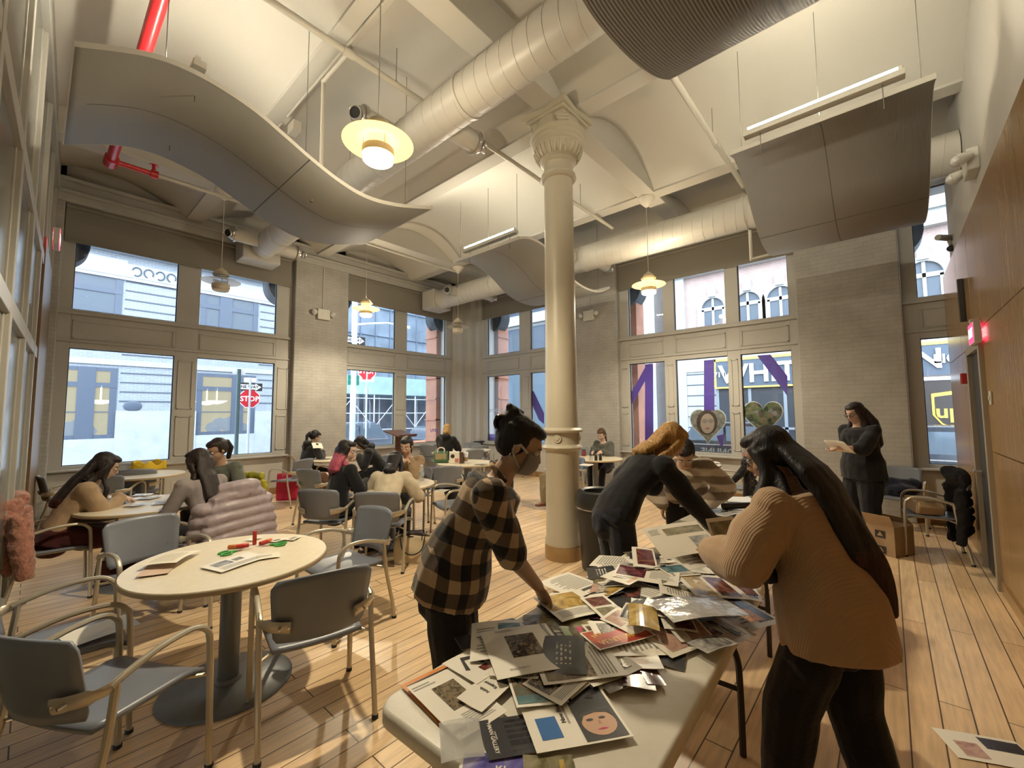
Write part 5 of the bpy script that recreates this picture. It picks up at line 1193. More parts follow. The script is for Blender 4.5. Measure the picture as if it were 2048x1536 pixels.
t, D = person('woman in an oversized tan knit sweater with very long black hair, back to the viewer', X_, Y_, A_, H=1.57, lean=17, hp=30, hy=14,
    hands={'L': loc2(X_, Y_, A_, hl), 'R': loc2(X_, Y_, A_, hr_)}, sk=(.42, .25, .16), vox=.008, curl=.8, fat=.98, sleeve=1.5, feet={'L': (.16, .14), 'R': (-.10, -.12)},
    top=dict(m=ribknit(), name='knit_sweater', t=.030, drop=.13, hem=1.2, deep=.9, cuff=.9, rumple=.014, rs=5, neck=1), legs=dict(m=cloth('black_knit_trousers', (.010, .009, .010), bs=90), w=1.35, t=.02), shoe=(.55, .52, .47),
    hair=dict(kind='long', name='black_long', col=(.010, .008, .008), len=.40, w=.11, thick=.42, back=.045, drift=(.02, -.07, 0), locks=[dict(p=back_locks, r=.05), dict(p=side_lock, r=.030)], tips=((.035, .012, .008), -.44)), palms={'L': (.2, -.6, .8), 'R': (.2, .6, .8)})
glasses(t, D)
# --- blonde woman in black leaning in ----------------------------------------------------
X_, Y_, A_ = 2.78, 1.50, -38
hx = dep(1437, 1062, 2.95)
def bl1(hd, SH, NB, S2, Nf, Lf, U): return [hd(-.03, .05, .06), hd(-.09, .05, -.05), NB-Nf*.08+Lf*.05, CHp(SH, S2)-Nf*.14+Lf*.05]
def CHp(SH, S2): return SH-S2*.06
t, D = person('blonde woman in a black sweater reaching across the tables', X_, Y_, A_, H=1.70, lean=40, hp=40, hy=-5, hands={'R': loc2(X_, Y_, A_, (hx.x, hx.y, .80)), 'L': (.12, .26, .92)},
    sk=(.52, .33, .24), vox=.009, top=dict(m=cloth('black_fine_knit', (.010, .010, .012)), name='black_sweater', t=.024, drop=.03, rumple=.012, hem=1.05), legs=dict(m=cloth('dark_navy_jeans', (.014, .016, .026)), w=1.12),
    hair=dict(kind='half', name='honey_blond', col=(.36, .205, .07), len=.12, w=.085, thick=.5, front=(-1, 1), fwd=0, locks=[dict(p=bl1, r=.03)]), palms={'R': (0, .2, -1)})
# --- person in the striped fuzzy sweater ---------------------------------------------------
def stripes():
    m = mat('striped_fuzzy_knit', (.3, .25, .2), .95, sheen=.5, spec=.1); n, l, b = nodes(m); tc = n.new('ShaderNodeTexCoord'); sp = n.new('ShaderNodeSeparateXYZ'); l.new(tc.outputs['Object'], sp.inputs[0]); ns = n.new('ShaderNodeTexNoise'); ns.inputs['Scale'].default_value = 30; l.new(tc.outputs['Object'], ns.inputs['Vector'])
    a = n.new('ShaderNodeMath'); a.operation = 'MULTIPLY_ADD'; l.new(ns.outputs[0], a.inputs[0]); a.inputs[1].default_value = .02; l.new(sp.outputs[2], a.inputs[2]); d = n.new('ShaderNodeMath'); d.operation = 'DIVIDE'; d.inputs[1].default_value = .135; l.new(a.outputs[0], d.inputs[0]); f = n.new('ShaderNodeMath'); f.operation = 'FRACT'; l.new(d.outputs[0], f.inputs[0])
    r = n.new('ShaderNodeValToRGB'); e = r.color_ramp.elements; e[0].position = .44; e[0].color = (.50, .43, .34, 1); e[1].position = .52; e[1].color = (.20, .15, .105, 1); l.new(f.outputs[0], r.inputs[0]); l.new(r.outputs[0], b.inputs['Base Color']); return m
X_, Y_, A_ = 4.20, 1.50, 200
t, D = person('person in fuzzy beige and brown striped sweater bending behind the blonde woman', X_, Y_, A_, H=1.62, lean=48, hp=58, hy=0, hands={'R': (.30, -.20, .74), 'L': (.34, .16, .78)}, sk=(.45, .29, .2), vox=.011, fat=1.08, sleeve=1.3,
    top=dict(m=stripes(), name='striped_sweater', t=.032, drop=.03, rumple=.014, deep=.82), legs=dict(m=cloth('black_trousers', (.012, .012, .014)), w=1.1), hair=dict(kind='pony', name='black_braid', col=BLACKCOL, len=.3))
# --- woman with glasses by the wall ---------------------------------------------------------
X_, Y_, A_ = 6.86, .27, 138
h1, h2 = dep(1668, 902, 5.1), dep(1716, 905, 5.15)
t, D = person('woman in black with glasses and long dark hair reading a sheet by the wall', X_, Y_, A_, H=1.72, lean=3, hp=24, hy=4, hands={'R': loc2(X_, Y_, A_, h2)[:2]+(1.17,), 'L': loc2(X_, Y_, A_, h1)[:2]+(1.17,)}, sk=(.50, .33, .25), vox=.010, fat=1.22, curl=.9, sleeve=1.25,
    top=dict(m=cloth('black_blouse', (.010, .010, .011)), name='black_blouse', t=.022, drop=.12, hem=1.1, cuff=.28, rumple=.013, deep=.8), legs=dict(m=cloth('black_wide_trousers', (.009, .009, .010)), w=1.35, t=.02), shoe=(.012, .012, .012),
    hair=dict(kind='long', name='dark_wavy', col=(.020, .013, .011), len=.36, w=.15, thick=.6, back=.02, fwd=1), palms={'L': (0, 0, 1), 'R': (0, 0, 1)})
glasses(t, D)
p1, p2 = dep(1650, 893, 5.0), dep(1708, 905, 5.12); c = (p1+p2)/2
b = MB(); b.grid(lambda u, v: (-.14+.28*u, -.105+.21*v, .012*math.sin(u*3)), 8, 4); o = b.build('paper_sheet', mat('white_paper', (.74, .70, .62), .7), solid=.0015); o.location = (c.x, c.y, 1.20); o.rotation_euler = (.75, 0, math.radians(A_-90)); tag(o, 'white sheet in the hands of the woman with glasses by the wall', 'paper')
# --- seated groups -------------------------------------------------------------------------------
X_, Y_, A_ = .19, 5.70, -4
C_P1.location = (.17, 5.70, 0)
hx = onz(262, 1000, .775)
def tanlock(hd, SH, NB, S2, Nf, Lf, U): return [hd(.03, -.07, .03), hd(.06, -.085, -.09), SH-Lf*.12+Nf*.12+S2*.02, SH-Lf*.10+Nf*.16-S2*.12]
t, D = person('woman in a thin tan blouse with dark hair leaning to the left-hand table', X_, Y_, A_, H=1.66, sit=True, lean=24, hp=30, hy=-8, hands={'R': loc2(X_, Y_, A_, (hx.x-.04, hx.y, .80)), 'L': (.46, .16, .80)}, sk=(.46, .30, .21), vox=.010, sleeve=1.2, curl=.25,
    feet={'R': (.34, -.02), 'L': (.52, .18)}, top=dict(m=cloth('tan_thin_blouse', (.36, .25, .15)), name='blouse', t=.016, drop=.03, rumple=.011), legs=dict(m=cloth('maroon_wool', (.075, .018, .018)), kind='skirt', w=1.3, t=.024), shoe=(.03, .02, .02),
    hair=dict(kind='long', name='dark_auburn', col=(.016, .010, .009), len=.34, w=.10, thick=.5, tips=((.05, .018, .012), -.36), locks=[dict(p=tanlock, r=.022)]))
glasses(t, D, (.3, .2, .05))
X_, Y_, A_ = 1.17, 4.86, 112
t, D = person('woman in lilac grey sweater with long straight hair, back turned, beside the puffer coat', X_, Y_, A_, H=1.66, sit=True, lean=18, hp=22, hy=20, hands={'L': (.42, .10, .80), 'R': (.40, -.14, .80)}, sk=(.5, .33, .24), vox=.010,
    top=dict(m=cloth('lilac_grey_knit', (.29, .25, .24)), name='sweater', t=.016, drop=.03), legs=dict(m=cloth('black_trousers', (.012, .012, .014))), hair=dict(kind='long', name='dark_brown_straight', col=(.022, .014, .011), len=.34, w=.085, thick=.45))
X_, Y_, A_ = 1.66, 6.14, 214
C_P3.location = (1.68, 6.16, 0); C_P3.rotation_euler = (0, 0, math.radians(214-90))
t, D = person('man in a grey-green shirt with glasses and a short ponytail at the left-hand table', X_, Y_, A_, H=1.76, sit=True, lean=16, hp=28, hy=-12, hands={'R': (.44, -.12, .80), 'L': (.42, .16, .80)}, sk=(.40, .25, .17), vox=.010, fat=1.1,
    top=dict(m=cloth('grey_green_jersey', (.125, .135, .11)), name='t_shirt', t=.02, drop=.03, cuff=.15, bust=0, sleeve=1.2), legs=dict(m=cloth('black_trousers', (.012, .012, .014))), hair=dict(kind='pony', name='dark_ponytail', col=(.022, .013, .010), h=.045))
glasses(t, D)
X_, Y_, A_ = 3.60, 8.66, 8
C_PINK.location = (3.18, 8.22, 0)
t, D = person('woman in a dark grey hoodie reading by the brick pier', X_, Y_, A_, H=1.66, sit=True, lean=14, hp=34, hy=-6, hands={'R': (.36, -.08, .86), 'L': (.38, .10, .86)}, vox=.013, top=dict(m=cloth('charcoal_hoodie', (.030, .030, .032)), name='hoodie', t=.028, drop=.03, hood=1), legs=dict(m=cloth('black_trousers', (.012, .012, .014))), hair=dict(kind='pony', name='black_pony', col=BLACKCOL, len=.3))
p = CH0
X_, Y_, A_ = 2.36, 4.82, 4
t, D = person('woman with pink-dyed hair and black top', X_, Y_, A_, H=1.66, sit=True, lean=10, hp=16, hy=-54, hands={'R': (.38, -.10, .80), 'L': (.40, .16, .80)}, sk=(.56, .37, .28), vox=.010, top=dict(m=cloth('black_cardigan', (.010, .010, .012)), name='black_top', t=.022, drop=.03), legs=dict(m=cloth('black_trousers', (.012, .012, .014)), w=1.2), feet={'R': (.30, -.14), 'L': (.40, .12)},
    hair=dict(kind='long', name='black_pink', col=(.014, .010, .010), len=.16, w=.10, thick=.55, fwd=1, tips=((.42, .085, .13), -.035)))
C_P5.location = (2.30, 4.78, 0); C_P5.rotation_euler = (0, 0, math.radians(34-90))
X_, Y_, A_ = 2.62, 4.22, 42
C_P7.location = (2.60, 4.18, 0); C_P7.rotation_euler = (0, 0, math.radians(42-90))
t, D = person('woman in a cream sweater with black wavy hair leaning low over the round table', X_, Y_, A_, H=1.64, sit=True, lean=38, hp=48, hy=5, hands={'R': (.50, -.18, .80), 'L': (.52, .14, .80)}, sk=(.5, .33, .25), vox=.010, sleeve=1.25, top=dict(m=cloth('cream_sweatshirt', (.56, .48, .35)), name='cream_sweater', t=.024, drop=.04, rumple=.012), legs=dict(m=cloth('black_trousers', (.012, .012, .014))),
    hair=dict(kind='half', name='black_wavy', col=(.011, .009, .010), len=.13, w=.075, thick=.6))
X_, Y_, A_ = 3.64, 5.18, 215
C_P8.location = (3.66, 5.20, 0)
t, D = person('woman in a beige ribbed sweater, jeans and boots facing the viewer at the round table', X_, Y_, A_, H=1.66, sit=True, lean=14, hp=26, hy=0, hands={'R': (.30, -.05, 1.00), 'L': (.30, .06, 1.00)}, sk=(.52, .34, .25), vox=.010, curl=.7, sleeve=1.15, feet={'R': (.52, .10, .06), 'L': (.40, -.06, 0)}, top=dict(m=cloth('beige_rib', (.30, .205, .12)), name='beige_sweater', t=.020, drop=.03), legs=dict(m=cloth('blue_jeans', (.075, .10, .145)), boot=1, len=.8), shoe=(.015, .013, .012),
    hair=dict(kind='pony', name='black_tied', col=BLACKCOL, h=.06))
X_, Y_, A_ = 4.50, 7.32, 150
t, D = person('person in a black hooded coat bending over the table by the window', X_, Y_, A_, H=1.68, sit=True, lean=34, hp=40, hy=0, vox=.013, hands={'R': (.48, -.1, .82), 'L': (.48, .12, .82)}, sk=(.45, .3, .22), top=dict(m=cloth('black_coat', (.011, .011, .013)), name='hooded_coat', t=.032, drop=.03, hood=1), legs=dict(m=cloth('black_trousers', (.012, .012, .014))), hair=dict(kind='half', name='black_messy', col=(.014, .011, .011), len=.10, w=.08))
X_, Y_, A_ = 6.02, 7.30, 22
t, D = person('blond person in a black hooded jacket in the room corner', X_, Y_, A_, H=1.7, sit=True, hz=.60, lean=6, hp=24, hy=0, vox=.013, hands={'R': (.40, -.06, .98), 'L': (.42, .08, .98)}, sk=(.55, .38, .3), top=dict(m=cloth('black_coat', (.011, .011, .013)), name='hooded_jacket', t=.03, drop=.03, hood=1), legs=dict(m=cloth('black_trousers', (.012, .012, .014))), hair=dict(kind='bob', name='short_blond', col=(.40, .25, .10)))
X_, Y_, A_ = 8.06, 4.50, 178
C13 = t, D = person('small woman with brown braid far behind, right of the column', X_, Y_, A_, H=1.64, sit=True, lean=12, hp=34, hy=5, vox=.013, hands={'R': (.40, -.08, .82), 'L': (.40, .10, .84)}, sk=(.55, .37, .28), top=dict(m=cloth('olive_grey_shirt', (.10, .10, .085)), name='shirt', t=.02, drop=.03), legs=dict(m=cloth('black_trousers', (.012, .012, .014))), hair=dict(kind='pony', name='brown_braid', col=(.075, .04, .02), len=.3, h=-.02))
X_, Y_, A_ = 6.35, 4.36, 165
t, D = person('person in khaki trousers seated behind the column, mostly hidden', X_, Y_, A_, H=1.68, sit=True, lean=6, hp=10, vox=.013, sk=(.40, .24, .17), feet={'R': (.50, .02, .05), 'L': (.35, .12, 0)}, hands={'R': (.3, -.14, .72), 'L': (.3, .14, .72)}, top=dict(m=cloth('olive_jacket', (.10, .085, .055)), name='jacket', t=.02, drop=.03), legs=dict(m=cloth('khaki_cotton', (.22, .17, .10)), w=1.2), shoe=(.14, .055, .03), hair=dict(kind='half', name='brown_short', col=(.03, .02, .014), len=.06))
# ================================================================ printed sheets
M_paper = mat('coated_paper', (.84, .80, .70), .33, spec=.5)
M_paper2 = mat('uncoated_paper', (.78, .73, .62), .8)
M_ink = mat('black_ink', (.02, .02, .02), .45); M_greyink = mat('grey_text_ink', (.33, .31, .28), .6)
def picture(name, cols, scale=14, rough=.22):
    m = mat('print_'+name, cols[0], rough); n, l, b = nodes(m); tc = n.new('ShaderNodeTexCoord'); ns = n.new('ShaderNodeTexNoise'); ns.inputs['Scale'].default_value = scale; ns.inputs['Detail'].default_value = 5; ns.inputs['Distortion'].default_value = 1.2
    l.new(tc.outputs['Object'], ns.inputs['Vector']); r = n.new('ShaderNodeValToRGB'); e = r.color_ramp.elements; k = len(cols)
    e[0].position = .34; e[0].color = (*cols[0], 1); e[1].position = .66; e[1].color = (*cols[-1], 1)
    for i in range(1, k-1): q = e.new(.34+.32*i/(k-1)); q.color = (*cols[i], 1)
    l.new(ns.outputs[0], r.inputs[0]); l.new(r.outputs[0], b.inputs['Base Color']); return m
PIC = {k: picture(k, *v) for k, v in dict(
    crowd=[((.01, .008, .006), (.06, .04, .025), (.30, .22, .14)), 60], trees=[((.03, .025, .02), (.28, .22, .14), (.05, .04, .03)), 34], car=[((.05, .02, .012), (.20, .10, .06), (.10, .13, .10), (.30, .22, .14)), 9],
    night=[((.01, .01, .012), (.03, .03, .035), (.07, .065, .06)), 10], red=[((.35, .03, .02), (.45, .06, .03), (.50, .12, .05)), 8], brownred=[((.05, .01, .01), (.16, .04, .03), (.28, .16, .10)), 16], grey=[((.06, .06, .06), (.25, .24, .22), (.48, .46, .42)), 12],
    gold=[((.20, .12, .03), (.50, .33, .08), (.62, .50, .22)), 9], teal=[((.03, .08, .10), (.10, .20, .22), (.25, .32, .30)), 9], olive=[((.10, .09, .04), (.24, .21, .12), (.36, .33, .22)), 14], wine=[((.04, .005, .015), (.12, .02, .04), (.22, .08, .09)), 18], blush=[((.40, .22, .17), (.55, .36, .28), (.30, .14, .12)), 11],
    violet=[((.05, .05, .20), (.16, .14, .42), (.40, .38, .55)), 10]).items()}
M_mag = mat('magenta_print', (.55, .03, .14), .3); M_org = mat('orange_print', (.70, .25, .04), .4); M_blu = mat('blue_print', (.02, .13, .38), .35); M_grn = mat('green_print', (.22, .36, .08), .4); M_charc = mat('charcoal_print', (.035, .036, .042), .3); M_yel = mat('yellow_print', (.70, .52, .05), .5)
M_goldink = mat('gold_print_ink', (.75, .42, .06), .35); M_skinprint = mat('printed_skin', (.56, .34, .22), .35)
M_film = mat('clear_plastic_sleeve', (.60, .60, .58), .08, spec=1.0, alpha=.42, bump=.5, bscale=18)
M_foil = mat('silvery_plastic_film', (.62, .62, .62), .16, metal=.35, spec=.9, bump=.9, bscale=16)
class Sheet:
    """a page with its print, all one mesh; x to the right, y up the page"""
    def __init__(s, w, h, curl=.004, ph=0.0, paper=None):
        s.w, s.h, s.c, s.ph = w, h, curl, ph; s.mats = [paper or M_paper]; s.mb = MB()
        n = s.mb.pts([s.S(i/8, j/8, 0) for j in range(9) for i in range(9)]); m = s.mb.pts([s.S(i/8, j/8, -.0009) for j in range(9) for i in range(9)])
        for j in range(8):
            for i in range(8): a = j*9+i; s.mb.face((n+a, n+a+1, n+a+10, n+a+9)); s.mb.face((m+a, m+a+9, m+a+10, m+a+1))
        rim = [i for i in range(9)]+[9*j+8 for j in range(1, 9)]+[80-i for i in range(1, 9)]+[72-9*j for j in range(1, 8)]
        for q in range(len(rim)): a, b_ = rim[q], rim[(q+1) % len(rim)]; s.mb.face((m+a, m+b_, n+b_, n+a))
    def S(s, u, v, d): return ((u-.5)*s.w, (v-.5)*s.h, d+s.c*(math.sin(3.1*u+s.ph)+math.sin(2.3*v+1.7*s.ph)*.7+1.7))
    def mi(s, m):
        if m not in s.mats: s.mats.append(m)
        return s.mats.index(m)
    def rect(s, u0, v0, u1, v1, m, d=.0006):
        k = s.mi(m); nu, nv = max(1, int((u1-u0)*8)), max(1, int((v1-v0)*8)); n = s.mb.pts([s.S(u0+(u1-u0)*i/nu, v0+(v1-v0)*j/nv, d) for j in range(nv+1) for i in range(nu+1)])
        for j in range(nv):
            for i in range(nu): a = n+j*(nu+1)+i; s.mb.face((a, a+1, a+nu+2, a+nu+1), k)
        return s
    def poly(s, P, m, d=.0010):
        n = s.mb.pts([s.S(u, v, d) for u, v in P]); s.mb.face([n+i for i in range(len(P))], s.mi(m)); return s
    def lines(s, u0, v0, u1, v1, n, m=None, rag=.3):
        for j in range(n): v = v1-(v1-v0)*(j+.5)/n; e = u1-(u1-u0)*rag*random.random(); s.rect(u0, v-.22*(v1-v0)/n, e, v+.22*(v1-v0)/n, m or M_greyink)
        return s
    def text(s, txt, u, v, size, m, rot=0.0, d=.0012):
        t = text_mb(txt, size, 0, True); k = s.mi(m); c, q = math.cos(rot), math.sin(rot)
        n = s.mb.pts([s.S(u+(c*x-q*y)/s.w, v+(q*x+c*y)/s.h, d) for x, y, z in t.v])
        for f in t.f: s.mb.face([n+i for i in f], k)
        return s
    def build(s, name, label, loc, R, cat='paper', group=None):
        o = s.mb.build(name, s.mats); o.matrix_world = Matrix.Translation(loc) @ R; return tag(o, label, cat, group)
ZT = .742
def frame3(TL, TR, BL, z):
    a, b_, c = (at(q[0], q[1], 2, z) for q in (TL, TR, BL)); ex = b_-a; ey = a-c; w, h = ex.length, ey.length; ex.normalize(); ez = Vector((0, 0, 1))
    ey = (ey-ex*ey.dot(ex)).normalized(); flip = ex.cross(ey).z
    if flip < 0: ey = -ey
    RM = Matrix((ex, ey, ez)).transposed().to_4x4(); cen = (at(TR[0], TR[1], 2, z)+at(BL[0], BL[1], 2, z))/2
    return cen, RM, w, h
def hero(TL, TR, BL, z, label, fn, name='magazine_page', curl=.003, paper=None, tilt=None, wh=None):
    cen, RM, w, h = frame3(TL, TR, BL, ZT+z)
    if wh: w, h = wh
    s = Sheet(w, h, curl, random.random()*3, paper); fn(s)
    if tilt: RM = RM @ Euler(tilt).to_matrix().to_4x4()
    return s.build(name, label, cen, RM)
# --- the heap of cut pages: many small sheets under and behind the big ones -------------
NAMES = ['grey', 'night', 'brownred', 'gold', 'teal', 'olive', 'wine', 'blush', 'car', 'trees', 'crowd', 'grey', 'night']
TOPM = Matrix.Translation((1.6625, .872, 0)) @ Matrix.Rotation(math.radians(2.2), 4, 'Z')
def heap_z(x, y):      # the pile swells towards the far middle of the table
    return .002+.075*math.exp(-((x-2.15)/.42)**2-((y-.88)/.24)**2)+.02*math.exp(-((x-1.45)/.4)**2-((y-.88)/.25)**2)
for i in range(118):
    while True:
        lx, ly = random.uniform(-.58, .90), random.uniform(-.36, .35)
        if lx > -.25 and not (lx < .1 and ly < -.28): break
        if ly > -.05: break
    w, h = random.choice([(.21, .28), (.15, .21), (.18, .13), (.12, .16), (.22, .15), (.10, .15)]); s = Sheet(w, h, random.uniform(.001, .006), random.random()*3, random.choice([M_paper, M_paper, M_paper2]))
    k = random.random(); pc = PIC[random.choice(NAMES)]
    if k < .22: s.rect(.06, .35, .94, .94, pc).lines(.08, .08, .9, .3, 5)
    elif k < .34: s.rect(.0, .0, 1, 1, pc)
    elif k < .5: s.rect(.1, .55, .9, .9, pc).rect(.1, .12, .9, .48, PIC[random.choice(NAMES)])
    elif k < .64: s.rect(0, 0, 1, 1, M_charc).lines(.2, .3, .8, .7, 4, M_paper2)
    elif k < .86: s.lines(.1, .1, .9, .75, 12).rect(.1, .8, .6, .88, M_ink)
    else: s.rect(.08, .1, .5, .9, pc).lines(.56, .2, .92, .85, 9)
    p = TOPM @ Vector((lx, ly, 0)); z = ZT+heap_z(p.x, p.y)*(.35+.65*i/118)+i*.0001
    a = random.gauss(0, .5)+random.choice([0, PI/2, PI, -PI/2, .8, -2.2]); gx = (heap_z(p.x+.02, p.y)-heap_z(p.x-.02, p.y))/.04; gy = (heap_z(p.x, p.y+.02)-heap_z(p.x, p.y-.02))/.04
    nrm = Vector((-gx*.8+random.gauss(0, .02), -gy*.8+random.gauss(0, .02), 1)).normalized(); RM = (Vector((0, 0, 1)).rotation_difference(nrm)).to_matrix().to_4x4() @ Matrix.Rotation(a, 4, 'Z')
    s.build('page_clipping', 'small cut-out page lost in the heap on the long folding table', (p.x, p.y, z), RM, 'paper', 'small clippings in the heap on the long table')
# --- the sheets one can tell apart ----------------------------------------------------------
hero((806, 1370), (902, 1325), (885, 1466), .004, 'orange-edged dark folder at the near left corner of the long table', lambda s: s.rect(.06, .05, .97, .93, M_charc), 'folder', .001, M_org)
hero((960, 1447), (1052, 1428), (972, 1530), .006, 'black page with white words GALLERY near the front edge of the long table', lambda s: s.rect(0, 0, 1, 1, M_charc).rect(.5, .1, 1, .95, PIC['night']).text('HMAN GALLERY', .2, .5, .016, M_paper2, -PI/2).lines(.26, .3, .3, .8, 1, M_greyink))
hero((880, 1452), (958, 1440), (880, 1534), .010, 'crinkled clear plastic sleeve hanging over the near end of the table', lambda s: s, 'plastic_sleeve', .004, M_film)
hero((819, 1375), (909, 1332), (912, 1487), .012, 'white page with a square photo of bare trees, lettered ASPEN', lambda s: s.rect(.32, .36, .80, .80, PIC['trees']).lines(.04, .86, .5, .95, 2).text('ASPEN', .12, .10, .017, M_ink, 0).lines(.35, .08, .92, .28, 7), curl=.002)
hero((898, 1325), (950, 1296), (939, 1382), .014, 'white page with a black and red abstract drawing on it', lambda s: s.poly([(.3, .4), (.5, .75), (.7, .7), (.8, .4), (.9, .45), (.82, .8), (.5, .88), (.2, .45)], M_ink).rect(.55, .2, .85, .38, PIC['brownred']), curl=.003)
hero((908, 1279), (944, 1271), (925, 1306), .010, 'small black page sticking out at the left edge of the heap', lambda s: s.rect(0, 0, 1, 1, M_charc))
hero((973, 1332), (1020, 1352), (931, 1405), .018, 'white page with the upside-down name and grey text beside the dark car photo', lambda s: s.text('Anish', .45, .42, .016, M_ink, PI).text('Kapoor', .45, .58, .016, M_ink, PI).lines(.1, .8, .7, .9, 3))
hero((1050, 1342), (1141, 1330), (985, 1416), .020, 'page with a dark red-brown landscape photo and rounded white border', lambda s: s.rect(.05, .06, .95, .92, PIC['car']).rect(.05, .06, .95, .25, PIC['teal'], .0009).poly([(.3, .4), (.55, .75), (.62, .72), (.42, .40)], PIC['gold']), curl=.003)
def newblue(s):
    s.rect(.52, .03, .97, .98, M_charc); s.rect(.10, .16, .32, .52, M_blu); s.text('New Blue', .39, .55, .019, M_ink, PI/2); s.text('Ph', .10, .85, .017, M_ink, PI/2); s.lines(.43, .15, .46, .9, 1)
    s.poly([(.745+.185*math.cos(a), .30+.21*math.sin(a)) for a in [2*PI*j/22 for j in range(22)]], M_skinprint, .0011)
    for q in ((.66, .36), (.80, .37)): s.poly([(q[0]+.04*math.cos(a), q[1]+.022*math.sin(a)) for a in [2*PI*j/10 for j in range(10)]], M_ink, .0016)
    s.poly([(.69, .19), (.75, .175), (.81, .19), (.75, .21)], M_mag, .0016); s.poly([(.73, .27), (.77, .27), (.76, .35)], PIC['blush'], .0016); s.poly([(.56, .33), (.58, .5), (.75, .53), (.92, .5), (.93, .36), (.88, .45), (.75, .48), (.62, .44)], M_ink, .0018)
    for q in (.6, .7, .8): s.lines(q, .62, q+.02, .9, 1, M_greyink, .05)
hero((1047, 1392), (1210, 1366), (1056, 1512), .014, 'white page with a blue square and a printed face on black, nearest the viewer', newblue, curl=.0015)
hero((930, 1522), (1042, 1519), (930, 1560), .004, 'blue-violet sheet at the bottom edge of the picture', lambda s: s.rect(.05, .0, .98, .93, PIC['violet']).text('KI', .6, .4, .03, M_paper2), wh=(.17, .10))
hero((1044, 1516), (1142, 1513), (1050, 1560), .005, 'gold-patterned dark sheet at the bottom edge of the picture', lambda s: s.rect(0, 0, 1, 1, PIC['olive']).rect(.7, .2, .85, .8, PIC['gold']))
hero((947, 1271), (1080, 1252), (1010, 1360), .032, 'large white page with a square black and gold crowd photo', lambda s: s.rect(.30, .32, .72, .80, PIC['crowd']).text('CHRISTINE', .32, .12, .014, M_greyink, PI).lines(.2, .9, .5, .96, 2), curl=.003)
hero((1078, 1252), (1093, 1249), (1108, 1282), .036, 'narrow black strip of paper beside the page with crowd photo', lambda s: s.rect(0, 0, 1, 1, M_ink))
hero((1112, 1276), (1165, 1262), (1168, 1352), .022, 'white page of small grey text with white silhouettes at its foot', lambda s: s.lines(.1, .45, .9, .92, 12).rect(.1, .06, .7, .36, M_charc).poly([(.2, .1), (.3, .3), (.4, .15), (.55, .28), (.6, .1)], M_paper2))
hero((1115, 1256), (1140, 1253), (1133, 1275), .030, 'page with a green block behind the text page', lambda s: s.rect(.05, .05, .8, .9, M_grn))
hero((1153, 1258), (1212, 1249), (1170, 1284), .030, 'bright pink page edge under the red page', lambda s: s.rect(0, 0, 1, 1, M_mag))
hero((1160, 1270), (1268, 1241), (1198, 1304), .040, 'glossy red page with gold lettering in the middle of the heap', lambda s: s.rect(.03, .04, .97, .96, PIC['red']).text('VENTURI', .42, .30, .040, M_goldink, .05).text('N S', .2, .72, .03, M_goldink, .4), curl=.003)
hero((1205, 1330), (1233, 1296), (1243, 1336), .016, 'magenta page corner below the red page', lambda s: s.rect(0, 0, 1, 1, M_mag))
hero((1234, 1297), (1310, 1299), (1246, 1336), .020, 'cream page with an upside-down headline beside the magenta corner', lambda s: s.text('SUOMI', .42, .70, .020, M_ink, PI).lines(.15, .2, .8, .55, 6, M_goldink))
hero((1180, 1358), (1238, 1339), (1222, 1392), .008, 'grey glossy photo of water at the front of the heap', lambda s: s.rect(0, 0, 1, 1, PIC['grey']).rect(.0, .5, 1, .95, PIC['teal'], .0009))
hero((1238, 1339), (1300, 1345), (1250, 1378), .012, 'dark photo with pink streaks beside the grey water photo', lambda s: s.rect(0, 0, 1, 1, PIC['wine']))
hero((1282, 1341), (1318, 1340), (1290, 1374), .010, 'dark brown photo at the front right of the heap', lambda s: s.rect(0, 0, 1, 1, PIC['brownred']))
hero((1165, 1197), (1212, 1190), (1205, 1246), .045, 'page with two stacked square photos, red-brown above grey', lambda s: s.rect(.12, .55, .88, .92, PIC['brownred']).rect(.12, .10, .88, .47, PIC['olive']), curl=.002)
hero((1284, 1197), (1332, 1207), (1290, 1226), .060, 'page with a dark wine-red photo right of the two-photo page', lambda s: s.rect(.08, .12, .94, .9, PIC['wine']))
hero((1242, 1095), (1285, 1098), (1291, 1137), .085, 'white page with a brown statue photo at the far end of the heap', lambda s: s.rect(.2, .12, .92, .9, PIC['brownred']))
hero((1251, 1128), (1310, 1136), (1274, 1167), .080, 'open leaflet with dark red portrait photos and a block of text', lambda s: s.rect(.03, .25, .48, .97, PIC['wine']).lines(.55, .3, .95, .9, 9).lines(.05, .05, .4, .15, 2), wh=(.30, .17))
hero((1222, 1152), (1264, 1132), (1240, 1176), .072, 'white leaflet with a grey cloud-shaped photo', lambda s: s.poly([(.5+.3*math.cos(a), .5+.2*math.sin(a)) for a in [2*PI*j/16 for j in range(16)]], PIC['grey']).lines(.1, .06, .6, .2, 3, M_org), wh=(.22, .16))
hero((1310, 1215), (1450, 1200), (1330, 1262), .055, 'crumpled silvery plastic film on the right of the heap', lambda s: s, 'plastic_film', .012, M_foil)
hero((1262, 1216), (1318, 1222), (1252, 1262), .050, 'page painted with golden lamp glare next to the red page', lambda s: s.rect(0, 0, 1, 1, PIC['gold']), curl=.008)  # gold print imitates the warm lamp reflection on the glossy heap
hero((1478, 1226), (1507, 1221), (1484, 1248), .035, 'small orange note at the right edge of the long table', lambda s: s.rect(0, 0, 1, 1, M_org).lines(.1, .2, .9, .8, 4, M_ink))
hero((1380, 1290), (1440, 1268), (1408, 1318), .022, 'clear sleeve with a grey print at the right edge of the heap', lambda s: s.rect(.1, .1, .9, .9, PIC['grey']), 'plastic_sleeve', .005, M_film)
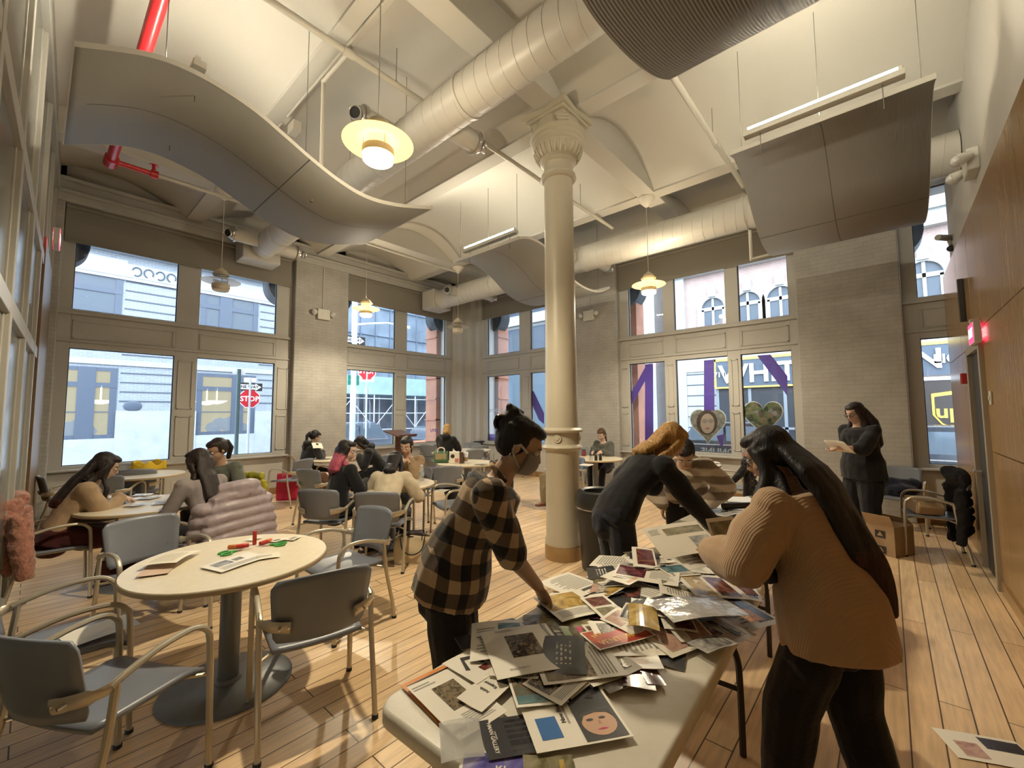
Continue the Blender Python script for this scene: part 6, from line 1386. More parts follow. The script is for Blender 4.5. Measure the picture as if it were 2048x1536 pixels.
# leaflets held by the woman in tan
q = dep(1362, 1082, 2.02); s = Sheet(.30, .21, .006, .4, M_paper2); s.rect(.30, .62, .97, .86, PIC['olive']).rect(.62, .12, .96, .50, PIC['grey']).lines(.06, .7, .26, .9, 4); s.build('leaflet', 'large cream leaflet held up by the woman in the tan sweater', q, Matrix.Rotation(math.radians(-38), 4, 'Z') @ Euler((.42, -.10, 0)).to_matrix().to_4x4())
q2 = dep(1395, 1100, 1.99); s = Sheet(.28, .20, .006, 1.4, M_paper); s.lines(.1, .1, .9, .9, 8); s.build('leaflet', 'white leaflet under the large cream one in the same hands', q2+Vector((0, 0, -.012)), Matrix.Rotation(math.radians(-30), 4, 'Z') @ Euler((.40, -.06, 0)).to_matrix().to_4x4())
q = dep(1455, 1085, 2.25); s = Sheet(.20, .26, .004, 2.0, M_paper2); s.rect(.08, .08, .96, .92, PIC['olive']); s.build('leaflet', 'leaflet with an olive photo standing up beside her sleeve', q, Matrix.Rotation(math.radians(-42), 4, 'Z') @ Euler((1.15, 0, .25)).to_matrix().to_4x4())
# --- second folding table -----------------------------------------------------------------------
for i, (px, py, w, h, a, lab) in enumerate(((1395, 1010, .42, .30, .3, 'wide pale sheet on the left of the second folding table'), (1440, 1025, .40, .30, -.2, 'crumpled pale blue sheet in the middle of the second folding table'), (1478, 1000, .35, .28, .5, 'pale sheet at the back of the second folding table'), (1500, 1040, .30, .22, .1, 'tan envelope on the near right of the second folding table'), (1425, 1048, .28, .20, -.5, 'white sheet near the blonde woman\'s hand on the second table'), (1470, 1050, .25, .2, .8, 'cream cut-out page on the second folding table'))):
    p = onz(px, py, ZT+.004+.003*i); s = Sheet(w, h, .006, i, mat('pale_drawing_paper', (.66, .68, .70), .7) if i < 3 else M_paper2)
    if i % 2: s.rect(.2, .3, .8, .8, PIC['grey']).lines(.1, .08, .9, .25, 3)
    s.build('paper_sheet', lab, p, Matrix.Rotation(a, 4, 'Z'))
p = onz(1492, 1012, ZT+.04); b = MB(); b.tube([(-.22, 0, 0), (.22, 0, 0)], .028, 14); b.tube([(.218, 0, 0), (.226, 0, 0)], .030, 14); o = b.build('poster_tube', mat('black_tube', (.02, .02, .022), .4)); o.location = (p.x, p.y, ZT+.045); o.rotation_euler = (0, 0, -.75); tag(o, 'black poster tube lying on the second folding table', 'tube')
# --- sheets elsewhere --------------------------------------------------------------------------------
def lay(px, py, z, w, h, a, label, fn=None, paper=None, name='paper_sheet', curl=.003): 
    p = onz(px, py, z); s = Sheet(w, h, curl, random.random()*3, paper or M_paper2)
    if fn: fn(s)
    return s.build(name, label, (p.x, p.y, z), Matrix.Rotation(a, 4, 'Z'))
hero((415, 1136-0), (500, 1109), (440, 1143), .003+.003, 'printed contents sheet lying flat on the empty round table', lambda s: s.rect(.12, .45, .45, .85, PIC['grey']).rect(.5, .5, .7, .75, PIC['olive']).lines(.1, .1, .9, .35, 4), wh=(.29, .20))
lay(343, 1122, .750, .26, .19, .9, 'torn cream newspaper page at the left of the round table', lambda s: s.lines(.1, .15, .9, .85, 10, mat('faint_ink', (.50, .45, .36), .8)), curl=.010)
lay(315, 1140, .747, .22, .14, 1.2, 'pinkish torn paper at the left rim of the round table', None, mat('pinkish_paper', (.60, .44, .34), .8), curl=.004)
lay(588, 1078, .747, .10, .06, .6, 'white clipping with black print at the right rim of the round table', lambda s: s.lines(.1, .2, .9, .8, 3, M_ink))
lay(560, 1081, .748, .12, .07, .2, 'small cream clipping with a swirl on the round table', lambda s: s.poly([(.3+.2*math.cos(a), .5+.25*math.sin(a)) for a in [2*PI*j/14 for j in range(14)]], M_charc))
lay(530, 1115, .747, .16, .10, -.3, 'thin tracing scrap at the middle of the round table', lambda s: s.lines(.2, .3, .8, .7, 3))
lay(508, 1079, .746, .09, .07, .5, 'white scrap under the red glue sticks', None, M_paper)
lay(622, 1232, .472, .27, .20, .25, 'cream sheet on the seat of the dark-backed armchair', None, M_paper); lay(200, 1262, .472, .28, .22, .2, 'cream sheet on the seat of the armchair at the left edge', None, M_paper)
lay(332, 1180, .472, .24, .18, .5, 'white sheet on the seat of the armchair behind the round table', None, M_paper); lay(884, 982, .474, .24, .18, .4, 'white sheet on the blue seat beside the plaid woman', None, M_paper)
for i, (px, py, a, lab) in enumerate(((258, 1000, .2, 'sheet under the hand of the woman in tan'), (300, 996, .8, 'white sheet in the middle of the left-hand table'), (328, 1006, -.3, 'clipping near the lilac woman\'s hands'), (285, 990, 1.2, 'pale sheet at the back of the left-hand table'), (272, 1010, .5, 'small clipping at the near rim of the left-hand table'))):
    lay(px, py, .748+.002*i, .22-.02*i, .16, a, lab, lambda s: s.rect(.1, .4, .6, .9, PIC[random.choice(NAMES)]).lines(.1, .1, .9, .3, 3), M_paper)
for i, (px, py, a, lab) in enumerate(((800, 962, .3, 'grey magazine in the middle of the women\'s round table'), (770, 975, .9, 'small clipping near the cream sleeve'), (822, 968, -.2, 'pale sheet near the water bottle'), (790, 978, .1, 'cut-out strip at the near rim of the women\'s table'), (835, 975, 1.0, 'small white scrap at the right rim of the women\'s table'))):
    lay(px, py, .748+.002*i, .24-.03*i, .17-.02*i, a, lab, lambda s: s.rect(.1, .3, .9, .9, PIC['grey']) if random.random() < .6 else s.lines(.1, .1, .9, .9, 6), M_paper)
lay(963, 928, .749, .30, .2, .4, 'open magazine on the table with the paper cup', lambda s: s.rect(.05, .1, .48, .9, PIC['grey']).lines(.55, .1, .95, .9, 8)); lay(945, 897, .749, .34, .25, .2, 'white sheets on the corner table', None, M_paper)
lay(650, 918, .749, .25, .2, .2, 'grey cover on the table of the woman in dark grey', lambda s: s.rect(.05, .05, .95, .95, PIC['grey'])); lay(1420, 925, .752, .34, .26, .5, 'newspaper on the table by the lettered window', lambda s: s.lines(.05, .1, .95, .9, 10).rect(.3, .5, .7, .8, PIC['grey'])); lay(1172, 930, .749, .28, .2, .2, 'white sheet on the small far table right of the column', None, M_paper)
p = onz(1975, 1500, .002); s = Sheet(.33, .20, .0015, 0, M_paper); s.rect(.14, .12, .42, .62, PIC['blush']).rect(.5, .5, .98, .9, PIC['night']); s.build('magazine_page', 'white page with photos lying on the floor at lower right', (p.x, p.y, .002), Matrix.Rotation(math.radians(-66), 4, 'Z'))
p = onz(1748, 1530, .002); s = Sheet(.18, .14, .001, 0, mat('red_paper', (.42, .05, .06), .7)); s.build('paper_sheet', 'red sheet on the floor behind the woman in tan', (p.x, p.y, .002), Matrix.Rotation(math.radians(-50), 4, 'Z'))
q = dep(634, 893, 8.35); s = Sheet(.2, .15, .01, 0, M_paper2); s.build('leaflet', 'small leaflet in the hands of the woman in dark grey', q, Euler((.7, .1, 0)).to_matrix().to_4x4())
# ================================================================ pipes, wall fixtures, bags, coats, table things
M_pipew = mat('cream_pipe_paint', (.50, .475, .41), .4); M_pipered = mat('red_fire_pipe', (.50, .015, .02), .3)
def pipe(name, label, P, r, m, fit=(), bend=0, cat='pipe', hang=()):
    o = Vector(P[0]); t = thing(name, label, cat, o); b = MB(); b.tube([Vector(p)-o for p in P], r, 12); b.build('pipe', m, t)
    for q in fit:
        q, d = Vector(q[0])-o, Vector(q[1]).normalized(); b = MB(); b.tube([q-d*r*1.8, q+d*r*1.8], r*1.35, 12); b.build('coupling', m, t)
    for q in hang: q = Vector(q)-o; b = MB(); b.tube([q, q+Vector((0, 0, ZS+.25-q.z-o.z))], .004, 5); b.tube([q+Vector((0, 0, -.0)), q+Vector((0, 0, .03))], r*.6, 8); b.build('hanger', M_wire, t)
    return t
ZP = 5.06
p0, p1 = onz(540, 0, ZP), onz(845, 205, ZP); yp = (p0.y+p1.y)/2; tee = onz(695, 108, ZP)
mp = pipe('sprinkler_pipe', 'cream sprinkler main running across the ceiling behind the near pendant lamp', [(-.5, yp, ZP), (7.0, yp, ZP)], .030, M_pipew, [((tee.x, yp, ZP), (1, 0, 0)), ((4.9, yp, ZP), (1, 0, 0)), ((3.15, yp, ZP), (1, 0, 0))], hang=[(2.35, yp, ZP), (5.9, yp, ZP), (3.3, yp, ZP)])
o = mp.location; b = MB(); e = onz(655, 168, ZP); e = Vector((tee.x, e.y, ZP)); zl = 3.92
b.tube([Vector((tee.x, yp, ZP))-o, e-o], .022, 10); b.tube([e-o, Vector((e.x, e.y, zl))-o], .020, 10); b.ball(e-o, .026, 8); b.tube([Vector((e.x, e.y, zl))-o, Vector((e.x-.0, e.y+.22, zl-.05))-o], .020, 10); b.ball(Vector((e.x, e.y, zl))-o, .025, 8)
br = b.build('drop_branch', M_pipew, mp); b = MB(); q = Vector((e.x, e.y+.22, zl-.05))-o; b.lathe([(.012, -.03), (.016, 0), (.012, .05)], 10, tuple(q)); b.lathe([(.025, .05), (.025, .055)], 12, tuple(q)); b.build('sprinkler_head', mat('brass_head', (.3, .25, .18), .4, .6), br)
p0, p1 = onz(1335, 155, ZP), onz(1500, 380, ZP); y3 = (p0.y+p1.y)/2; xe = p1.x+.1
p3 = pipe('sprinkler_pipe', 'cream sprinkler pipe left of the right-hand ceiling panel', [(2.4, y3, ZP), (xe, y3, ZP)], .033, M_pipew, [((p0.x+1.5, y3, ZP), (1, 0, 0)), ((xe-.25, y3, ZP), (1, 0, 0))], hang=[(p0.x+1.35, y3, ZP)])
o = p3.location; b = MB(); zl = 4.0; b.tube([Vector((xe, y3, ZP))-o, Vector((xe, y3, zl))-o], .024, 10); b.ball(Vector((xe, y3, ZP))-o, .034, 8); b.ball(Vector((xe, y3, zl))-o, .028, 8); b.tube([Vector((xe, y3, zl))-o, Vector((xe+.02, y3-.32, zl+.02))-o], .022, 10); br = b.build('drop_branch', M_pipew, p3)
q = Vector((xe+.02, y3-.32, zl+.02))-o; b = MB(); b.lathe([(.02, -.02), (.024, 0), (.012, .04)], 10, tuple(q)); b.build('sprinkler_head', mat('brass_head', (.3, .25, .18), .4, .6), br)
# red fire main
a0, a1 = onz(299, 0, 4.95), onz(234, 325, 4.95); xr = (a0.x+a1.x)/2
e1 = Vector((xr, a1.y, 4.95)); e2 = onz(306, 350, 4.95); e2.y = e1.y
rp = pipe('fire_pipe', 'red fire sprinkler pipe above the big S-curved panel', [(xr, .2, 4.95), e1], .055, M_pipered, [((xr, a0.y+1.3, 4.95), (0, 1, 0)), (e1, (0, 1, 0))])
o = rp.location; b = MB(); b.tube([e1-o, e2-o], .035, 12); b.ball(e1-o, .075, 10); b.tube([e2-o-Vector((.03, 0, 0)), e2-o+Vector((.05, 0, 0))], .055, 10); b.tube([e2-o, e2-o+Vector((0, 0, .12))], .02, 8); b.lathe([(.05, .12), (.05, .13)], 10, tuple(e2-o)); b.build('valve_elbow', M_pipered, rp)
b = MB(); b.tube([Vector(e2)+Vector((.05, 0, 0)), (2.9, e2.y, 4.95), (6.4, e2.y, 4.95)], .026, 10); w_ = b.build('sprinkler_pipe', M_pipew); tag(w_, 'cream sprinkler pipe continuing from the red valve along the left windows', 'pipe')
for k, x in enumerate((3.2, 4.9)):
    pass
# conduit and junction box on the beam
jb = at(588, 180, 0, BX[1]+HW+.03); b = MB(); b.box(-.05, .05, -.09, .09, -.06, .06); o = b.build('junction_box', M_pipew, bevel=.006); o.location = (BX[1]+HW+.05, jb.y, ZS-.065); tag(o, 'cream junction box under the beam above the S-curved panel', 'electrical box')
b = MB(); b.tube([(BX[1]+.05, jb.y-.09, ZS-.02), (BX[1]+.05, .4, ZS-.02)], .014, 8); b.tube([(BX[1]+.05, jb.y+.09, ZS-.02), (BX[1]+.05, 7.6, ZS-.02)], .014, 8); o = b.build('conduit', M_pipew); tag(o, 'thin conduit running along the beam over the S-curved panel', 'conduit')
# emergency lights
M_box = mat('emergency_box_white', (.55, .535, .48), .4); M_lens = mat('emergency_lens', (.6, .6, .58), .12, .3)
def emergency(S, a, z, label, d=-.152, conduit=None):
    p = S.P(a, d, z); t = thing('emergency_light', label, 'emergency light', p); M = Matrix.Translation(-Vector(p)); q = MB(); S.box(q, a-.14, a+.14, d-.085, d, z-.12, z+.12); MB().add(q, M).build('battery_box', M_box, t, bevel=.012)
    for s in (-1, 1):
        c = Vector(S.P(a+s*.21, d-.07, z+.03))-Vector(p); n_ = (Vector(S.P(a+s*.21, d-.2, z-.03))-Vector(S.P(a+s*.21, d-.07, z+.03))).normalized()
        b = MB(); b.tube([c-n_*.06, c+n_*.02], [.035, .062], 16); b.tube([c-n_*.02, Vector(S.P(a+s*.13, d-.04, z+.0))-Vector(p)], .014, 6); lh = b.build('lamp_head', M_box, t); b = MB(); b.ball(c+n_*.018, (.055, .055, .03), 12, M=n_.to_track_quat('Z', 'Y').to_matrix().to_4x4()); b.build('lens', M_lens, lh)
    if conduit:
        b = MB(); P = [Vector(S.P(x, d-.012, zz))-Vector(p) for x, zz in conduit]; b.tube(spline([tuple(v) for v in P], 4), .012, 8); b.build('conduit', M_pipew, t)
pa = at(645, 630, 1, Y0-.15); emergency(L, pa.x, pa.z, 'white emergency light with two lamps on the brick pier between the left windows', conduit=[(pa.x, pa.z+.12), (pa.x, pa.z+.7), (pa.x, 4.96), (pa.x-.08, 5.06), (pa.x-.45, 5.06)])
pb_ = at(1180, 632, 0, X0-.15); emergency(R, pb_.y, pb_.z, 'white emergency light on the brick pier right of the column', conduit=[(pb_.y, pb_.z+.12), (pb_.y, 4.4)])
t = thing('emergency_light', 'emergency lamps fixed high on the plaster above the wood wall', 'emergency light', (5.9, YW-.10, 3.82))
pq = at(1955, 325, 1, YW-.10); t.location = (pq.x, YW-.10, pq.z); b = MB(); b.box(-.15, .15, 0, .09, -.11, .11); b.build('battery_box', M_box, t, bevel=.01)
for s in (-1, 1): b = MB(); b.tube([(s*.2, .06, .02), (s*.22, .16, -.02)], [.035, .065], 14); lh = b.build('lamp_head', M_box, t); b = MB(); b.ball((s*.22, .16, -.02), .055, 12); b.build('lens', M_lens, lh)
# exit signs
M_exit = mat('exit_face', (.75, .02, .06), .4, emit=(1.0, .04, .12), estr=1.6); M_exw = mat('exit_housing', (.55, .52, .46), .4)
def exit_sign(label, loc, rz):
    t = thing('exit_sign', label, 'exit sign', loc, rz); b = MB(); b.box(-.16, .16, -.025, .025, -.10, .10); b.box(-.03, .03, -.03, .03, .10, .14); b.build('housing', M_exw, t, bevel=.006)
    for s in (-1, 1):
        b = MB(); b.box(-.15, .15, s*.026-.001, s*.026+.001, -.09, .09); f = b.build('red_face', M_exit, t); b = MB().add(text_mb('EXIT', .12, .001, True), Matrix.Translation((0, s*.029, 0)) @ Matrix.Rotation(PI/2, 4, 'X') if s < 0 else Matrix.Translation((0, s*.029, 0)) @ Matrix.Rotation(PI, 4, 'Z') @ Matrix.Rotation(PI/2, 4, 'X')); b.build('sign_lettering', emitter('exit_letter', (1.0, .75, .75), 1.2), f)
q = at(1945, 665, 1, YW+.07); exit_sign('red EXIT sign sticking out of the wood wall above the grey door', (q.x+.1, YW+.045, q.z), PI)
q = at(69, 490, 0, .20); exit_sign('red EXIT sign on the glazed partition at far left', (.085, 7.3, 3.72), PI/2-.04)
# small devices by the door
q = at(1934, 757, 1, YW); b = MB(); b.box(-.05, .05, 0, .05, -.06, .06); o = b.build('fire_alarm', mat('alarm_red', (.35, .02, .02), .4), bevel=.008); o.location = (q.x, YW+.001, q.z); tag(o, 'small red fire alarm on the wood wall left of the door', 'fire alarm')
q = at(1930, 600, 1, YW); b = MB(); b.box(-.02, .02, 0, .05, -.24, .24); o = b.build('wall_speaker', mat('dark_speaker', (.03, .028, .025), .5), bevel=.006); o.location = (q.x, YW+.001, q.z); tag(o, 'narrow dark panel on the wood wall above the exit sign', 'wall panel')
q = at(1988, 795, 1, YW); b = MB(); b.box(-.04, .04, 0, .012, -.06, .06); b.box(-.012, .012, .012, .02, -.02, .02); o = b.build('light_switch', M_exw, bevel=.003); o.location = (5.62, YW+.001, q.z); tag(o, 'cream light switch on the door casing', 'switch')
q = dep(1898, 480, 5.9); t = thing('security_camera', 'grey security camera on an arm before the far right window', 'camera', (q.x, q.y, q.z)); b = MB(); b.tube([(-.16, .12, .02), (.12, -.05, .05)], [.038, .045], 12); b.build('camera_body', mat('camera_grey', (.28, .26, .23), .4), t); b = MB(); b.tube([(.02, 0, .0), (.05, -.02, -.08)], .02, 8); b.tube([(.12, -.05, .05), (.3, YW-q.y+.0, .12)], .018, 8); b.build('arm', mat('camera_grey', (.28, .26, .23), .4), t); b = MB(); b.ball((.05, -.02, -.11), (.05, .05, .045), 12); b.build('dark_dome', M_blk, t)
q = at(905, 725, 1, Y0-.12)
# ---- coats ------------------------------------------------------------------------------------------------
def in_chair(c, name, label, cat, fn, m, vox=.014, rum=.012, rs=9, sm=3):
    t = thing(name, label, cat, c.location, c.rotation_euler.z); b = MB(); fn(b); melt('cloth', b, m, t, vox, sm, rum, rs); return t
def puffer(b):
    for k in range(7):
        z = .90-.085*k; w = .20+.045*k if k < 3 else .31; y = -.33-.012*k
        P = [(-w, y+.06, z-.03), (-w*.5, y, z), (0, y-.02, z+.005), (w*.5, y, z), (w, y+.06, z-.03)]; b.tube(spline(P, 3), .058, 10); b.ball(P[0], .058, 8); b.ball(P[-1], .058, 8)
    for s in (-1, 1):
        for k in range(6): q = (s*(.30+.012*k), -.22+.01*k, .80-.095*k); b.ball(q, (.085, .085, .066), 12)
    for k in range(2): b.tube(spline([(-.17, -.24, .90+.05*k), (0, -.36, .93+.05*k), (.17, -.24, .90+.05*k)], 4), .062, 10)
    b.box(-.26, .26, -.31, -.22, .35, .90)
in_chair(C_P2, 'puffer_coat', 'pale lilac puffer coat hung over a chair back at the left-hand table', 'coat', puffer, mat('lilac_nylon', (.34, .28, .30), .42, spec=.4), .011, .004, 14, 2)
def fuzzy(b):
    for k in range(6): z = .86-.10*k; b.tube([(-.24, -.24, z), (0, -.32, z+.01), (.24, -.24, z)], .075-.004*k, 10)
    for s in (-1, 1): b.tube([(s*.25, -.20, .80), (s*.30, -.18, .55), (s*.29, -.15, .28)], [.07, .075, .06], 10)
    b.tube([(-.15, -.2, .90), (0, -.25, .93), (.15, -.2, .90)], .06, 10)
in_chair(C_P1, 'fleece_coat', 'pink fleecy coat hung over the chair of the woman in tan', 'coat', fuzzy, mat('pink_fleece', (.42, .19, .135), .95, noise=.3, nscale=30, bump=.9, bscale=55, sheen=.5), .014, .016, 16)
def jacket(b):
    for k in range(6): z = .84-.10*k; w = .24; b.tube([(-w, -.24, z), (0, -.30, z), (w, -.24, z)], .045, 10)
    for s in (-1, 1): b.tube([(s*.25, -.22, .78), (s*.28, -.22, .5), (s*.26, -.2, .2)], [.055, .05, .045], 10)
in_chair(C_P3, 'rain_jacket', 'yellow-green jacket hung on the chair of the man with a ponytail', 'jacket', jacket, mat('chartreuse_nylon', (.38, .34, .02), .45), .013, .016, 12)
C_COAT = [o for o in COL.objects if o.get('label', '').startswith('armchair with black coat over it')][0]
M_coat = cloth('black_wool_coat', (.010, .010, .011))
in_chair(C_COAT, 'black_coat', 'black coat spread over the chair by the lettered window', 'coat', lambda b: [jacket(b), b.tube([(-.3, -.2, .80), (-.45, -.1, .66), (-.50, .0, .50)], [.06, .05, .02], 8), b.tube([(-.2, -.2, .85), (.2, -.2, .86)], .06, 8)], M_coat, .014, .02, 8)
in_chair(C_RIGHT, 'black_coat', 'black coat with fur trim on the chair by the wood wall', 'coat', lambda b: [jacket(b), b.ball((0, -.24, .88), (.25, .10, .10), 12), b.ball((.12, -.2, .92), (.12, .09, .08), 10), b.tube([(.2, -.22, .8), (.3, -.25, .4), (.28, -.22, .12)], [.09, .09, .07], 10)], mat('black_fur_coat', (.010, .008, .008), .9, bump=.8, bscale=40), .014, .022, 14)
C_WIN = [o for o in COL.objects if o.get('label', '').startswith('dark armchair under the far right')][0]
in_chair(C_WIN, 'dark_coat', 'dark blue coat heaped on the chair under the far right window', 'coat', lambda b: [b.ball((0, 0, .54), (.22, .2, .10), 12), b.tube([(-.2, -.1, .6), (.25, .1, .62)], .09, 10), b.tube([(.25, .05, .7), (.3, .1, .4)], .07, 8)], cloth('midnight_cloth', (.012, .015, .03)), .015, .02, 9)
C8B = [o for o in COL.objects if o.get('label', '').startswith('armchair with blue seat beside')][0]
in_chair([o for o in COL.objects if o.get('label', '').startswith('dark-backed armchair at the table with')][0], 'black_coat', 'black coat hanging down from the chair at the green paper bag table', 'coat', lambda b: [b.ball((0, .02, .53), (.20, .2, .07), 12), b.tube([(.1, -.05, .5), (.12, -.18, .36), (.1, -.2, .14)], [.12, .12, .08], 10), b.tube([(.25, 0, .62), (.33, .05, .5)], .08, 8)], M_coat, .014, .016, 9)
# ---- bags ---------------------------------------------------------------------------------------------------
def sack(b, w, d, h, taper=1.0, n=8):
    for i in range(n):
        pass
def tote(label, loc, rz, w, h, d, m, strapm, sag=.0, straps=.2, name='tote_bag', up=.0):
    t = thing(name, label, 'bag', loc, rz); b = MB()
    def side(u, v):
        a = 2*PI*u; bul = 1+.15*math.sin(PI*v); x = w/2*max(-1, min(1, 1.25*math.cos(a)))*(1-.05*v); y = d/2*max(-1, min(1, 1.25*math.sin(a)))*bul*(1-.35*v); return (x+.012*math.sin(5*v+4*a), y+.01*math.sin(7*v+3*a), h*v-sag*v*abs(math.cos(a)))
    b.grid(side, 32, 10); b.box(-w/2*.98, w/2*.98, -d/2*.95, d/2*.95, .0, .006); b.build('bag_body', m, t, solid=.004)
    for s in (-1, 1):
        b = MB(); b.tube(spline([(-w*.25, s*d*.34, h*.72), (-w*.25, s*d*.34, h), (-w*.22, s*d*.3, h+straps*.7), (0, s*d*.2, h+straps), (w*.22, s*d*.3, h+straps*.7), (w*.25, s*d*.34, h), (w*.25, s*d*.34, h*.72)], 4), .009, 8, flat=(1, .4)); b.build('strap', strapm, t)
    return t
M_canvas = mat('natural_canvas', (.56, .47, .32), .9, bump=.3, bscale=180)
cb_ = onz(826, 1128, 0)
t = tote('canvas tote bag with black cord handles on the floor by the round table', (cb_.x+.05, cb_.y+.06, .002), -.75, .40, .30, .20, M_canvas, M_ink, .03, .02)
b = MB()
for s in (-1, 1): b.tube(spline([(-.13, s*.10, .29), (-.10, s*.125, .16), (0, s*.13, .11), (.10, s*.125, .16), (.13, s*.10, .29)], 4), .007, 6)
b.tube(spline([(-.2, -.08, .26), (-.26, -.1, .15), (-.27, -.12, .02), (-.18, -.15, .006)], 4), .005, 6); b.build('cord_handle', M_ink, t)
b = MB(); b.ball((0, 0, .27), (.15, .07, .06), 10); b.build('contents', cloth('dark_scarf', (.05, .03, .03)), t)
u0, u1 = onz(842, 1112, .03), onz(904, 1100, .03); d_ = (u1-u0); b = MB(); b.tube([(0, 0, 0), d_*.1, d_*.45, d_*.9, d_*1.0], [.018, .024, .032, .038, .03], 10)
for k in range(5): b.tube([Vector((0, 0, .0))+d_*.1, d_*.95+Vector((.02*math.cos(k*1.25), 0, .02*math.sin(k*1.25)))], [.02, .024], 6)
o = b.build('umbrella', mat('black_umbrella', (.012, .012, .012), .6)); o.location = (u0.x, u0.y, .04); tag(o, 'folded black umbrella on the floor beside the canvas tote', 'umbrella')
q = dep(577, 972, 7.95); t = tote('bright pink tote bag hanging from a chair near the brick pier', (q.x, q.y, q.z-.26), -.7, .40, .50, .09, mat('hot_pink_canvas', (.52, .02, .07), .8), mat('pale_strap', (.42, .27, .18), .8), .01, .32)
c = C_BAG.location; t = thing('leather_bag', 'brown leather bag on the seat of the shiny pale armchair', 'bag', (c.x, c.y, .466), C_BAG.rotation_euler.z); b = MB(); b.ball((0, 0, .14), (.22, .13, .15), 14); b.box(-.2, .2, -.1, .1, .0, .12); melt('bag_body', b, mat('brown_leather', (.15, .065, .025), .4, noise=.25, nscale=8), t, .012, 4, .014, 8); b = MB(); b.tube(spline([(-.15, 0, .26), (-.1, .02, .36), (.1, .02, .36), (.15, 0, .26)], 4), .011, 8); b.tube(spline([(-.2, 0, .2), (-.29, 0, .05), (-.26, 0, -.1)], 4), .012, 8); b.build('strap', mat('tan_strap', (.33, .19, .08), .5), t)
c = C_RIGHT.location; t = thing('paper_bag', 'brown paper bag lying on the seat of the chair by the wood wall', 'bag', (c.x, c.y+.05, .47), C_RIGHT.rotation_euler.z+.2); b = MB(); b.box(-.20, .20, -.12, .12, 0, .15); b.prism([(-.20, .0), (-.26, .09), (-.20, .15)], -.11, .11, 0, Matrix.Rotation(PI/2, 4, 'X')); b.build('bag_body', mat('kraft_paper', (.33, .22, .12), .85, noise=.1, nscale=6), t, bevel=.012)
t = thing('cardboard_box', 'open cardboard box with black symbols on the floor below the chair', 'box', (6.62, .06, 0), -.5); M_card = mat('cardboard', (.34, .225, .125), .85, noise=.08, nscale=6)
b = MB(); 
for q in ((-.17, .17, -.14, -.136), (-.17, .17, .136, .14)): b.box(q[0], q[1], q[2], q[3], 0, .33)
for q in (-.17, .166): b.box(q, q+.004, -.14, .14, 0, .33)
b.box(-.17, .17, -.14, .14, 0, .004); b.build('box_body', M_card, t)
for s, a in ((-1, .5), (1, -.9)): b = MB(); b.box(-.002, .002, -.14, .14, 0, .14, 0, Matrix.Translation((s*.17, 0, .33)) @ Matrix.Rotation(s*a, 4, 'Y')); b.build('flap', M_card, t)
b = MB()
for z in (.06, .23): 
    for e in ((-.155, .125, .01),): b.box(-.174, -.171, -.05, .05, z-.04, z+.04)
b.build('printed_symbol', M_ink, t)
for z in (.06, .23): b = MB(); b.prism([(-.03, -.02), (.03, -.02), (0, .03)], 0, .001, 0, Matrix.Translation((-.1745, 0, z)) @ Matrix(((0, 0, -1, 0), (-1, 0, 0, 0), (0, 1, 0, 0), (0, 0, 0, 1)))); b.build('arrow_mark', M_card, t)
t = thing('shopping_bag', 'small red and white bag behind the woman with glasses', 'bag', (7.45, 1.0, .0)); 
q = dep(1688, 958, 5.7); t.location = (q.x, q.y, .47-.47+.45*0); b = MB(); b.ball((0, 0, .13), (.16, .12, .13), 12); melt('bag_body', b, mat('red_plastic_bag', (.45, .03, .05), .4), t, .014, 2, .02, 9)
# ---- things on tables -------------------------------------------------------------------------------------------
TT = .7455
def on_t(px, py, z=TT): return onz(px, py, z)
M_green = mat('green_scissor_plastic', (.05, .33, .06), .35); M_steel = mat('scissor_steel', (.6, .6, .6), .2, .95); M_gluered = mat('glue_red', (.50, .035, .02), .35); M_glue2 = mat('glue_orange', (.60, .16, .03), .35)
def scissors(px, py, rz, label):
    p = on_t(px, py); t = thing('scissors', label, 'scissors', (p.x, p.y, TT+.003), rz); 
    for s in (-1, 1):
        b = MB(); b.tube([(.03*math.cos(a)-.055, s*.024+.02*math.sin(a), .003) for a in [2*PI*j/16 for j in range(17)]], .0055, 6, cap=False); b.tube([(-.03, s*.012, .003), (.01, 0, .003)], .006, 6); b.build('handle', M_green, t)
        b = MB(); b.prism([(0, -.006), (.09, s*.012-.002), (.092, s*.012+.001), (0, .006)], .002+.001*s, .0035+.001*s); b.build('blade', M_steel, t)
scissors(470, 1104, .05, 'green-handled scissors lying nearer the viewer on the round table'); scissors(543, 1091, 2.6, 'green-handled scissors behind the red glue sticks')
def glue(px, py, rz, up, label):
    p = on_t(px, py); t = thing('glue_stick', label, 'glue stick', (p.x, p.y, TT+(.002 if up else .013)), rz); M = Matrix.Identity(4) if up else Matrix.Rotation(PI/2, 4, 'Y')
    b = MB(); b.lathe([(.012, 0), (.013, .002), (.013, .055)], 14, M=M); b.build('tube', M_gluered, t); b = MB(); b.lathe([(.0125, .055), (.0125, .085), (.011, .088)], 14, M=M); b.build('cap', M_glue2 if not up else M_gluered, t)
glue(509, 1089, 0, True, 'red glue stick standing upright on the round table'); glue(498, 1093, 2.9, False, 'red glue stick lying left of the upright one'); glue(520, 1091, .4, False, 'red glue stick lying right of the upright one'); glue(486, 1096, 2.5, False, 'orange-capped glue stick lying nearest the scissors')
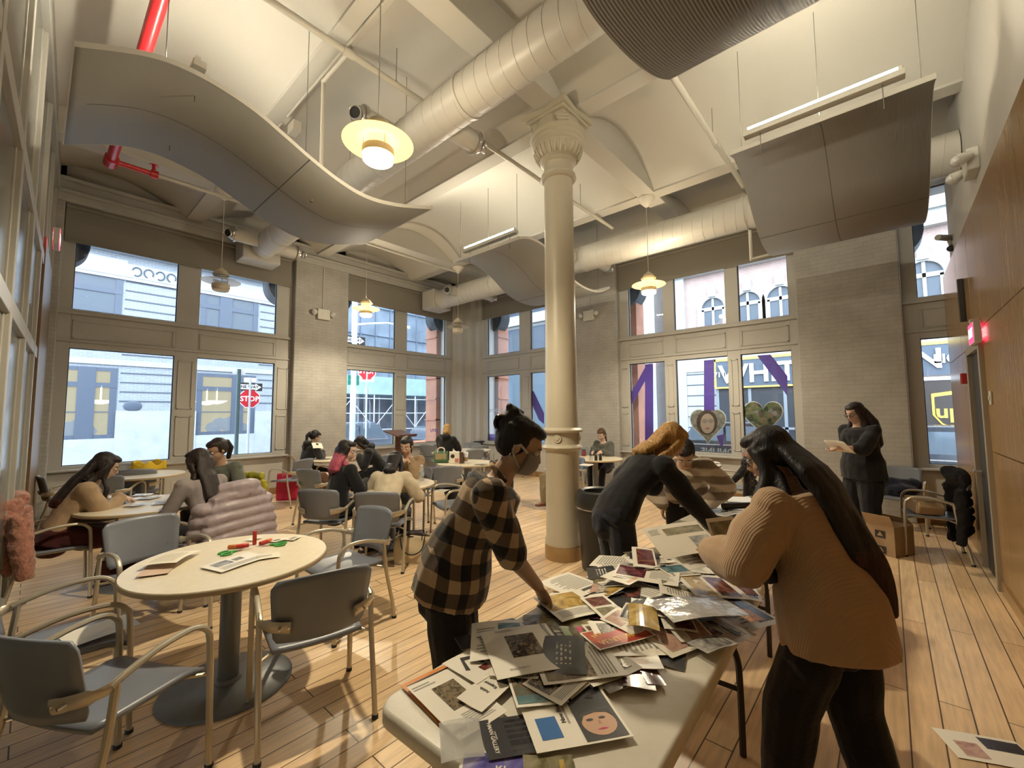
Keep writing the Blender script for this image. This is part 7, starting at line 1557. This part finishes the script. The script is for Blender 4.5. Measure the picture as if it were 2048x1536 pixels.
def bottle(px, py, label, h=.21, r=.033):
    p = on_t(px, py); t = thing('water_bottle', label, 'bottle', (p.x, p.y, TT)); b = MB(); b.lathe([(r*.9, 0), (r, .01), (r*.95, .06), (r, .07), (r*.95, .1), (r, .12), (r*.8, h*.75), (r*.4, h*.88), (r*.4, h*.92)], 18); b.build('bottle_body', mat('clear_pet', (.6, .62, .62), .08, alpha=.35), t); b = MB(); b.lathe([(r*.45, h*.92), (r*.45, h)], 14); b.build('cap', M_wht, t); b = MB(); b.lathe([(r*1.01, .07), (r*1.01, .12)], 18, close=True); b.build('label_band', mat('bottle_band', (.35, .40, .42), .5), t)
bottle(843, 962, 'clear water bottle at the right rim of the women\'s round table'); 
p = onz(170, 1030, .5); t = thing('water_bottle', 'small clear bottle on the lap of the woman in tan', 'bottle', (.52, 5.62, .66)); b = MB(); b.lathe([(.03, 0), (.032, .01), (.03, .14), (.014, .17), (.014, .19)], 16); b.build('bottle_body', mat('clear_pet', (.6, .62, .62), .08, alpha=.35), t); b = MB(); b.lathe([(.016, .18), (.016, .2)], 12); b.build('cap', M_wht, t)
t = thing('phone_pouch', 'dark flat pouch on the lap of the woman in tan', 'pouch', (.42, 5.60, .645), .1); b = MB(); b.box(-.16, .16, -.1, .1, 0, .015); b.build('pouch_body', mat('grey_brown_pouch', (.11, .085, .07), .6), t, bevel=.006)
p = onz(298, 940, TT); t = thing('snack_wrapper', 'crumpled yellow wrapper bag on the far left table', 'bag', (p.x, p.y, TT)); b = MB()
b.grid(lambda u, v: (.22*(u-.5)*2+.02*math.sin(9*v), .10*math.sin(PI*u)+.03*math.sin(7*u), .13*v+.04*math.sin(11*u)*v), 16, 6); b.grid(lambda u, v: (.22*(u-.5)*2, -.08*math.sin(PI*u)-.03*math.sin(6*u), .11*v+.04*math.cos(13*u)*v), 16, 6); b.build('wrapper', mat('yellow_film', (.62, .42, .02), .4), t, solid=.003)
p = onz(882, 925, TT); t = tote('green and brown paper lunch bag on the table behind the dark-backed chair', (p.x, p.y, TT), -.75, .24, .20, .13, mat('bag_leaf_green', (.10, .22, .11), .6), M_paper2, .0, .07, 'lunch_bag')
b = MB(); b.box(-.10, .10, -.075, -.070, .06, .165); b.build('tan_panel', mat('bag_tan', (.42, .34, .2), .7), t)
p = onz(913, 926, TT); t = thing('takeaway_box', 'white and brown coffee carton with a round black mark', 'box', (p.x, p.y, TT), -.7); b = MB(); b.box(-.13, .05, -.09, .09, 0, .20); b.build('carton', M_paper, t, bevel=.004); b = MB(); b.box(.05, .12, -.09, .09, 0, .19); b.build('brown_side', mat('coffee_brown', (.09, .045, .025), .5), t); b = MB(); b.lathe([(.001, 0), (.035, 0), (.035, .002)], 16, (-.07, -.092, .13), M=Matrix.Rotation(PI/2, 4, 'X')); b.build('round_mark', M_ink, t); b = MB(); b.box(-.03, .04, -.093, -.09, .02, .09); b.build('pink_print', mat('salmon_print', (.55, .2, .15), .5), t)
p = onz(931, 925, TT); t = thing('paper_cup', 'tall white paper cup with brown sleeve beside the coffee carton', 'cup', (p.x, p.y, TT)); b = MB(); b.lathe([(.036, 0), (.05, .16)], 20); b.build('cup_body', M_wht, t); b = MB(); b.lathe([(.040, .03), (.048, .1), (.0495, .1), (.042, .03)], 20, close=True); b.build('sleeve', mat('kraft_paper', (.33, .22, .12), .85), t); b = MB(); b.lathe([(.053, .158), (.053, .17), (.045, .185), (.001, .185)], 20); b.build('lid', M_wht, t)
p = onz(958, 889, TT); t = thing('pen_caddy', 'black desk caddy with pens on the corner table', 'pen holder', (p.x, p.y, TT)); b = MB(); b.box(-.16, .16, -.07, .07, 0, .10); b.build('caddy_box', M_blk, t, bevel=.01)
for k in range(4): b = MB(); b.tube([(-.04+.03*k, .01, .09), (-.05+.035*k, .0, .2)], .006, 6); b.build('pen', mat('pen_tan', (.5, .4, .25), .5), t)
def jar(px, py, h, r, m, label, straw=False, name='small_bottle'):
    p = onz(px, py, TT); t = thing(name, label, 'bottle', (p.x, p.y, TT)); b = MB(); b.lathe([(r*.9, 0), (r, h*.1), (r, h*.8), (r*.7, h*.9), (r*.7, h)], 14); b.build('jar_body', m, t); b = MB(); b.lathe([(r*.75, h), (r*.75, h*1.12)], 12); b.build('cap', M_blk, t)
    if straw: b = MB(); b.tube([(0, 0, h*.6), (.01, 0, h*2.6)], .006, 6); b.build('straw', M_blk, t)
jar(1192, 921, .09, .028, M_blk, 'small black bottle on the far table, left one'); jar(1201, 921, .09, .028, M_blk, 'small black bottle on the far table, right one'); jar(1182, 921, .10, .04, mat('clear_pet', (.6, .62, .62), .08, alpha=.35), 'clear cup with a dark straw on the far table', True, 'drink_cup'); jar(1168, 912, .12, .045, mat('berry_cup', (.2, .05, .045), .4), 'dark red cup at the column edge on the far table', False, 'drink_cup')
q = at(1490, 935, 0, X0-.04); t = thing('drink_cup', 'plastic cup with red drink on the sill of the lettered window', 'cup', (X0-.045, q.y, ZSILL)); b = MB(); b.lathe([(.034, 0), (.048, .2), (.046, .2)], 18); b.build('cup_body', mat('clear_pet', (.6, .62, .62), .08, alpha=.35), t); b = MB(); b.lathe([(.031, .004), (.039, .09), (.001, .09)], 16); b.build('red_drink', mat('red_drink', (.35, .02, .03), .2), t); b = MB(); b.lathe([(.05, .2), (.05, .21), (.001, .215)], 16); b.build('lid', M_wht, t)
q = dep(1660, 915, 6.3); t = thing('glass_jar', 'clear glass standing behind the tan sweater woman\'s hair', 'glass', (7.62, 1.45, ZSILL-.8+.0))
for c in list(t.children): pass
bpy.data.objects.remove(t)
b = MB(); b.box(-.035, .035, -.006, 0, -.06, .06); o = b.build('power_outlet', M_exw); q = at(348, 955, 1, Y0); o.location = (q.x, Y0-.001, .40); tag(o, 'cream power outlet below the leftmost window', 'outlet')
